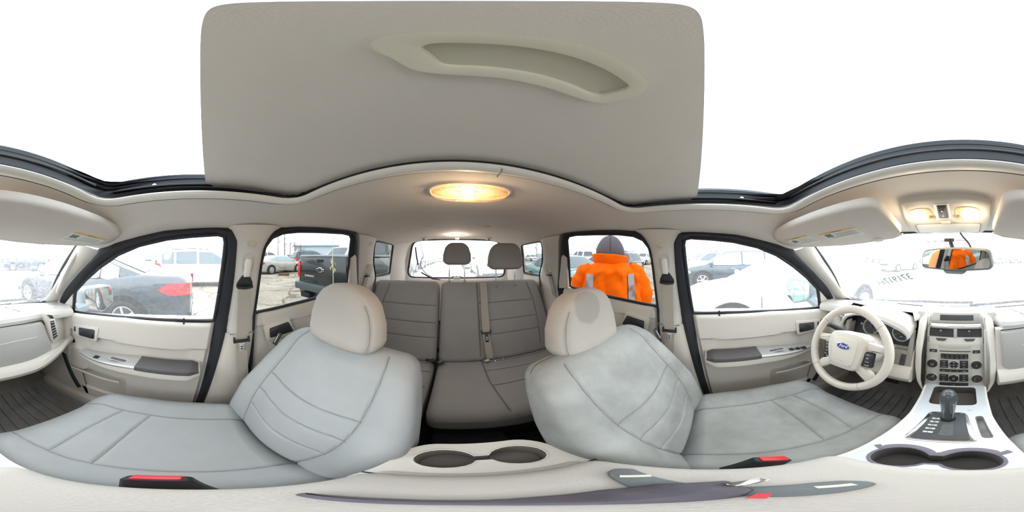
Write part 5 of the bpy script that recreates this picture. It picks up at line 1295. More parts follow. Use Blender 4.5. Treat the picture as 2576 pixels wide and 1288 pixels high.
MB().box((-.140,-.895,-.682),(.026,.030,.012),rot=(.5,.2,.4),bev=.003).obj('tongue',mat('latch_metal',(205,208,205)),b); MB().box((-.150,-.885,-.688),(.016,.03,.004),rot=(.5,0,.8),bev=.001).obj('plate',CHROME,b)
for x,lab in ((.30,'thin chrome anchor loop at the foot of the narrow bench back'),(-.215,'thin chrome anchor loop beside the centre belt'),(-.50,'thin chrome anchor loop at the outer foot of the wide bench back')):
    MB().tube([(x-.028,-.915,-.690),(x-.024,-.895,-.700),(x+.020,-.893,-.702),(x+.028,-.91,-.690)],.0022,6).obj('anchor_loop',CHROME,label=lab,cat='loop')

# ============================================================ ceiling fittings
AMB=mat('amber_lens',(250,205,160),.25,emit=(255,190,110),estr=.9)
HOT=glow('bulb_hot',(255,196,120),38)
LENS=glow('map_lens_lit',(255,208,140),7.5)
dm=root('dome_lamp',(.008,-.405,.16),label='lit oval dome lamp with ribbed clear lens behind the sunroof',cat='lamp')
def oval(w,h,n=48,p=2.8): return [(w/2*math.copysign(abs(math.cos(a))**(2/p),math.cos(a)),h/2*math.copysign(abs(math.sin(a))**(2/p),math.sin(a))) for a in [2*PI*i/n for i in range(n)]]
dc=(.006,-.402); tiltz=lambda y:.172-(y+.40)*-.03
O=oval(.198,.112)
def dr(k,z): return [(dc[0]+a*k,dc[1]+b*k,.172+z) for a,b in O]
MB().grid([dr(1.06,.004),dr(1.05,-.004),dr(1.0,-.006),dr(.98,-.003)],cu=True).obj('bezel',mat('lamp_bezel',(226,214,200),.4),dm)
dl=glassmat('dome_lens',(1.0,.93,.84),haze=.22,hazecol=(255,225,195),grough=.05,dscale=80)
MB().grid([dr(.98,-.004),dr(.95,-.012),dr(.80,-.018),dr(.4,-.020),dr(.02,-.020)],cu=True).obj('lens',dl,dm)
MB().add(dr(.97,.002),[tuple(range(48))]).obj('reflector',mat('reflector_warm',(250,228,200),.3,emit=(255,205,150),estr=.08),dm,smooth=False)
for i in range(46):
    t=-1+2*i/45; x=dc[0]+.088*t; y=dc[1]+.0475*(1-abs(t)**3*.55)
    MB().box((x,y,.1595),(.0012,.012,.002)).obj('lens_rib',mat('rib_clear',(255,226,190),.3),dm)
MB().lathe([(.0001,-.012),(.005,-.009),(.0065,0),(.005,.009),(.0001,.012)],(.012,-.412,.163),(1,0,0),12).obj('bulb',HOT,dm)
for q in (-1,1): MB().box((.012+q*.016,-.412,.164),(.008,.012,.012),bev=.002).obj('bulb_holder',CHROME,dm)
L=bpy.data.lights.new('dome_bulb','POINT'); L.energy=.6; L.color=(1,.72,.42); L.shadow_soft_size=.012
o=bpy.data.objects.new('dome_bulb_light',L); COL.objects.link(o); o.parent=dm; o.location=(0.004,-.007,-.025)
# overhead console
oc=root('overhead_console',(CX-.01,.47,.10),label='pale overhead console with two lit map lamps and a dark sunroof switch',cat='overhead console')
OX=.0
def of(u,v,d): return (u,v,.2304-.22*v-d)
out_=[(-.108,.372),(-.095,.358),(-.05,.355),(.05,.355),(.100,.368),(.116,.385),(.128,.470),(.130,.560),(.118,.592),(-.125,.592),(-.138,.565),(-.132,.470)]
MB().prism(rpoly(out_,.02,4),of,-.010,.018,bev=.012).obj('housing',TRIM,oc)
MB().prism(rpoly([(-.105,.502),(.100,.502),(.103,.580),(-.112,.580)],.012,4),of,.016,.0185,bev=.001).obj('glasses_door',RINGM,oc)
MB().tube([of(a,b,.0185) for a,b in rpoly([(-.107,.500),(.102,.500),(.105,.582),(-.114,.582)],.012,4)],.0010,4,closed=True).obj('door_gap',SEAMM,oc)
MB().prism(rpoly([(-.022,.484),(.010,.484),(.006,.500),(-.018,.500)],.005,3),of,.016,.023,bev=.003).obj('door_catch',TRIM,oc)
MB().prism(rpoly([(-.024,.380),(.013,.380),(.013,.464),(-.029,.464)],.006,3),of,.014,.0195,bev=.002).obj('switch_frame',RINGM,oc)
sq=MB().prism(rpoly([(-.018,.387),(.008,.387),(.007,.457),(-.022,.457)],.004,3),of,.017,.0225,bev=.003).obj('sunroof_switch',mat('switch_brown',(72,62,60),.4),oc)
for v_ in (.410,.437): MB().prism([(-.0075,v_),(-.0045,v_+.005),(-.0105,v_+.005)],of,.0225,.0232).obj('arrow_mark',WHITE,sq,smooth=False)
for s in (-1,1):
    c_=-.005
    P=[(c_+s*.030,.412),(c_+s*.036,.400),(c_+s*.062,.396),(c_+s*.088,.404),(c_+s*.102,.430),(c_+s*.103,.462),(c_+s*.092,.476),(c_+s*.034,.476),(c_+s*.029,.466)]
    P=rpoly(P,.008,3)
    mp=MB().prism(P,of,.014,.0195,bev=.002).obj('lamp_surround',mat('lamp_bezel_warm',(240,196,150),.4),oc)
    P2=[(c_+s*.053,.402),(c_+s*.086,.408),(c_+s*.098,.432),(c_+s*.098,.461),(c_+s*.089,.471),(c_+s*.053,.471)]
    MB().prism(rpoly(P2,.006,3),of,.018,.0215,bev=.002).obj('lit_lens',LENS,mp)
    MB().lathe([(0,.005),(.007,.004),(.009,0)],of(c_+s*.040,.448,.019),(0,-.22,-1),14).obj('push_button',mat('button_brown',(150,110,80),.4),mp)
    L=bpy.data.lights.new('map_bulb','POINT'); L.energy=.35; L.color=(1,.78,.5); L.shadow_soft_size=.02
    o=bpy.data.objects.new('map_bulb_light',L); COL.objects.link(o); o.parent=oc; o.location=Vector(of(c_+s*.075,.435,.035))-Vector(oc.location)
# visors
def visor(s):
    lab='pale sun visor on the %s side with printed warning label%s'%(('driver','s') if s<0 else ('passenger',''))
    r=root('sun_visor',(s*.36,.34,.05),label=lab,cat='sun visor')
    P=[(.122,.300),(.145,.282),(.21,.270),(.30,.258),(.42,.246),(.52,.246),(.575,.262),(.597,.292),(.592,.328),(.555,.375),(.47,.412),(.38,.440),(.28,.456),(.165,.460),(.124,.440)]
    vf=lambda u,v,d:(s*u,v,.2312-.31*v-.11*u-d-.010)
    MB().prism(rpoly(P,.020,4),vf,-.012,.008,bev=.009).obj('panel',LINER,r)
    MB().tube([vf(.13,.452,.0),vf(.165,.466,.0),vf(.28,.462,.0),vf(.38,.446,.0)],.003,6).obj('edge_bead',TRIM,r)
    MB().tube([(s*.60,.40,.040),(s*.585,.36,.052),(s*.57,.345,.060)],.006,8).obj('pivot_arm',TRIM,r)
    def lab_(Q,stripe,name='warning_label'):
        a=MB().prism(Q,vf,.0078,.0086).obj(name,LABEL,r,smooth=False)
        A,B,C_,D=[Vector(q+(0,)) if len(q)==2 else Vector(q) for q in Q]
        st_=[A,B,B.lerp(C_,.16),A.lerp(D,.16)]
        MB().prism([(p.x,p.y) for p in st_],vf,.0085,.0090).obj('amber_band',WARN,a,smooth=False)
        ux=Vector(vf(B.x,B.y,0))-Vector(vf(A.x,A.y,0)); uy=Vector(vf(A.x,A.y,0))-Vector(vf(D.x,D.y,0))
        m0=A.lerp(B,.5).lerp(D.lerp(C_,.5),.08)
        # print seen from below: text runs left to right for a viewer looking up
        f=-1
        text('print','WARNING',.009,vf(m0.x,m0.y,.0092),ux,uy,mat('ink_brown',(120,95,50),.7),a,ext=.0001)
        k=0
        for t in (.30,.40,.50,.60,.70,.80):
            p0=A.lerp(D,t).lerp(B.lerp(C_,t),.34 if t<.65 else .06); p1=A.lerp(D,t).lerp(B.lerp(C_,t),.95 if k%2 else .88)
            MB().tube([vf(p0.x,p0.y,.0088),vf(p1.x,p1.y,.0088)],.0011,4,flat=(1,.3)).obj('print_line',GREYPR,a); k+=1
        for q in (.10,.20):
            c_=A.lerp(D,.42).lerp(B.lerp(C_,.42),q)
            MB().prism(rect(c_.x,c_.y,.014,.020),vf,.0085,.0090).obj('pictogram',mat('ink_dark',(110,125,120),.7),a,smooth=False)
        return a
    if s>0:
        # order so that the label is upright for the passenger looking up and forward
        lab_([(.400,.316),(.548,.302),(.540,.358),(.390,.384)],1)
    else:
        lab_([(.530,.292),(.412,.310),(.394,.375),(.505,.366)],1)
        lab_([(.362,.330),(.232,.346),(.224,.394),(.350,.384)],1)
        MB().prism(rpoly([(.190,.438),(.222,.432),(.226,.456),(.196,.458)],.006,3),vf,.006,.012,bev=.003).obj('mirror_catch',RINGM,r)
visor(-1); visor(1)
# rear-view mirror: the glass turned half way between the camera and the worker's jacket
PERS=Vector((-1.02,-.74,-.18))
mc=Vector((.018,.50,-.010)); d1=(Vector((.05,0,0))-mc).normalized(); d2=(PERS-mc).normalized(); mn=(d1+d2).normalized()
rm=root('rearview_mirror',tuple(mc),label='rear-view mirror reflecting the orange jacket, on a black stalk below the overhead console',cat='mirror')
mxv=Vector((0,0,1)).cross(mn).normalized(); myv=mn.cross(mxv)
def mf(u,v,d): return tuple(mc+mxv*u+myv*v+mn*d)
P=rpoly([(-.120,-.030),(-.112,.030),(-.04,.037),(.04,.037),(.112,.030),(.120,-.030),(.03,-.036),(-.03,-.036)],.018,4)
MB().prism(P,mf,-.030,.004,bev=.006).obj('housing',mat('mirror_shell',(120,130,136),.5),rm)
MB().prism(inset(P,.006),mf,.0040,.0046).obj('mirror_glass',MIRR,rm,smooth=False)
MB().tube([mf(0,.01,-.03),(.012,.535,.020),(.0,.585,.055)],.008,8).obj('stalk',BLKP,rm)
MB().tube(smooth([(.035,.60,.085),(.045,.575,.068),(.062,.54,.045),(.070,.515,.028)],4),.0035,6).obj('cable',BLKP,rm)
MB().prism(rpoly([(-.04,-.034),(.04,-.034),(.028,-.046),(-.028,-.046)],.006,3),mf,-.02,.002,bev=.003).obj('lower_tab',mat('mirror_shell',(120,130,136)),rm)
# cargo lamp and tether covers
lp_=root('cargo_lamp',(.0,-1.50,.19),label='small lit cargo lamp in the headliner above the rear window',cat='lamp')
MB().box((.0,-1.50,.196),(.118,.034,.010),rot=(-.1,0,0),bev=.003).obj('housing',mat('lamp_bezel',(226,214,200)),lp_)
MB().box((.015,-1.50,.190),(.060,.022,.006),rot=(-.1,0,0),bev=.002).obj('lens',glow('cargo_lens',(255,206,150),5),lp_)
L=bpy.data.lights.new('cargo_bulb','POINT'); L.energy=1.1; L.color=(1,.80,.66); L.shadow_soft_size=.02
o=bpy.data.objects.new('cargo_bulb_light',L); COL.objects.link(o); o.parent=lp_; o.location=(.015,0,-.04)
MB().box((-.035,-1.50,.191),(.018,.014,.006),bev=.002).obj('switch',BLKP,lp_)
for x,lab in ((.335,'tether anchor cover above the rear window on the passenger side'),(.0,'tether anchor cover above the middle of the rear window'),(-.325,'tether anchor cover above the rear window on the driver side')):
    t=root('anchor_cover',(x,-1.66,.17),label=lab,cat='anchor cover')
    roundbox((.056,.05,.022),.008,(4,4,3),lambda p:(x+p.x*(1-.3*(p.z<0)),-1.66+p.y,.178+p.z)).obj('cover',TRIM,t)
    MB().box((x+.005,-1.63,.167),(.012,.008,.010)).obj('hook_slot',BLKP,t)
for x in (.22,-.19):
    MB().lathe([(0,.003),(.022,.002),(.025,0)],(x,-1.12,.208),(0,0,-1),18,(1,.4)).obj('liner_clip',LINER,label='flat oval headliner clip on the %s side behind the dome lamp'%('passenger' if x>0 else 'driver'),cat='clip')
# door mirrors
for s in (1,-1):
    if s>0: c=Vector((.93,.60,-.285)); tgt=Vector((1.9,-3.5,-.9))
    else: c=Vector((-.93,.60,-.25)); tgt=PERS+Vector((-.42,.25,-.12))
    d1=(Vector((.05,0,0))-c).normalized(); d2=(tgt-c).normalized(); n_=(d1+d2).normalized()
    X_=Vector((0,0,1)).cross(n_).normalized(); Y_=n_.cross(X_)
    r=root('door_mirror',tuple(c),label='grey door mirror outside the %s window'%SIDE_NAMES[s],cat='mirror')
    f=lambda u,v,d,c=c,X_=X_,Y_=Y_,n_=n_:tuple(c+X_*u+Y_*v+n_*d)
    P=[(-.115,.060),(-.095,.080),(.090,.085),(.115,.060),(.118,-.045),(.03,-.098),(-.085,-.060),(-.112,-.035)]
    if s<0: P=[(-a,b) for a,b in P][::-1]
    P=rpoly(P,.02,4)
    MB().prism(P,f,-.10,.006,bev=.008).obj('housing',mat('mirror_housing',(96,108,114),.45,coat=.3),r)
    MB().prism(inset(P,.010),f,.006,.0068).obj('mirror_glass',MIRR,r,smooth=False)
    MB().tube([tuple(c+Vector((-s*.06,.05,-.04))),(s*.76,.66,-.33)],.035,8).obj('arm',mat('mirror_housing',(96,108,114)),r)
# ============================================================ yard ground
def ground_mat():
    m=bpy.data.materials.new('yard_ground'); m.use_nodes=True; t=m.node_tree; b=t.nodes['Principled BSDF']; b.inputs['Roughness'].default_value=.85
    tc=t.nodes.new('ShaderNodeTexCoord'); N=lambda k:t.nodes.new(k); Lk=t.links.new
    n1=N('ShaderNodeTexNoise'); n1.inputs['Scale'].default_value=.35; n1.inputs['Detail'].default_value=6; Lk(tc.outputs['Object'],n1.inputs['Vector'])
    n2=N('ShaderNodeTexNoise'); n2.inputs['Scale'].default_value=9; n2.inputs['Detail'].default_value=5; Lk(tc.outputs['Object'],n2.inputs['Vector'])
    r1=N('ShaderNodeValToRGB'); r1.color_ramp.elements[0].position=.38; r1.color_ramp.elements[1].position=.62
    r1.color_ramp.elements[0].color=lin((152,141,125)); r1.color_ramp.elements[1].color=lin((182,173,159)); Lk(n1.outputs['Fac'],r1.inputs['Fac'])
    r2=N('ShaderNodeValToRGB'); r2.color_ramp.elements[0].position=.3; r2.color_ramp.elements[1].position=.65; r2.color_ramp.elements[0].color=(.62,.60,.57,1); r2.color_ramp.elements[1].color=(1,1,1,1); Lk(n2.outputs['Fac'],r2.inputs['Fac'])
    mx=N('ShaderNodeMix'); mx.data_type='RGBA'; mx.blend_type='MULTIPLY'; mx.inputs[0].default_value=.8; Lk(r1.outputs[0],mx.inputs[6]); Lk(r2.outputs[0],mx.inputs[7])
    # cracks
    nd=N('ShaderNodeTexNoise'); nd.inputs['Scale'].default_value=1.2; Lk(tc.outputs['Object'],nd.inputs['Vector'])
    va=N('ShaderNodeVectorMath'); va.operation='MULTIPLY_ADD'; va.inputs[1].default_value=(1.2,1.2,0); Lk(nd.outputs['Color'],va.inputs[0]); Lk(tc.outputs['Object'],va.inputs[2])
    vo=N('ShaderNodeTexVoronoi'); vo.feature='DISTANCE_TO_EDGE'; vo.inputs['Scale'].default_value=.55; Lk(va.outputs[0],vo.inputs['Vector'])
    rc=N('ShaderNodeValToRGB'); rc.color_ramp.elements[0].position=.0; rc.color_ramp.elements[1].position=.035; rc.color_ramp.elements[0].color=(.28,.25,.22,1); rc.color_ramp.elements[1].color=(1,1,1,1); Lk(vo.outputs['Distance'],rc.inputs['Fac'])
    m2=N('ShaderNodeMix'); m2.data_type='RGBA'; m2.blend_type='MULTIPLY'; m2.inputs[0].default_value=1; Lk(mx.outputs[2],m2.inputs[6]); Lk(rc.outputs[0],m2.inputs[7])
    # mud streaks
    mp=N('ShaderNodeMapping'); mp.inputs['Scale'].default_value=(.9,.12,1); mp.inputs['Rotation'].default_value=(0,0,.5); Lk(tc.outputs['Object'],mp.inputs['Vector'])
    n3=N('ShaderNodeTexNoise'); n3.inputs['Scale'].default_value=1.1; n3.inputs['Detail'].default_value=5; Lk(mp.outputs[0],n3.inputs['Vector'])
    r3=N('ShaderNodeValToRGB'); r3.color_ramp.elements[0].position=.54; r3.color_ramp.elements[1].position=.68; r3.color_ramp.elements[0].color=(0,0,0,1); r3.color_ramp.elements[1].color=(1,1,1,1); Lk(n3.outputs['Fac'],r3.inputs['Fac'])
    m3=N('ShaderNodeMix'); m3.data_type='RGBA'; Lk(r3.outputs[0],m3.inputs[0]); Lk(m2.outputs[2],m3.inputs[6]); m3.inputs[7].default_value=lin((112,98,84))
    Lk(m3.outputs[2],b.inputs['Base Color'])
    bp=N('ShaderNodeBump'); bp.inputs['Distance'].default_value=.03; bp.inputs['Strength'].default_value=.6; Lk(n2.outputs['Fac'],bp.inputs['Height']); Lk(bp.outputs[0],b.inputs['Normal'])
    return m
rows=[]
for i in range(41):
    y=-200+10*i; rows.append([(-200+10*j,y,GZ+.012*math.sin(j*1.7+i)*(1 if abs(-200+10*j)>6 or abs(y)>8 else 0)) for j in range(41)])
MB().grid(rows).obj('ground',ground_mat(),label='cracked dusty concrete yard around the car',cat='ground',kind='structure')
# debris
MB().box((10.3,-6.1,GZ+.09),(.75,.35,.16),rot=(0,0,.6),bev=.02).obj('broken_block',mat('rubble_brown',(104,80,66),.9,var=.4,vscale=9,bump=.8,bscale=30),label='dark brown broken block on the concrete before the silver sedan',cat='debris')
MB().tube([(9.0,-6.0,GZ+.03),(9.7,-6.6,GZ+.06),(10.0,-6.9,GZ+.02)],.05,5,flat=(1,.5)).obj('wood_scrap',mat('wood_pale',(190,172,140),.8),label='pale scrap of wood lying beyond the broken block',cat='debris')
MB().tube([(-7.0,-3.45,GZ+.02),(-8.0,-3.5,GZ+.03)],.05,4,flat=(1,.4)).obj('white_strip',WHITE,label='white plastic strip on the ground behind the grey hatchback',cat='debris')
for i in range(9):
    x=-6.0-.14*i; y=-2.2-random.random()*.9
    MB().box((x,y,GZ+.015),(.08+random.random()*.1,.05,.02),rot=(0,0,random.random()*3)).obj('rubble_chip',mat('chip_pale',(208,202,190),.9),label='pale rubble chip on the yard behind the worker, %s from the car'%'nearest second third fourth fifth sixth seventh eighth farthest'.split()[i],cat='debris',group='rubble chips behind the worker')
# ============================================================ vehicles
CGL=mat('car_glass',(70,84,92),.06,spec=.8); CGLP=mat('car_glass_pale',(150,170,180),.08,spec=.8)
TYRE=mat('tyre_rubber',(38,38,40),.85,bump=.3,bscale=60); RIMM=mat('alloy_rim',(190,192,194),.3,metal=.7)
DARKP=mat('dark_arch',(22,23,25),.8); TLR=mat('tail_lamp_red',(200,30,40),.15,coat=.8); HLM=mat('head_lamp_clear',(205,212,216),.1,coat=.8)
def paint(n,c): return mat('paint_'+n,c,.28,metal=.15,coat=.7)
WHEELS={}
def wheel_parts(R,side,spk):
    k=(round(R,3),side,spk)
    if k in WHEELS: return WHEELS[k]
    t=MB(); t.lathe([(R*.64,-.10),(R*.70,-.115),(R*.93,-.115),(R,-.08),(R,.08),(R*.93,.115),(R*.70,.115),(R*.64,.10)],(0,0,0),(side,0,0),36)
    t.add([],[]); tm=t.mesh('tyre')
    r=MB(); r.lathe([(R*.66,.06),(R*.68,.110),(R*.63,.112),(R*.60,.085),(R*.58,.04),(.001,.04)],(0,0,0),(side,0,0),36)
    for i in range(spk):
        a=2*PI*i/spk
        c=Vector((side*.085,math.cos(a)*R*.36,math.sin(a)*R*.36))
        r.box(c,(.03,R*.15,R*.56),rot=Matrix.Rotation(-(a-PI/2)*1.0,3,'X') if 0 else Matrix.Rotation(a-PI/2,3,'X'),bev=.006)
    r.lathe([(R*.16,.08),(R*.15,.108),(.001,.112)],(0,0,0),(side,0,0),20)
    rm_=r.mesh('rim')
    WHEELS[k]=(tm,rm_); return WHEELS[k]
def vehicle(name,kind,pos,rot,L,W,H,pt,label,group=None,wheelR=None,glass=None,front=True,detail=1,chrome=False,damaged=False):
    r=root(name,(pos[0],pos[1],GZ),rot,label,{'sedan':'car','suv':'car','pickup':'pickup truck'}[kind],group)
    K=dict(local=True)
    wr_=wheelR or {'sedan':.33,'suv':.36,'pickup':.40}[kind]; gm=glass or CGL
    belt={'sedan':.655,'suv':.60,'pickup':.60}[kind]*H
    if kind=='sedan':
        TOP=[(-.5,.60),(-.49,.70),(-.46,.745),(-.33,.765),(-.2,.70),(.2,.665),(.28,.665),(.42,.58),(.475,.50),(.5,.40)]; GH=[(-.365,.74),(-.16,.985),(.0,1.0),(.10,.975),(.275,.665)]
        sh=.22
    elif kind=='suv':
        TOP=[(-.5,.50),(-.49,.60),(-.47,.63),(-.2,.63),(.2,.63),(.30,.63),(.43,.57),(.48,.50),(.5,.40)]; GH=[(-.485,.62),(-.425,.93),(-.38,.985),(-.1,1.0),(.09,.97),(.285,.63)]
        sh=.20
    else:
        TOP=[(-.5,.695),(-.49,.70),(-.09,.70),(-.08,.66),(.2,.66),(.25,.66),(.44,.62),(.48,.55),(.5,.45)]; GH=[(-.105,.66),(-.085,.96),(.0,1.0),(.10,.985),(.225,.66)]
        sh=.2
    topz=lambda s:interp(s,TOP)*H
    def hw(s): return W/2*(1-(.25 if kind!='pickup' else .17 if s>0 else .03)*(abs(2*s)**8))
    zb=lambda s:.20+.10*ss(abs(s),.44,.5)
    S=[-.5,-.495,-.485,-.46,-.43]+[-.4+.05*i for i in range(17)]+[.43,.46,.485,.495,.5]
    rows=[]
    for s in S:
        w=hw(s)*(1-.06*(abs(s)>=.5)); zt_=topz(s); z0=zb(s)
        half=[(w*.80,z0),(w*.93,z0+.04),(w*.975,z0+.16),(w,z0+(zt_-z0)*.55),(w*.995,zt_-.16),(w*.965,zt_-.07),(w*.90,zt_-.02),(w*.78,zt_),(w*.4,zt_+.018),(0,zt_+.022)]
        rows.append([(x,s*L,z) for x,z in half]+[(-x,s*L,z) for x,z in half[::-1][1:]])
    m=MB().grid(rows,flip=True); n=len(rows[0]); m.f.append(tuple(range(n))); m.f.append(tuple((len(S)-1)*n+j for j in range(n))[::-1])
    m.grid([[p[0] for p in [(r_[0],) for r_ in rows]],[p[0] for p in [(r_[-1],) for r_ in rows]]]) if 0 else None
    m.obj('body',pt,r,**K)
    def g(s,z):
        b=topz(s)-.02; return hw(s)*.93-max(0,z-belt)*.30
    def gtop(s): return interp(s,GH)*H
    GS=sorted(set([GH[0][0]+(GH[-1][0]-GH[0][0])*i/24 for i in range(25)]+[a for a,b in GH]))
    rows=[]
    for s in GS:
        zt_=gtop(s); bz=min(belt,topz(s))-.06; zt_=max(zt_,bz+.01); row=[]
        for f in (0,.5,.86): z=bz+(zt_-bz)*f; row.append((g(s,z),z))
        x1=g(s,zt_); row+=[(x1*.95,zt_-.03*min(1,(zt_-bz)/.3)),(x1*.84,zt_),(x1*.4,zt_+.02),(0,zt_+.025)]
        rows.append([(x,s*L,z) for x,z in row]+[(-x,s*L,z) for x,z in row[::-1][1:]])
    MB().grid(rows,flip=True).obj('cabin',pt,r,**K)
    # windows
    s0,s1=GH[0][0],GH[-1][0]; lo=belt+.03
    if kind=='sedan': doors=[(-.255,-.185),(-.175,-.02),(0.0,.20)]
    elif kind=='suv': doors=[(-.43,-.30),(-.28,-.07),(-.05,.21)]
    else: doors=[(-.075,.035),(.055,.185)]
    for sd in (1,-1):
        for a,b in doors:
            lowr=[];upr=[]
            for i in range(9):
                s=a+(b-a)*i/8; zt_=gtop(s)-.085
                if zt_<lo+.02: continue
                lowr.append((s,lo)); upr.append((s,zt_))
            if len(lowr)<3: continue
            P=rpoly(lowr[:1]+lowr[-1:]+upr[::-1],.03,2)
            MB().prism(P,lambda u,v,d,sd=sd:(sd*(g(u,v)+d),u*L,v),-.01,.008).obj('side_window',gm,r,smooth=False,**K)
            if chrome: MB().tube([(sd*(g(u,v)+.009),u*L,v) for u,v in P],.012,5,closed=True).obj('window_trim',CHROME,r,**K)
    def screen(sa,sb,nm):
        rows=[]
        for i in range(7):
            t=.10+.80*i/6; s=sa+(sb-sa)*t; z=gtop(s)+.028
            rows.append([(u*g(s,z)*.86,s*L,z-.022*abs(u)**3) for u in [-1+.2*j for j in range(11)]])
        MB().grid(rows,flip=(sa<sb)).obj(nm,gm,r,**K)
    screen(GH[-1][0],GH[-2][0],'windscreen')
    if kind=='suv': screen(GH[0][0],GH[1][0]+.02,'rear_screen')
    else: screen(GH[0][0],GH[1][0],'rear_screen')
    # wheels
    fa,ra_={'sedan':(.305,-.285),'suv':(.31,-.285),'pickup':(.335,-.285)}[kind]
    for sd in (1,-1):
        tm,rm_=wheel_parts(wr_,sd,5 if kind!='suv' else 6)
        for s in (fa,ra_):
            x=sd*(hw(s)-.095); o=bpy.data.objects.new('tyre',tm); 
            if not tm.materials: tm.materials.append(TYRE); tm.polygons.foreach_set('use_smooth',[True]*len(tm.polygons)); rm_.materials.append(RIMM)
            COL.objects.link(o); o.parent=r; o.location=(x,s*L,wr_)
            q=bpy.data.objects.new('rim',rm_); COL.objects.link(q); q.parent=o
            MB().lathe([(wr_*.8,.0),(wr_+.075,.0),(wr_+.085,-.01),(wr_+.085,-.06)],(sd*(hw(s)+.004),s*L,wr_+.015),(sd,0,0),36).obj('wheel_arch',DARKP,r,**K)
    # doors lines, handles, mirrors
    for sd in (1,-1):
        for s in ([-.21,-.01,.215] if kind!='pickup' else [-.075,.045,.20]):
            MB().tube([(sd*(hw(s)*.985+.002),s*L,zb(s)+.08),(sd*(hw(s)+.003),s*L,(topz(s)+zb(s))*.5),(sd*(hw(s)*.99+.003),s*L,belt-.08)],.006,4).obj('door_gap',DARKP,r,**K)
        for s in ([-.165,.03] if kind!='pickup' else [-.04,.075]):
            MB().tube([(sd*(hw(s)+.012),(s-.018)*L,belt-.13),(sd*(hw(s)+.022),s*L,belt-.125),(sd*(hw(s)+.012),(s+.018)*L,belt-.13)],.013,6).obj('door_handle',pt if not chrome else CHROME,r,**K)
        MB().box((sd*(W/2+.06),(GH[-1][0]-.055)*L,belt+.10),(.20,.11,.14),bev=.035).obj('door_mirror',pt if kind!='pickup' else DARKP,r,**K)
        # lamps that wrap the corners
        for end,mm,nm in ((1,HLM,'headlamp'),(-1,TLR,'tail_lamp')):
            zt_=topz(end*.47)
            if kind=='sedan': z1,z0=(zt_-.05,zt_-.20) if end>0 else (zt_-.10,zt_-.30)
            elif kind=='suv': z1,z0=(zt_-.06,zt_-.24) if end>0 else (zt_+.0,zt_-.26)
            else: z1,z0=(zt_-.08,zt_-.36) if end>0 else (zt_-.10,zt_-.55)
            a0={'sedan':.40,'suv':.43,'pickup':.478}[kind] if end<0 else .42
            P=[]
            for i in range(7):
                s=a0+(.497-a0)*i/6; P.append((hw(s)+.012,s*L))
            wi=hw(.5)
            for f in ((.93,.80,.66) if kind!='pickup' else (.97,.88)): P.append((wi*f,.5*L+.014))
            rows=[]
            for k_,(f) in enumerate((0,.5,1)):
                rows.append([(sd*x*(1+.0*f),end*y,z0+(z1-z0)*(f if i>1 else .5+(f-.5)*(i*.45+.1))) for i,(x,y) in enumerate(P)])
            MB().grid(rows).obj(nm,mm,r,**K)
    if kind=='suv':
        for sd in (1,-1): MB().tube([(sd*(g(s,H)*.86),s*L,gtop(s)+.045) for s in (-.38,-.3,-.1,.05)],.016,6).obj('roof_rail',CHROME if chrome else DARKP,r,**K)
    # ends
    MB().box((0,.5*L+.005,.52*H*.85),(W*.52,.03,.16),bev=.02).obj('grille',DARKP,r,**K)
    MB().box((0,.5*L+.01,.30),(W*.78,.06,.14),bev=.03).obj('front_bumper',DARKP if kind=='pickup' else pt,r,**K)
    if kind=='pickup':
        MB().box((0,-.5*L-.06,.60),(W*.96,.16,.20),bev=.03).obj('rear_bumper',mat('bumper_dark',(70,78,80),.5),r,**K)
        MB().prism(rpoly([(-W*.415,.78),(W*.415,.78),(W*.415,.69*H),(-W*.415,.69*H)],.02,3),lambda u,v,d:(u,-.5*L-d,v),-.01,.025,bev=.008).obj('tailgate',pt,r,**K)
        MB().box((0,-.295*L,.70*H+.02),(W*.92,.40*L,.06),bev=.02).obj('bed_cover',mat('bed_cover_grey',(150,156,158),.6),r,**K)
        MB().box((0,-.5*L-.028,.70*H-.10),(.22,.02,.07),bev=.01).obj('gate_handle',DARKP,r,**K)
        for sd in (1,-1): MB().box((sd*W*.452,-.5*L-.004,.74*H*.72),(.11,.07,.46),bev=.02).obj('tail_lamp',TLR,r,**K)
        for sd in (1,-1): MB().box((sd*.5,-.5*L-.06,.37),(.35,.12,.14),bev=.02).obj('bumper_corner',DARKP,r,**K)
    else:
        MB().box((0,-.5*L-.012,.34),(W*.80,.06,.16),bev=.03).obj('rear_bumper',DARKP if kind=='suv' else pt,r,**K)
        MB().box((0,-.5*L-.02,.60 if kind=='suv' else .62),(.32,.02,.16),bev=.004).obj('plate_recess',mat('plate_grey2',(170,174,176),.5),r,**K)
    return r
P_WHITE=paint('white',(232,234,235)); P_GREY=paint('graphite',(52,60,68)); P_BLACK=paint('black',(30,36,38)); P_SILV=paint('champagne',(172,169,160)); P_NAVY=paint('slate',(48,62,72))
P_MID=paint('mid_grey',(122,126,130)); P_TEAL=paint('pale_teal',(120,158,158)); P_DK=paint('dark_blue',(44,50,62)); P_RED=paint('maroon',(120,30,34))
near=vehicle('sedan','sedan',(3.44,2.60),0,5.02,1.88,1.48,P_GREY,'dark grey sedan parked close beside the front passenger window, red tail lamp showing',chrome=True,glass=CGLP)
vehicle('sport_utility_car','suv',(8.25,-.35),PI,4.55,1.88,1.72,P_WHITE,'white crossover side-on beyond the dark grey sedan, through the passenger window')
s1=vehicle('sedan','sedan',(12.5,-6.85),PI+.171,4.9,1.86,1.47,P_SILV,'champagne silver sedan with crushed doors, through the rear passenger-side window',glass=CGLP)
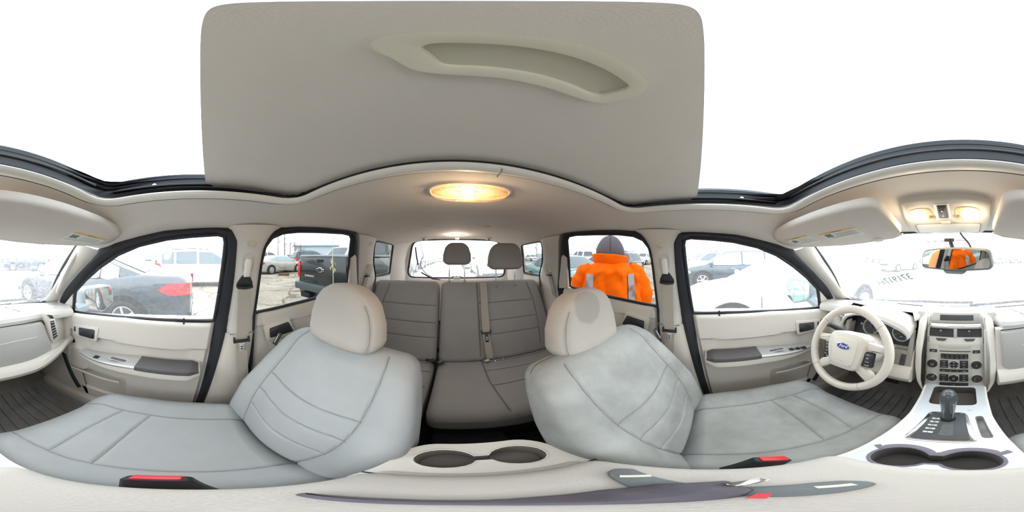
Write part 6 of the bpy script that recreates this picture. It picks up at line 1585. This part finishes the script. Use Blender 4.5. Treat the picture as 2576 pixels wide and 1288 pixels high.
# crushed doors on the camera side of the silver sedan
for (a,b,c_,d_) in ((-.17,.62,.01,.42),(-.10,.50,.12,.60),(.02,.40,.20,.55),(-.15,.34,.05,.30)):
    MB().tube([(.925,a*4.9,b),(.900 if 0 else .935,(a+c_)/2*4.9,(b+d_)/2-.03),(.925,c_*4.9,d_)],[.02,.045,.012],5,flat=(.5,1)).obj('dent_crease',mat('dent_shade',(150,146,136),.35,metal=.3,coat=.5),s1,local=True)
    MB().tube([(-.925,a*4.9,b),(-.935,(a+c_)/2*4.9,(b+d_)/2-.03),(-.925,c_*4.9,d_)],[.02,.045,.012],5,flat=(.5,1)).obj('dent_crease',mat('dent_shade',(150,146,136)),s1,local=True)
tr=vehicle('pickup_truck','pickup',(2.97,-5.72),PI,5.85,1.95,2.0,P_BLACK,'black pickup with silver tailgate letters, its rear toward the passenger-side rear door')
# letters and emblem on its tailgate; local rear plane y=-L/2
yb=-5.85/2-.026
text('tailgate_letters','SILVERADO',.075,(0,0,0),(1,0,0),(0,0,1),mat('letter_silver',(205,208,210),.5),None,ext=.004)
o=bpy.data.objects['tailgate_letters']; o.data.transform(Matrix.Translation(Vector(o['_off']) if 0 else Vector((0,0,0))))
def place_local(o,parent,M):
    # undo the base-centring of finish()
    off=Vector(o['_off']) if '_off' in o.keys() else Vector((0,0,0))
    o.data.transform(Matrix.Translation(off)); o.data.transform(M); o.location=(0,0,0); o.parent=parent
# rear view: text reads left to right with +X on the right when looking toward +Y (local)
place_local(o,tr,Matrix.Translation((-.42,yb,.89)))
bow=[(-.145,-.030),(-.060,-.030),(-.065,-.062),(.055,-.062),(.060,-.030),(.130,-.030),(.148,.030),(.062,.030),(.067,.062),(-.053,.062),(-.058,.030),(-.128,.030)]
eb=MB().prism(bow,lambda u,v,d:(u,yb-d,v+1.075),0,.012,bev=.004).obj('emblem',CHROME,tr,local=True)
MB().prism(inset(bow,.014),lambda u,v,d:(u,yb-.0125-d,v+1.075),0,.003).obj('emblem_centre',P_BLACK,eb,local=True,smooth=False)
vehicle('pickup_truck','pickup',(6.65,-8.7),0,5.8,1.98,2.02,P_WHITE,'white crew-cab pickup behind the black pickup tailgate')
d1=vehicle('sport_utility_car','suv',(15.2,-12.9),PI-.2,5.0,1.96,2.02,P_DK,'dark blue large wagon seen over the silver sedan with one red lamp')
w1=vehicle('sport_utility_car','suv',(18.0,-8.2),PI+.1,4.8,1.92,1.95,P_WHITE,'white wagon behind the roof of the champagne sedan')
vehicle('sport_utility_car','suv',(-7.82,1.2),PI,4.65,1.86,1.68,P_NAVY,'slate crossover with crushed nose beyond the white sedan, through the driver window',chrome=True,glass=CGLP)
wn_=vehicle('sedan','sedan',(-3.10,1.78),PI,4.75,1.86,1.37,P_WHITE,'white sedan parked close beside the driver window, snow-white bonnet and windscreen',glass=mat('car_glass_white',(205,214,220),.15))
vehicle('sport_utility_car','suv',(-13.0,.4),PI,4.6,1.86,1.75,P_WHITE,'white wagon behind the slate crossover')
vehicle('hatchback','suv',(-8.75,-6.25),PI,4.6,1.86,1.68,P_MID,'mid grey hatchback with its red tail lamp right of the orange jacket')
vehicle('pickup_truck','pickup',(-12.6,-12.0),PI,5.7,1.98,2.0,P_WHITE,'white pickup left of the worker, beyond the grey cars')
vehicle('sedan','sedan',(-4.2,-5.1),0,4.45,1.84,1.45,P_TEAL,'pale teal sedan seen low in the driver-side quarter window',glass=CGL)
r1=vehicle('sport_utility_car','suv',(4.05,-12.4),0,4.75,1.9,1.80,P_WHITE,'white wagon with a big rear wheel, at the passenger edge of the tailgate glass')
r2=vehicle('sport_utility_car','suv',(4.3,-18.7),0,4.75,1.9,1.78,P_DK,'dark blue wagon next down the lane behind the white wagon')
r3=vehicle('pickup_truck','pickup',(-2.5,-12.3),0,5.6,1.98,1.95,P_WHITE,'white pickup behind the car, between the two rear headrests')
r4=vehicle('sedan','sedan',(-2.1,-19.5),0,4.8,1.86,1.5,P_SILV,'champagne sedan next down the lane behind the white pickup')
f1=vehicle('sport_utility_car','suv',(8.5,14.5),1.2,4.7,1.9,1.75,P_NAVY,'slate wagon far ahead on the passenger side, faint through the windshield',glass=CGLP)
f2=vehicle('sedan','sedan',(-6.2,15.0),PI-.25,4.8,1.86,1.5,P_SILV,'champagne sedan facing the car far ahead on the driver side')
# torn front of the slate crossover: exposed dark pieces
eq=[o for o in COL.objects if o.get('label','').startswith('slate crossover')][0]
for i in range(14):
    x=random.uniform(-.85,.85); z=random.uniform(.35,.95); 
    MB().box((x,4.65/2+.03+random.random()*.05,z),(.12+random.random()*.25,.10,.03+random.random()*.06),rot=(random.random(),random.random(),random.random()*2),bev=.006).obj('torn_piece',[DARKP,HLM,mat('primer_grey',(140,150,155),.6)][i%3],eq,local=True)
# far rows, each a copy with its own place
far=[]
ORD='first second third fourth fifth sixth seventh eighth ninth tenth eleventh twelfth thirteenth fourteenth fifteenth sixteenth seventeenth'.split()
protos=[w1,d1,s1,r4,r2,f1,r3,r1]
PNAME={w1.name:'white wagon',d1.name:'dark blue wagon',s1.name:'champagne sedan',r4.name:'champagne sedan',r2.name:'dark blue wagon',f1.name:'slate wagon',r3.name:'white pickup',r1.name:'white wagon'}
rows_=[('far row beyond the passenger side',[(26+ (i%2)*.4,-24+3.1*i) for i in range(14)],PI/2),('far row behind the lane',[(-22+3.1*i,-42) for i in range(15)],0),('far row beyond the driver side',[(-26,-30+3.2*i) for i in range(16)],-PI/2),('far row ahead of the car',[(-20+3.3*i,32) for i in range(13)],PI)]
for gname,pts,rz in rows_:
    for i,(x,y) in enumerate(pts):
        p=protos[(i*3+len(gname))%len(protos)]
        c=copytree(p,None,(x,y,GZ),rz+random.uniform(-.05,.05),'%s, %s from the end of the %s'%(PNAME[p.name],ORD[i],gname),'cars in the '+gname)
for i,y in enumerate((-25.5,-32.0)):
    copytree([w1,r3][i],None,(4.5,y,GZ),0,'%s vehicle down the passenger-side lane row seen through the tailgate glass'%(['white wagon','white pickup'][i]))
    copytree([d1,f1][i],None,(-2.6,y-1,GZ),0,'%s wagon down the driver-side lane row seen through the tailgate glass'%(['dark blue','slate'][i]))
# written numbers on the white pickup's rear glass
# ============================================================ building, trees, poles
bl=root('warehouse',(55,-52,GZ),math.atan2(52,55)-PI/2+PI,label='long pale blue warehouse on the horizon beyond the parked pickups',cat='building')
MB().box((0,0,2.3),(46,14,4.6)).obj('wall',mat('shed_wall',(186,200,210),.8),bl,local=True,smooth=False)
MB().box((0,0,4.75),(47,15,.5),bev=.1).obj('roof',mat('shed_roof',(150,170,186),.7),bl,local=True)
for i in range(6): MB().box((-18+7.2*i,7.05,1.6),(3.2,.12,3.2)).obj('door',mat('shed_door',(160,172,180),.7),bl,local=True)
BARK=mat('bare_bark',(128,116,110),.9)
def bare_tree(x,y,h,label,seed):
    rnd=random.Random(seed); r=root('bare_tree',(x,y,GZ),0,label,'tree','bare trees on the horizon')
    t=MB(); t.tube([(0,0,0),(.05,.02,h*.5),(0,.05,h)],[h*.022,h*.014,.02],6); t.obj('trunk',BARK,r,local=True)
    m=MB()
    for k in range(26):
        z=h*(.28+.68*rnd.random()); a=rnd.random()*6.28; l=h*(.34-.22*z/h)*(.7+rnd.random()*.5); e=.9
        p0=Vector((0,0,z)); p1=p0+Vector((math.cos(a)*l*.5,math.sin(a)*l*.5,l*.5)); p2=p1+Vector((math.cos(a)*l*.3,math.sin(a)*l*.3,l*.6))
        m.tube([p0,p1,p2],[h*.006,h*.004,.01],3,cap=False)
        for q in range(3):
            b=rnd.random()*6.28; f=.4+.6*rnd.random(); s_=p0.lerp(p1,f) if q else p1
            m.tube([s_,s_+Vector((math.cos(b)*l*.22,math.sin(b)*l*.22,l*.35))],[h*.003,.006],3,cap=False)
    m.obj('branches',BARK,r,local=True)
for i,(px_,d,h) in enumerate(((700,62,9),(716,52,10),(730,72,10),(742,44,6.5),(757,46,6),(664,52,4.6),(676,66,5.5),(884,60,9),(900,72,12),(1500,70,7),(1735,62,9),(1752,54,8),(1770,66,9),(1350,66,7),(1050,80,8))):
    a=(px_-1138)/2576*2*PI
    bare_tree(.05-math.sin(a)*d,-math.cos(a)*d,h,'bare leafless tree, %s of the thin line along the horizon'%ORD[i],i)
# low hedge line and hills closing the horizon
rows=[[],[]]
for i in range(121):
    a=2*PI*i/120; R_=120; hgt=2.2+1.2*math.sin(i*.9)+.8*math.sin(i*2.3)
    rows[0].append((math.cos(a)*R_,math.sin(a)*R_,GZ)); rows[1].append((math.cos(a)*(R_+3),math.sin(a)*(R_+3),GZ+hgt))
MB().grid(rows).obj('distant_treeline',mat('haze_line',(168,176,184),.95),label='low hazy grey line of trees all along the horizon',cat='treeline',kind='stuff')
# cord with ribbons outside the rear passenger-side window
cd=root('ribbon_cord',(1.10,-1.16,-.9),label='pale cord with yellow ribbons hanging outside the rear passenger-side window',cat='cord')
MB().tube(smooth([(.995,-1.06,.22),(1.07,-1.13,.06),(1.09,-1.155,-.10),(1.095,-1.165,-.30),(1.10,-1.17,-.9)],5),.003,6).obj('cord',mat('cord_pale',(206,210,180),.8),cd)
for k in range(7):
    z=-.035-.018*k; a=k*1.9
    MB().tube([(1.09,-1.155,z),(1.09+.02*math.cos(a),-1.155+.02*math.sin(a),z+.008),(1.09+.028*math.cos(a),-1.155+.03*math.sin(a),z-.02)],.004,4,flat=(1.6,.4)).obj('ribbon',mat('ribbon_yellow',(208,196,110),.7) if k!=3 else mat('ribbon_pink',(214,190,190),.7),cd)
# ============================================================ the worker
PX,PY=-1.00,-.72
wk=root('person',(PX,PY,GZ),PI-.961,label='person in an orange high-visibility jacket and dark hood, back to the rear driver-side window',cat='person')
SKIN=mat('skin',(196,150,125),.6)
J=[(0,0,.92),(0,.02,1.08),(0,.05,1.25),(0,.09,1.36),(0,.12,1.42),(0,.14,1.52),(0,.145,1.575),
   (.10,0,.88),(.11,.03,.50),(.11,-.02,.09),(.12,.13,.03),
   (-.10,0,.88),(-.11,.03,.50),(-.11,-.02,.09),(-.12,.13,.03),
   (.18,.06,1.25),(.25,.02,1.04),(.20,.20,.90),(.17,.27,.885),
   (-.18,.06,1.25),(-.25,.02,1.04),(-.20,.20,.90),(-.17,.27,.885),
   (0,.215,1.49),(0,.20,1.44)]
Ed=[(0,1),(1,2),(2,3),(3,4),(4,5),(5,6),(0,7),(7,8),(8,9),(9,10),(0,11),(11,12),(12,13),(13,14),(3,15),(15,16),(16,17),(17,18),(3,19),(19,20),(20,21),(21,22)]
Rr=[.14,.13,.12,.055,.05,.085,.065,.085,.058,.04,.03,.085,.058,.04,.03,.035,.035,.030,.034,.035,.035,.030,.034,.0,.0]
J=J[:23]; Rr=Rr[:23]
for s in (1,-1):
    b=18 if s>0 else 22; bx,by,bz=J[b]
    for k,(dx,dy,dz,l) in enumerate(((-.030,.04,.012,.030),(-.012,.055,.010,.034),(.006,.058,.006,.034),(.022,.050,.0,.028))):
        i0=len(J); J.append((bx+s*dx,by+dy,bz+dz)); Rr.append(.0095); Ed.append((b,i0)); J.append((bx+s*dx-s*.004,by+dy+l*.7,bz+dz-l*.5)); Rr.append(.0085); Ed.append((i0,i0+1))
    i0=len(J); J.append((bx-s*.040,by+.010,bz+.010)); Rr.append(.011); Ed.append((b,i0)); J.append((bx-s*.055,by+.035,bz+.0)); Rr.append(.0095); Ed.append((i0,i0+1))
me=bpy.data.meshes.new('body'); me.from_pydata(J,Ed,[]); me.materials.append(SKIN)
bo=bpy.data.objects.new('body',me); COL.objects.link(bo); bo.parent=wk
md=bo.modifiers.new('skin','SKIN'); md.use_smooth_shade=True
lay_=me.skin_vertices[0] if len(me.skin_vertices) else None
if lay_ is None:
    bm=bmesh.new(); bm.from_mesh(me); bm.verts.layers.skin.verify(); bm.to_mesh(me); bm.free(); lay_=me.skin_vertices[0]
for i,v in enumerate(lay_.data): v.radius=(Rr[i],Rr[i]*(.85 if i<4 else 1)); v.use_root=(i==0)
ms=bo.modifiers.new('sub','SUBSURF'); ms.levels=2; ms.render_levels=2
ORG=mat('hivis_orange',(238,98,2),.8,spec=.05,bump=.9,bscale=9); 
REFL=mat('reflective_band',(138,130,132),.45,metal=.2); DKC=mat('dark_trousers',(44,46,54),.9,bump=.4,bscale=80); BOOT=mat('work_boot',(70,52,40),.7)
from mathutils import noise as mnoise
RX=[(.74,.235),(.82,.25),(.95,.245),(1.08,.250),(1.20,.258),(1.27,.252),(1.315,.225),(1.345,.170),(1.37,.115),(1.40,.100),(1.43,.108)]
RY=[(.74,.165),(.95,.165),(1.08,.165),(1.20,.160),(1.30,.135),(1.345,.105),(1.37,.090),(1.40,.092),(1.43,.105)]
CY_=[(.74,.0),(.95,.01),(1.15,.04),(1.30,.075),(1.40,.11),(1.43,.12)]
def T(a,z,o=0):
    rx,ry_,cy=interp(z,RX)+o,interp(z,RY)+o,interp(z,CY_)
    c,s=math.cos(a),math.sin(a); p=2.5
    x=rx*math.copysign(abs(c)**(2/p),c); y=cy+ry_*math.copysign(abs(s)**(2/p),s)
    n=mnoise.noise(Vector((x*7+3,z*5-x*6,s*2)))*.030+mnoise.noise(Vector((x*16,z*13+x*9,s*4)))*.018+abs(mnoise.noise(Vector((x*9-z*14,z*5,2))))*.02
    k=1 if z<1.33 else .3
    return (x*(1+n*k*1.2),y+(n*k)*(1 if s>0 else -1)*1.6,z+.006*math.sin(a*3)*(z<.8))
Z=[.74+.0115*i for i in range(int((1.43-.74)/.0115)+1)]; Z.append(1.43)
rows=[[T(2*PI*j/110,z) for j in range(110)] for z in Z]
MB().grid(rows,cu=True).obj('jacket',ORG,wk,local=True)
# standing collar
rows=[]
for z,o_,q in ((1.355,.020,0),(1.375,.030,0),(1.40,.034,.003),(1.428,.040,.008),(1.437,.036,.010),(1.425,.026,.004),(1.39,.018,0)):
    row=[]
    for j in range(60):
        a=2*PI*j/60; rx=.098+o_; row.append((rx*math.cos(a)*1.12,.115+rx*math.sin(a)*.98,z-.012+.016*math.sin(a+3.9)+.006*mnoise.noise(Vector((math.cos(a)*3,math.sin(a)*3,z*9)))))
    rows.append(row)
MB().grid(rows,cu=True).obj('collar',ORG,wk,local=True)
def Tx(x,z,back,o=.012):
    # point of the torso at width x on the back (-Y) or front
    lo,hi=(PI,2*PI) if back else (0,PI); best=None
    for i in range(241):
        a=lo+(hi-lo)*i/240; p=T(a,z,o)
        if best is None or abs(p[0]-x)<best[0]: best=(abs(p[0]-x),p)
    return best[1]
for xs in (-.152,.152):
    for back in (True,False):
        rows=[]
        for i in range(46):
            z=.78+.505*i/45
            rows.append([Tx(xs+w_,z,back) for w_ in (-.026,-.012,.0,.012,.026)])
        MB().grid(rows).obj('reflective_stripe',REFL,wk,local=True)
rows=[[T(2*PI*j/110,z,.006) for j in range(110)] for z in (.895,.91,.925,.94,.95)]
MB().grid(rows,cu=True).obj('reflective_stripe',REFL,wk,local=True)
for s in (1,-1):
    P=smooth([(s*.150,.070,1.312),(s*.195,.060,1.290),(s*.235,.045,1.22),(s*.262,.025,1.13),(s*.268,.030,1.03),(s*.240,.11,.945),(s*.205,.195,.895)],8)
    def sleeve(o,i0,i1,nm,m_):
        rr=[]; PP=P[i0:i1]
        rows=[]
        for i,p in enumerate(PP):
            ii=i+i0; t=ii/(len(P)-1); rad=interp(t,[(0,.040),(.07,.060),(.2,.076),(.5,.074),(.8,.064),(1,.056)])+o+.004*math.sin(t*38)
            tn=(P[min(ii+1,len(P)-1)]-P[max(0,ii-1)]).normalized(); X_=tn.cross(Vector((0,1,0))).normalized(); Y_=X_.cross(tn)
            rows.append([tuple(p+(X_*math.cos(2*PI*k/22)+Y_*math.sin(2*PI*k/22))*(rad+.007*mnoise.noise(Vector((k*.7,t*22,s))))) for k in range(22)])
        return MB().grid(rows,cu=True).obj(nm,m_,wk,local=True)
    sleeve(0,0,len(P),'sleeve',ORG); sleeve(.004,34,39,'sleeve_band',REFL)
    # trouser legs and boots
    Q=smooth([(s*.10,0,.92),(s*.11,.02,.70),(s*.112,.03,.50),(s*.112,.0,.28),(s*.112,-.02,.10)],5)
    MB().tube(Q,[.115-.045*i/(len(Q)-1) for i in range(len(Q))],16).obj('trouser_leg',DKC,wk,local=True)
    roundbox((.105,.30,.11),.045,(6,10,3),lambda p,s=s:(s*.115+p.x,.045+p.y,.058+p.z*(1-.35*ss(p.y,0,.14)))).obj('boot',BOOT,wk,local=True)
# dark quilted hood over the head
HOOD=mat('hood_grey',(84,76,82),.95,bump=.3,bscale=60)
rows=[]
prof=[(1.350,.080),(1.375,.104),(1.40,.112),(1.43,.114),(1.46,.112),(1.49,.108),(1.52,.100),(1.55,.086),(1.575,.066),(1.592,.042),(1.600,.018),(1.601,.001)]
for z,rad in prof:
    row=[]
    for j in range(48):
        a=2*PI*j/48; f=max(0,math.sin(a)); 
        n=1+.05*mnoise.noise(Vector((math.cos(a)*2.5,math.sin(a)*2.5,z*12)))
        row.append((rad*.93*math.cos(a)*n,.125+ (z-1.38)*.16+rad*1.08*math.sin(a)*n-.012*f*0,z))
    rows.append(row)
HK=lambda z:1.02+.17*ss(z,1.40,1.445)-.09*ss(z,1.47,1.58)
rows=[[(x*HK(z),.13+(y-.13)*HK(z),z) for x,y,z in r_] for r_ in rows]
hd_=MB().grid(rows,cu=True).obj('hood',HOOD,wk,local=True)
MB().tube([(.0,.13+(.125+(z-1.38)*.16-r_*1.09-.13)*HK(z),z) for z,r_ in prof[4:-1]],.0020,4).obj('hood_seam',DKC,hd_,local=True)
# face opening (turned away): nose and eyes
fc=MB()
fc.lathe([(.001,.0),(.012,-.006),(.014,-.03)],(0,.262,1.475),(0,1,0),10); fc.obj('nose',SKIN,wk,local=True)
for s in (1,-1): MB().lathe([(.001,.006),(.007,.004),(.009,0)],(s*.030,.245,1.505),(0,1,0),10).obj('eye',BLKP,wk,local=True)
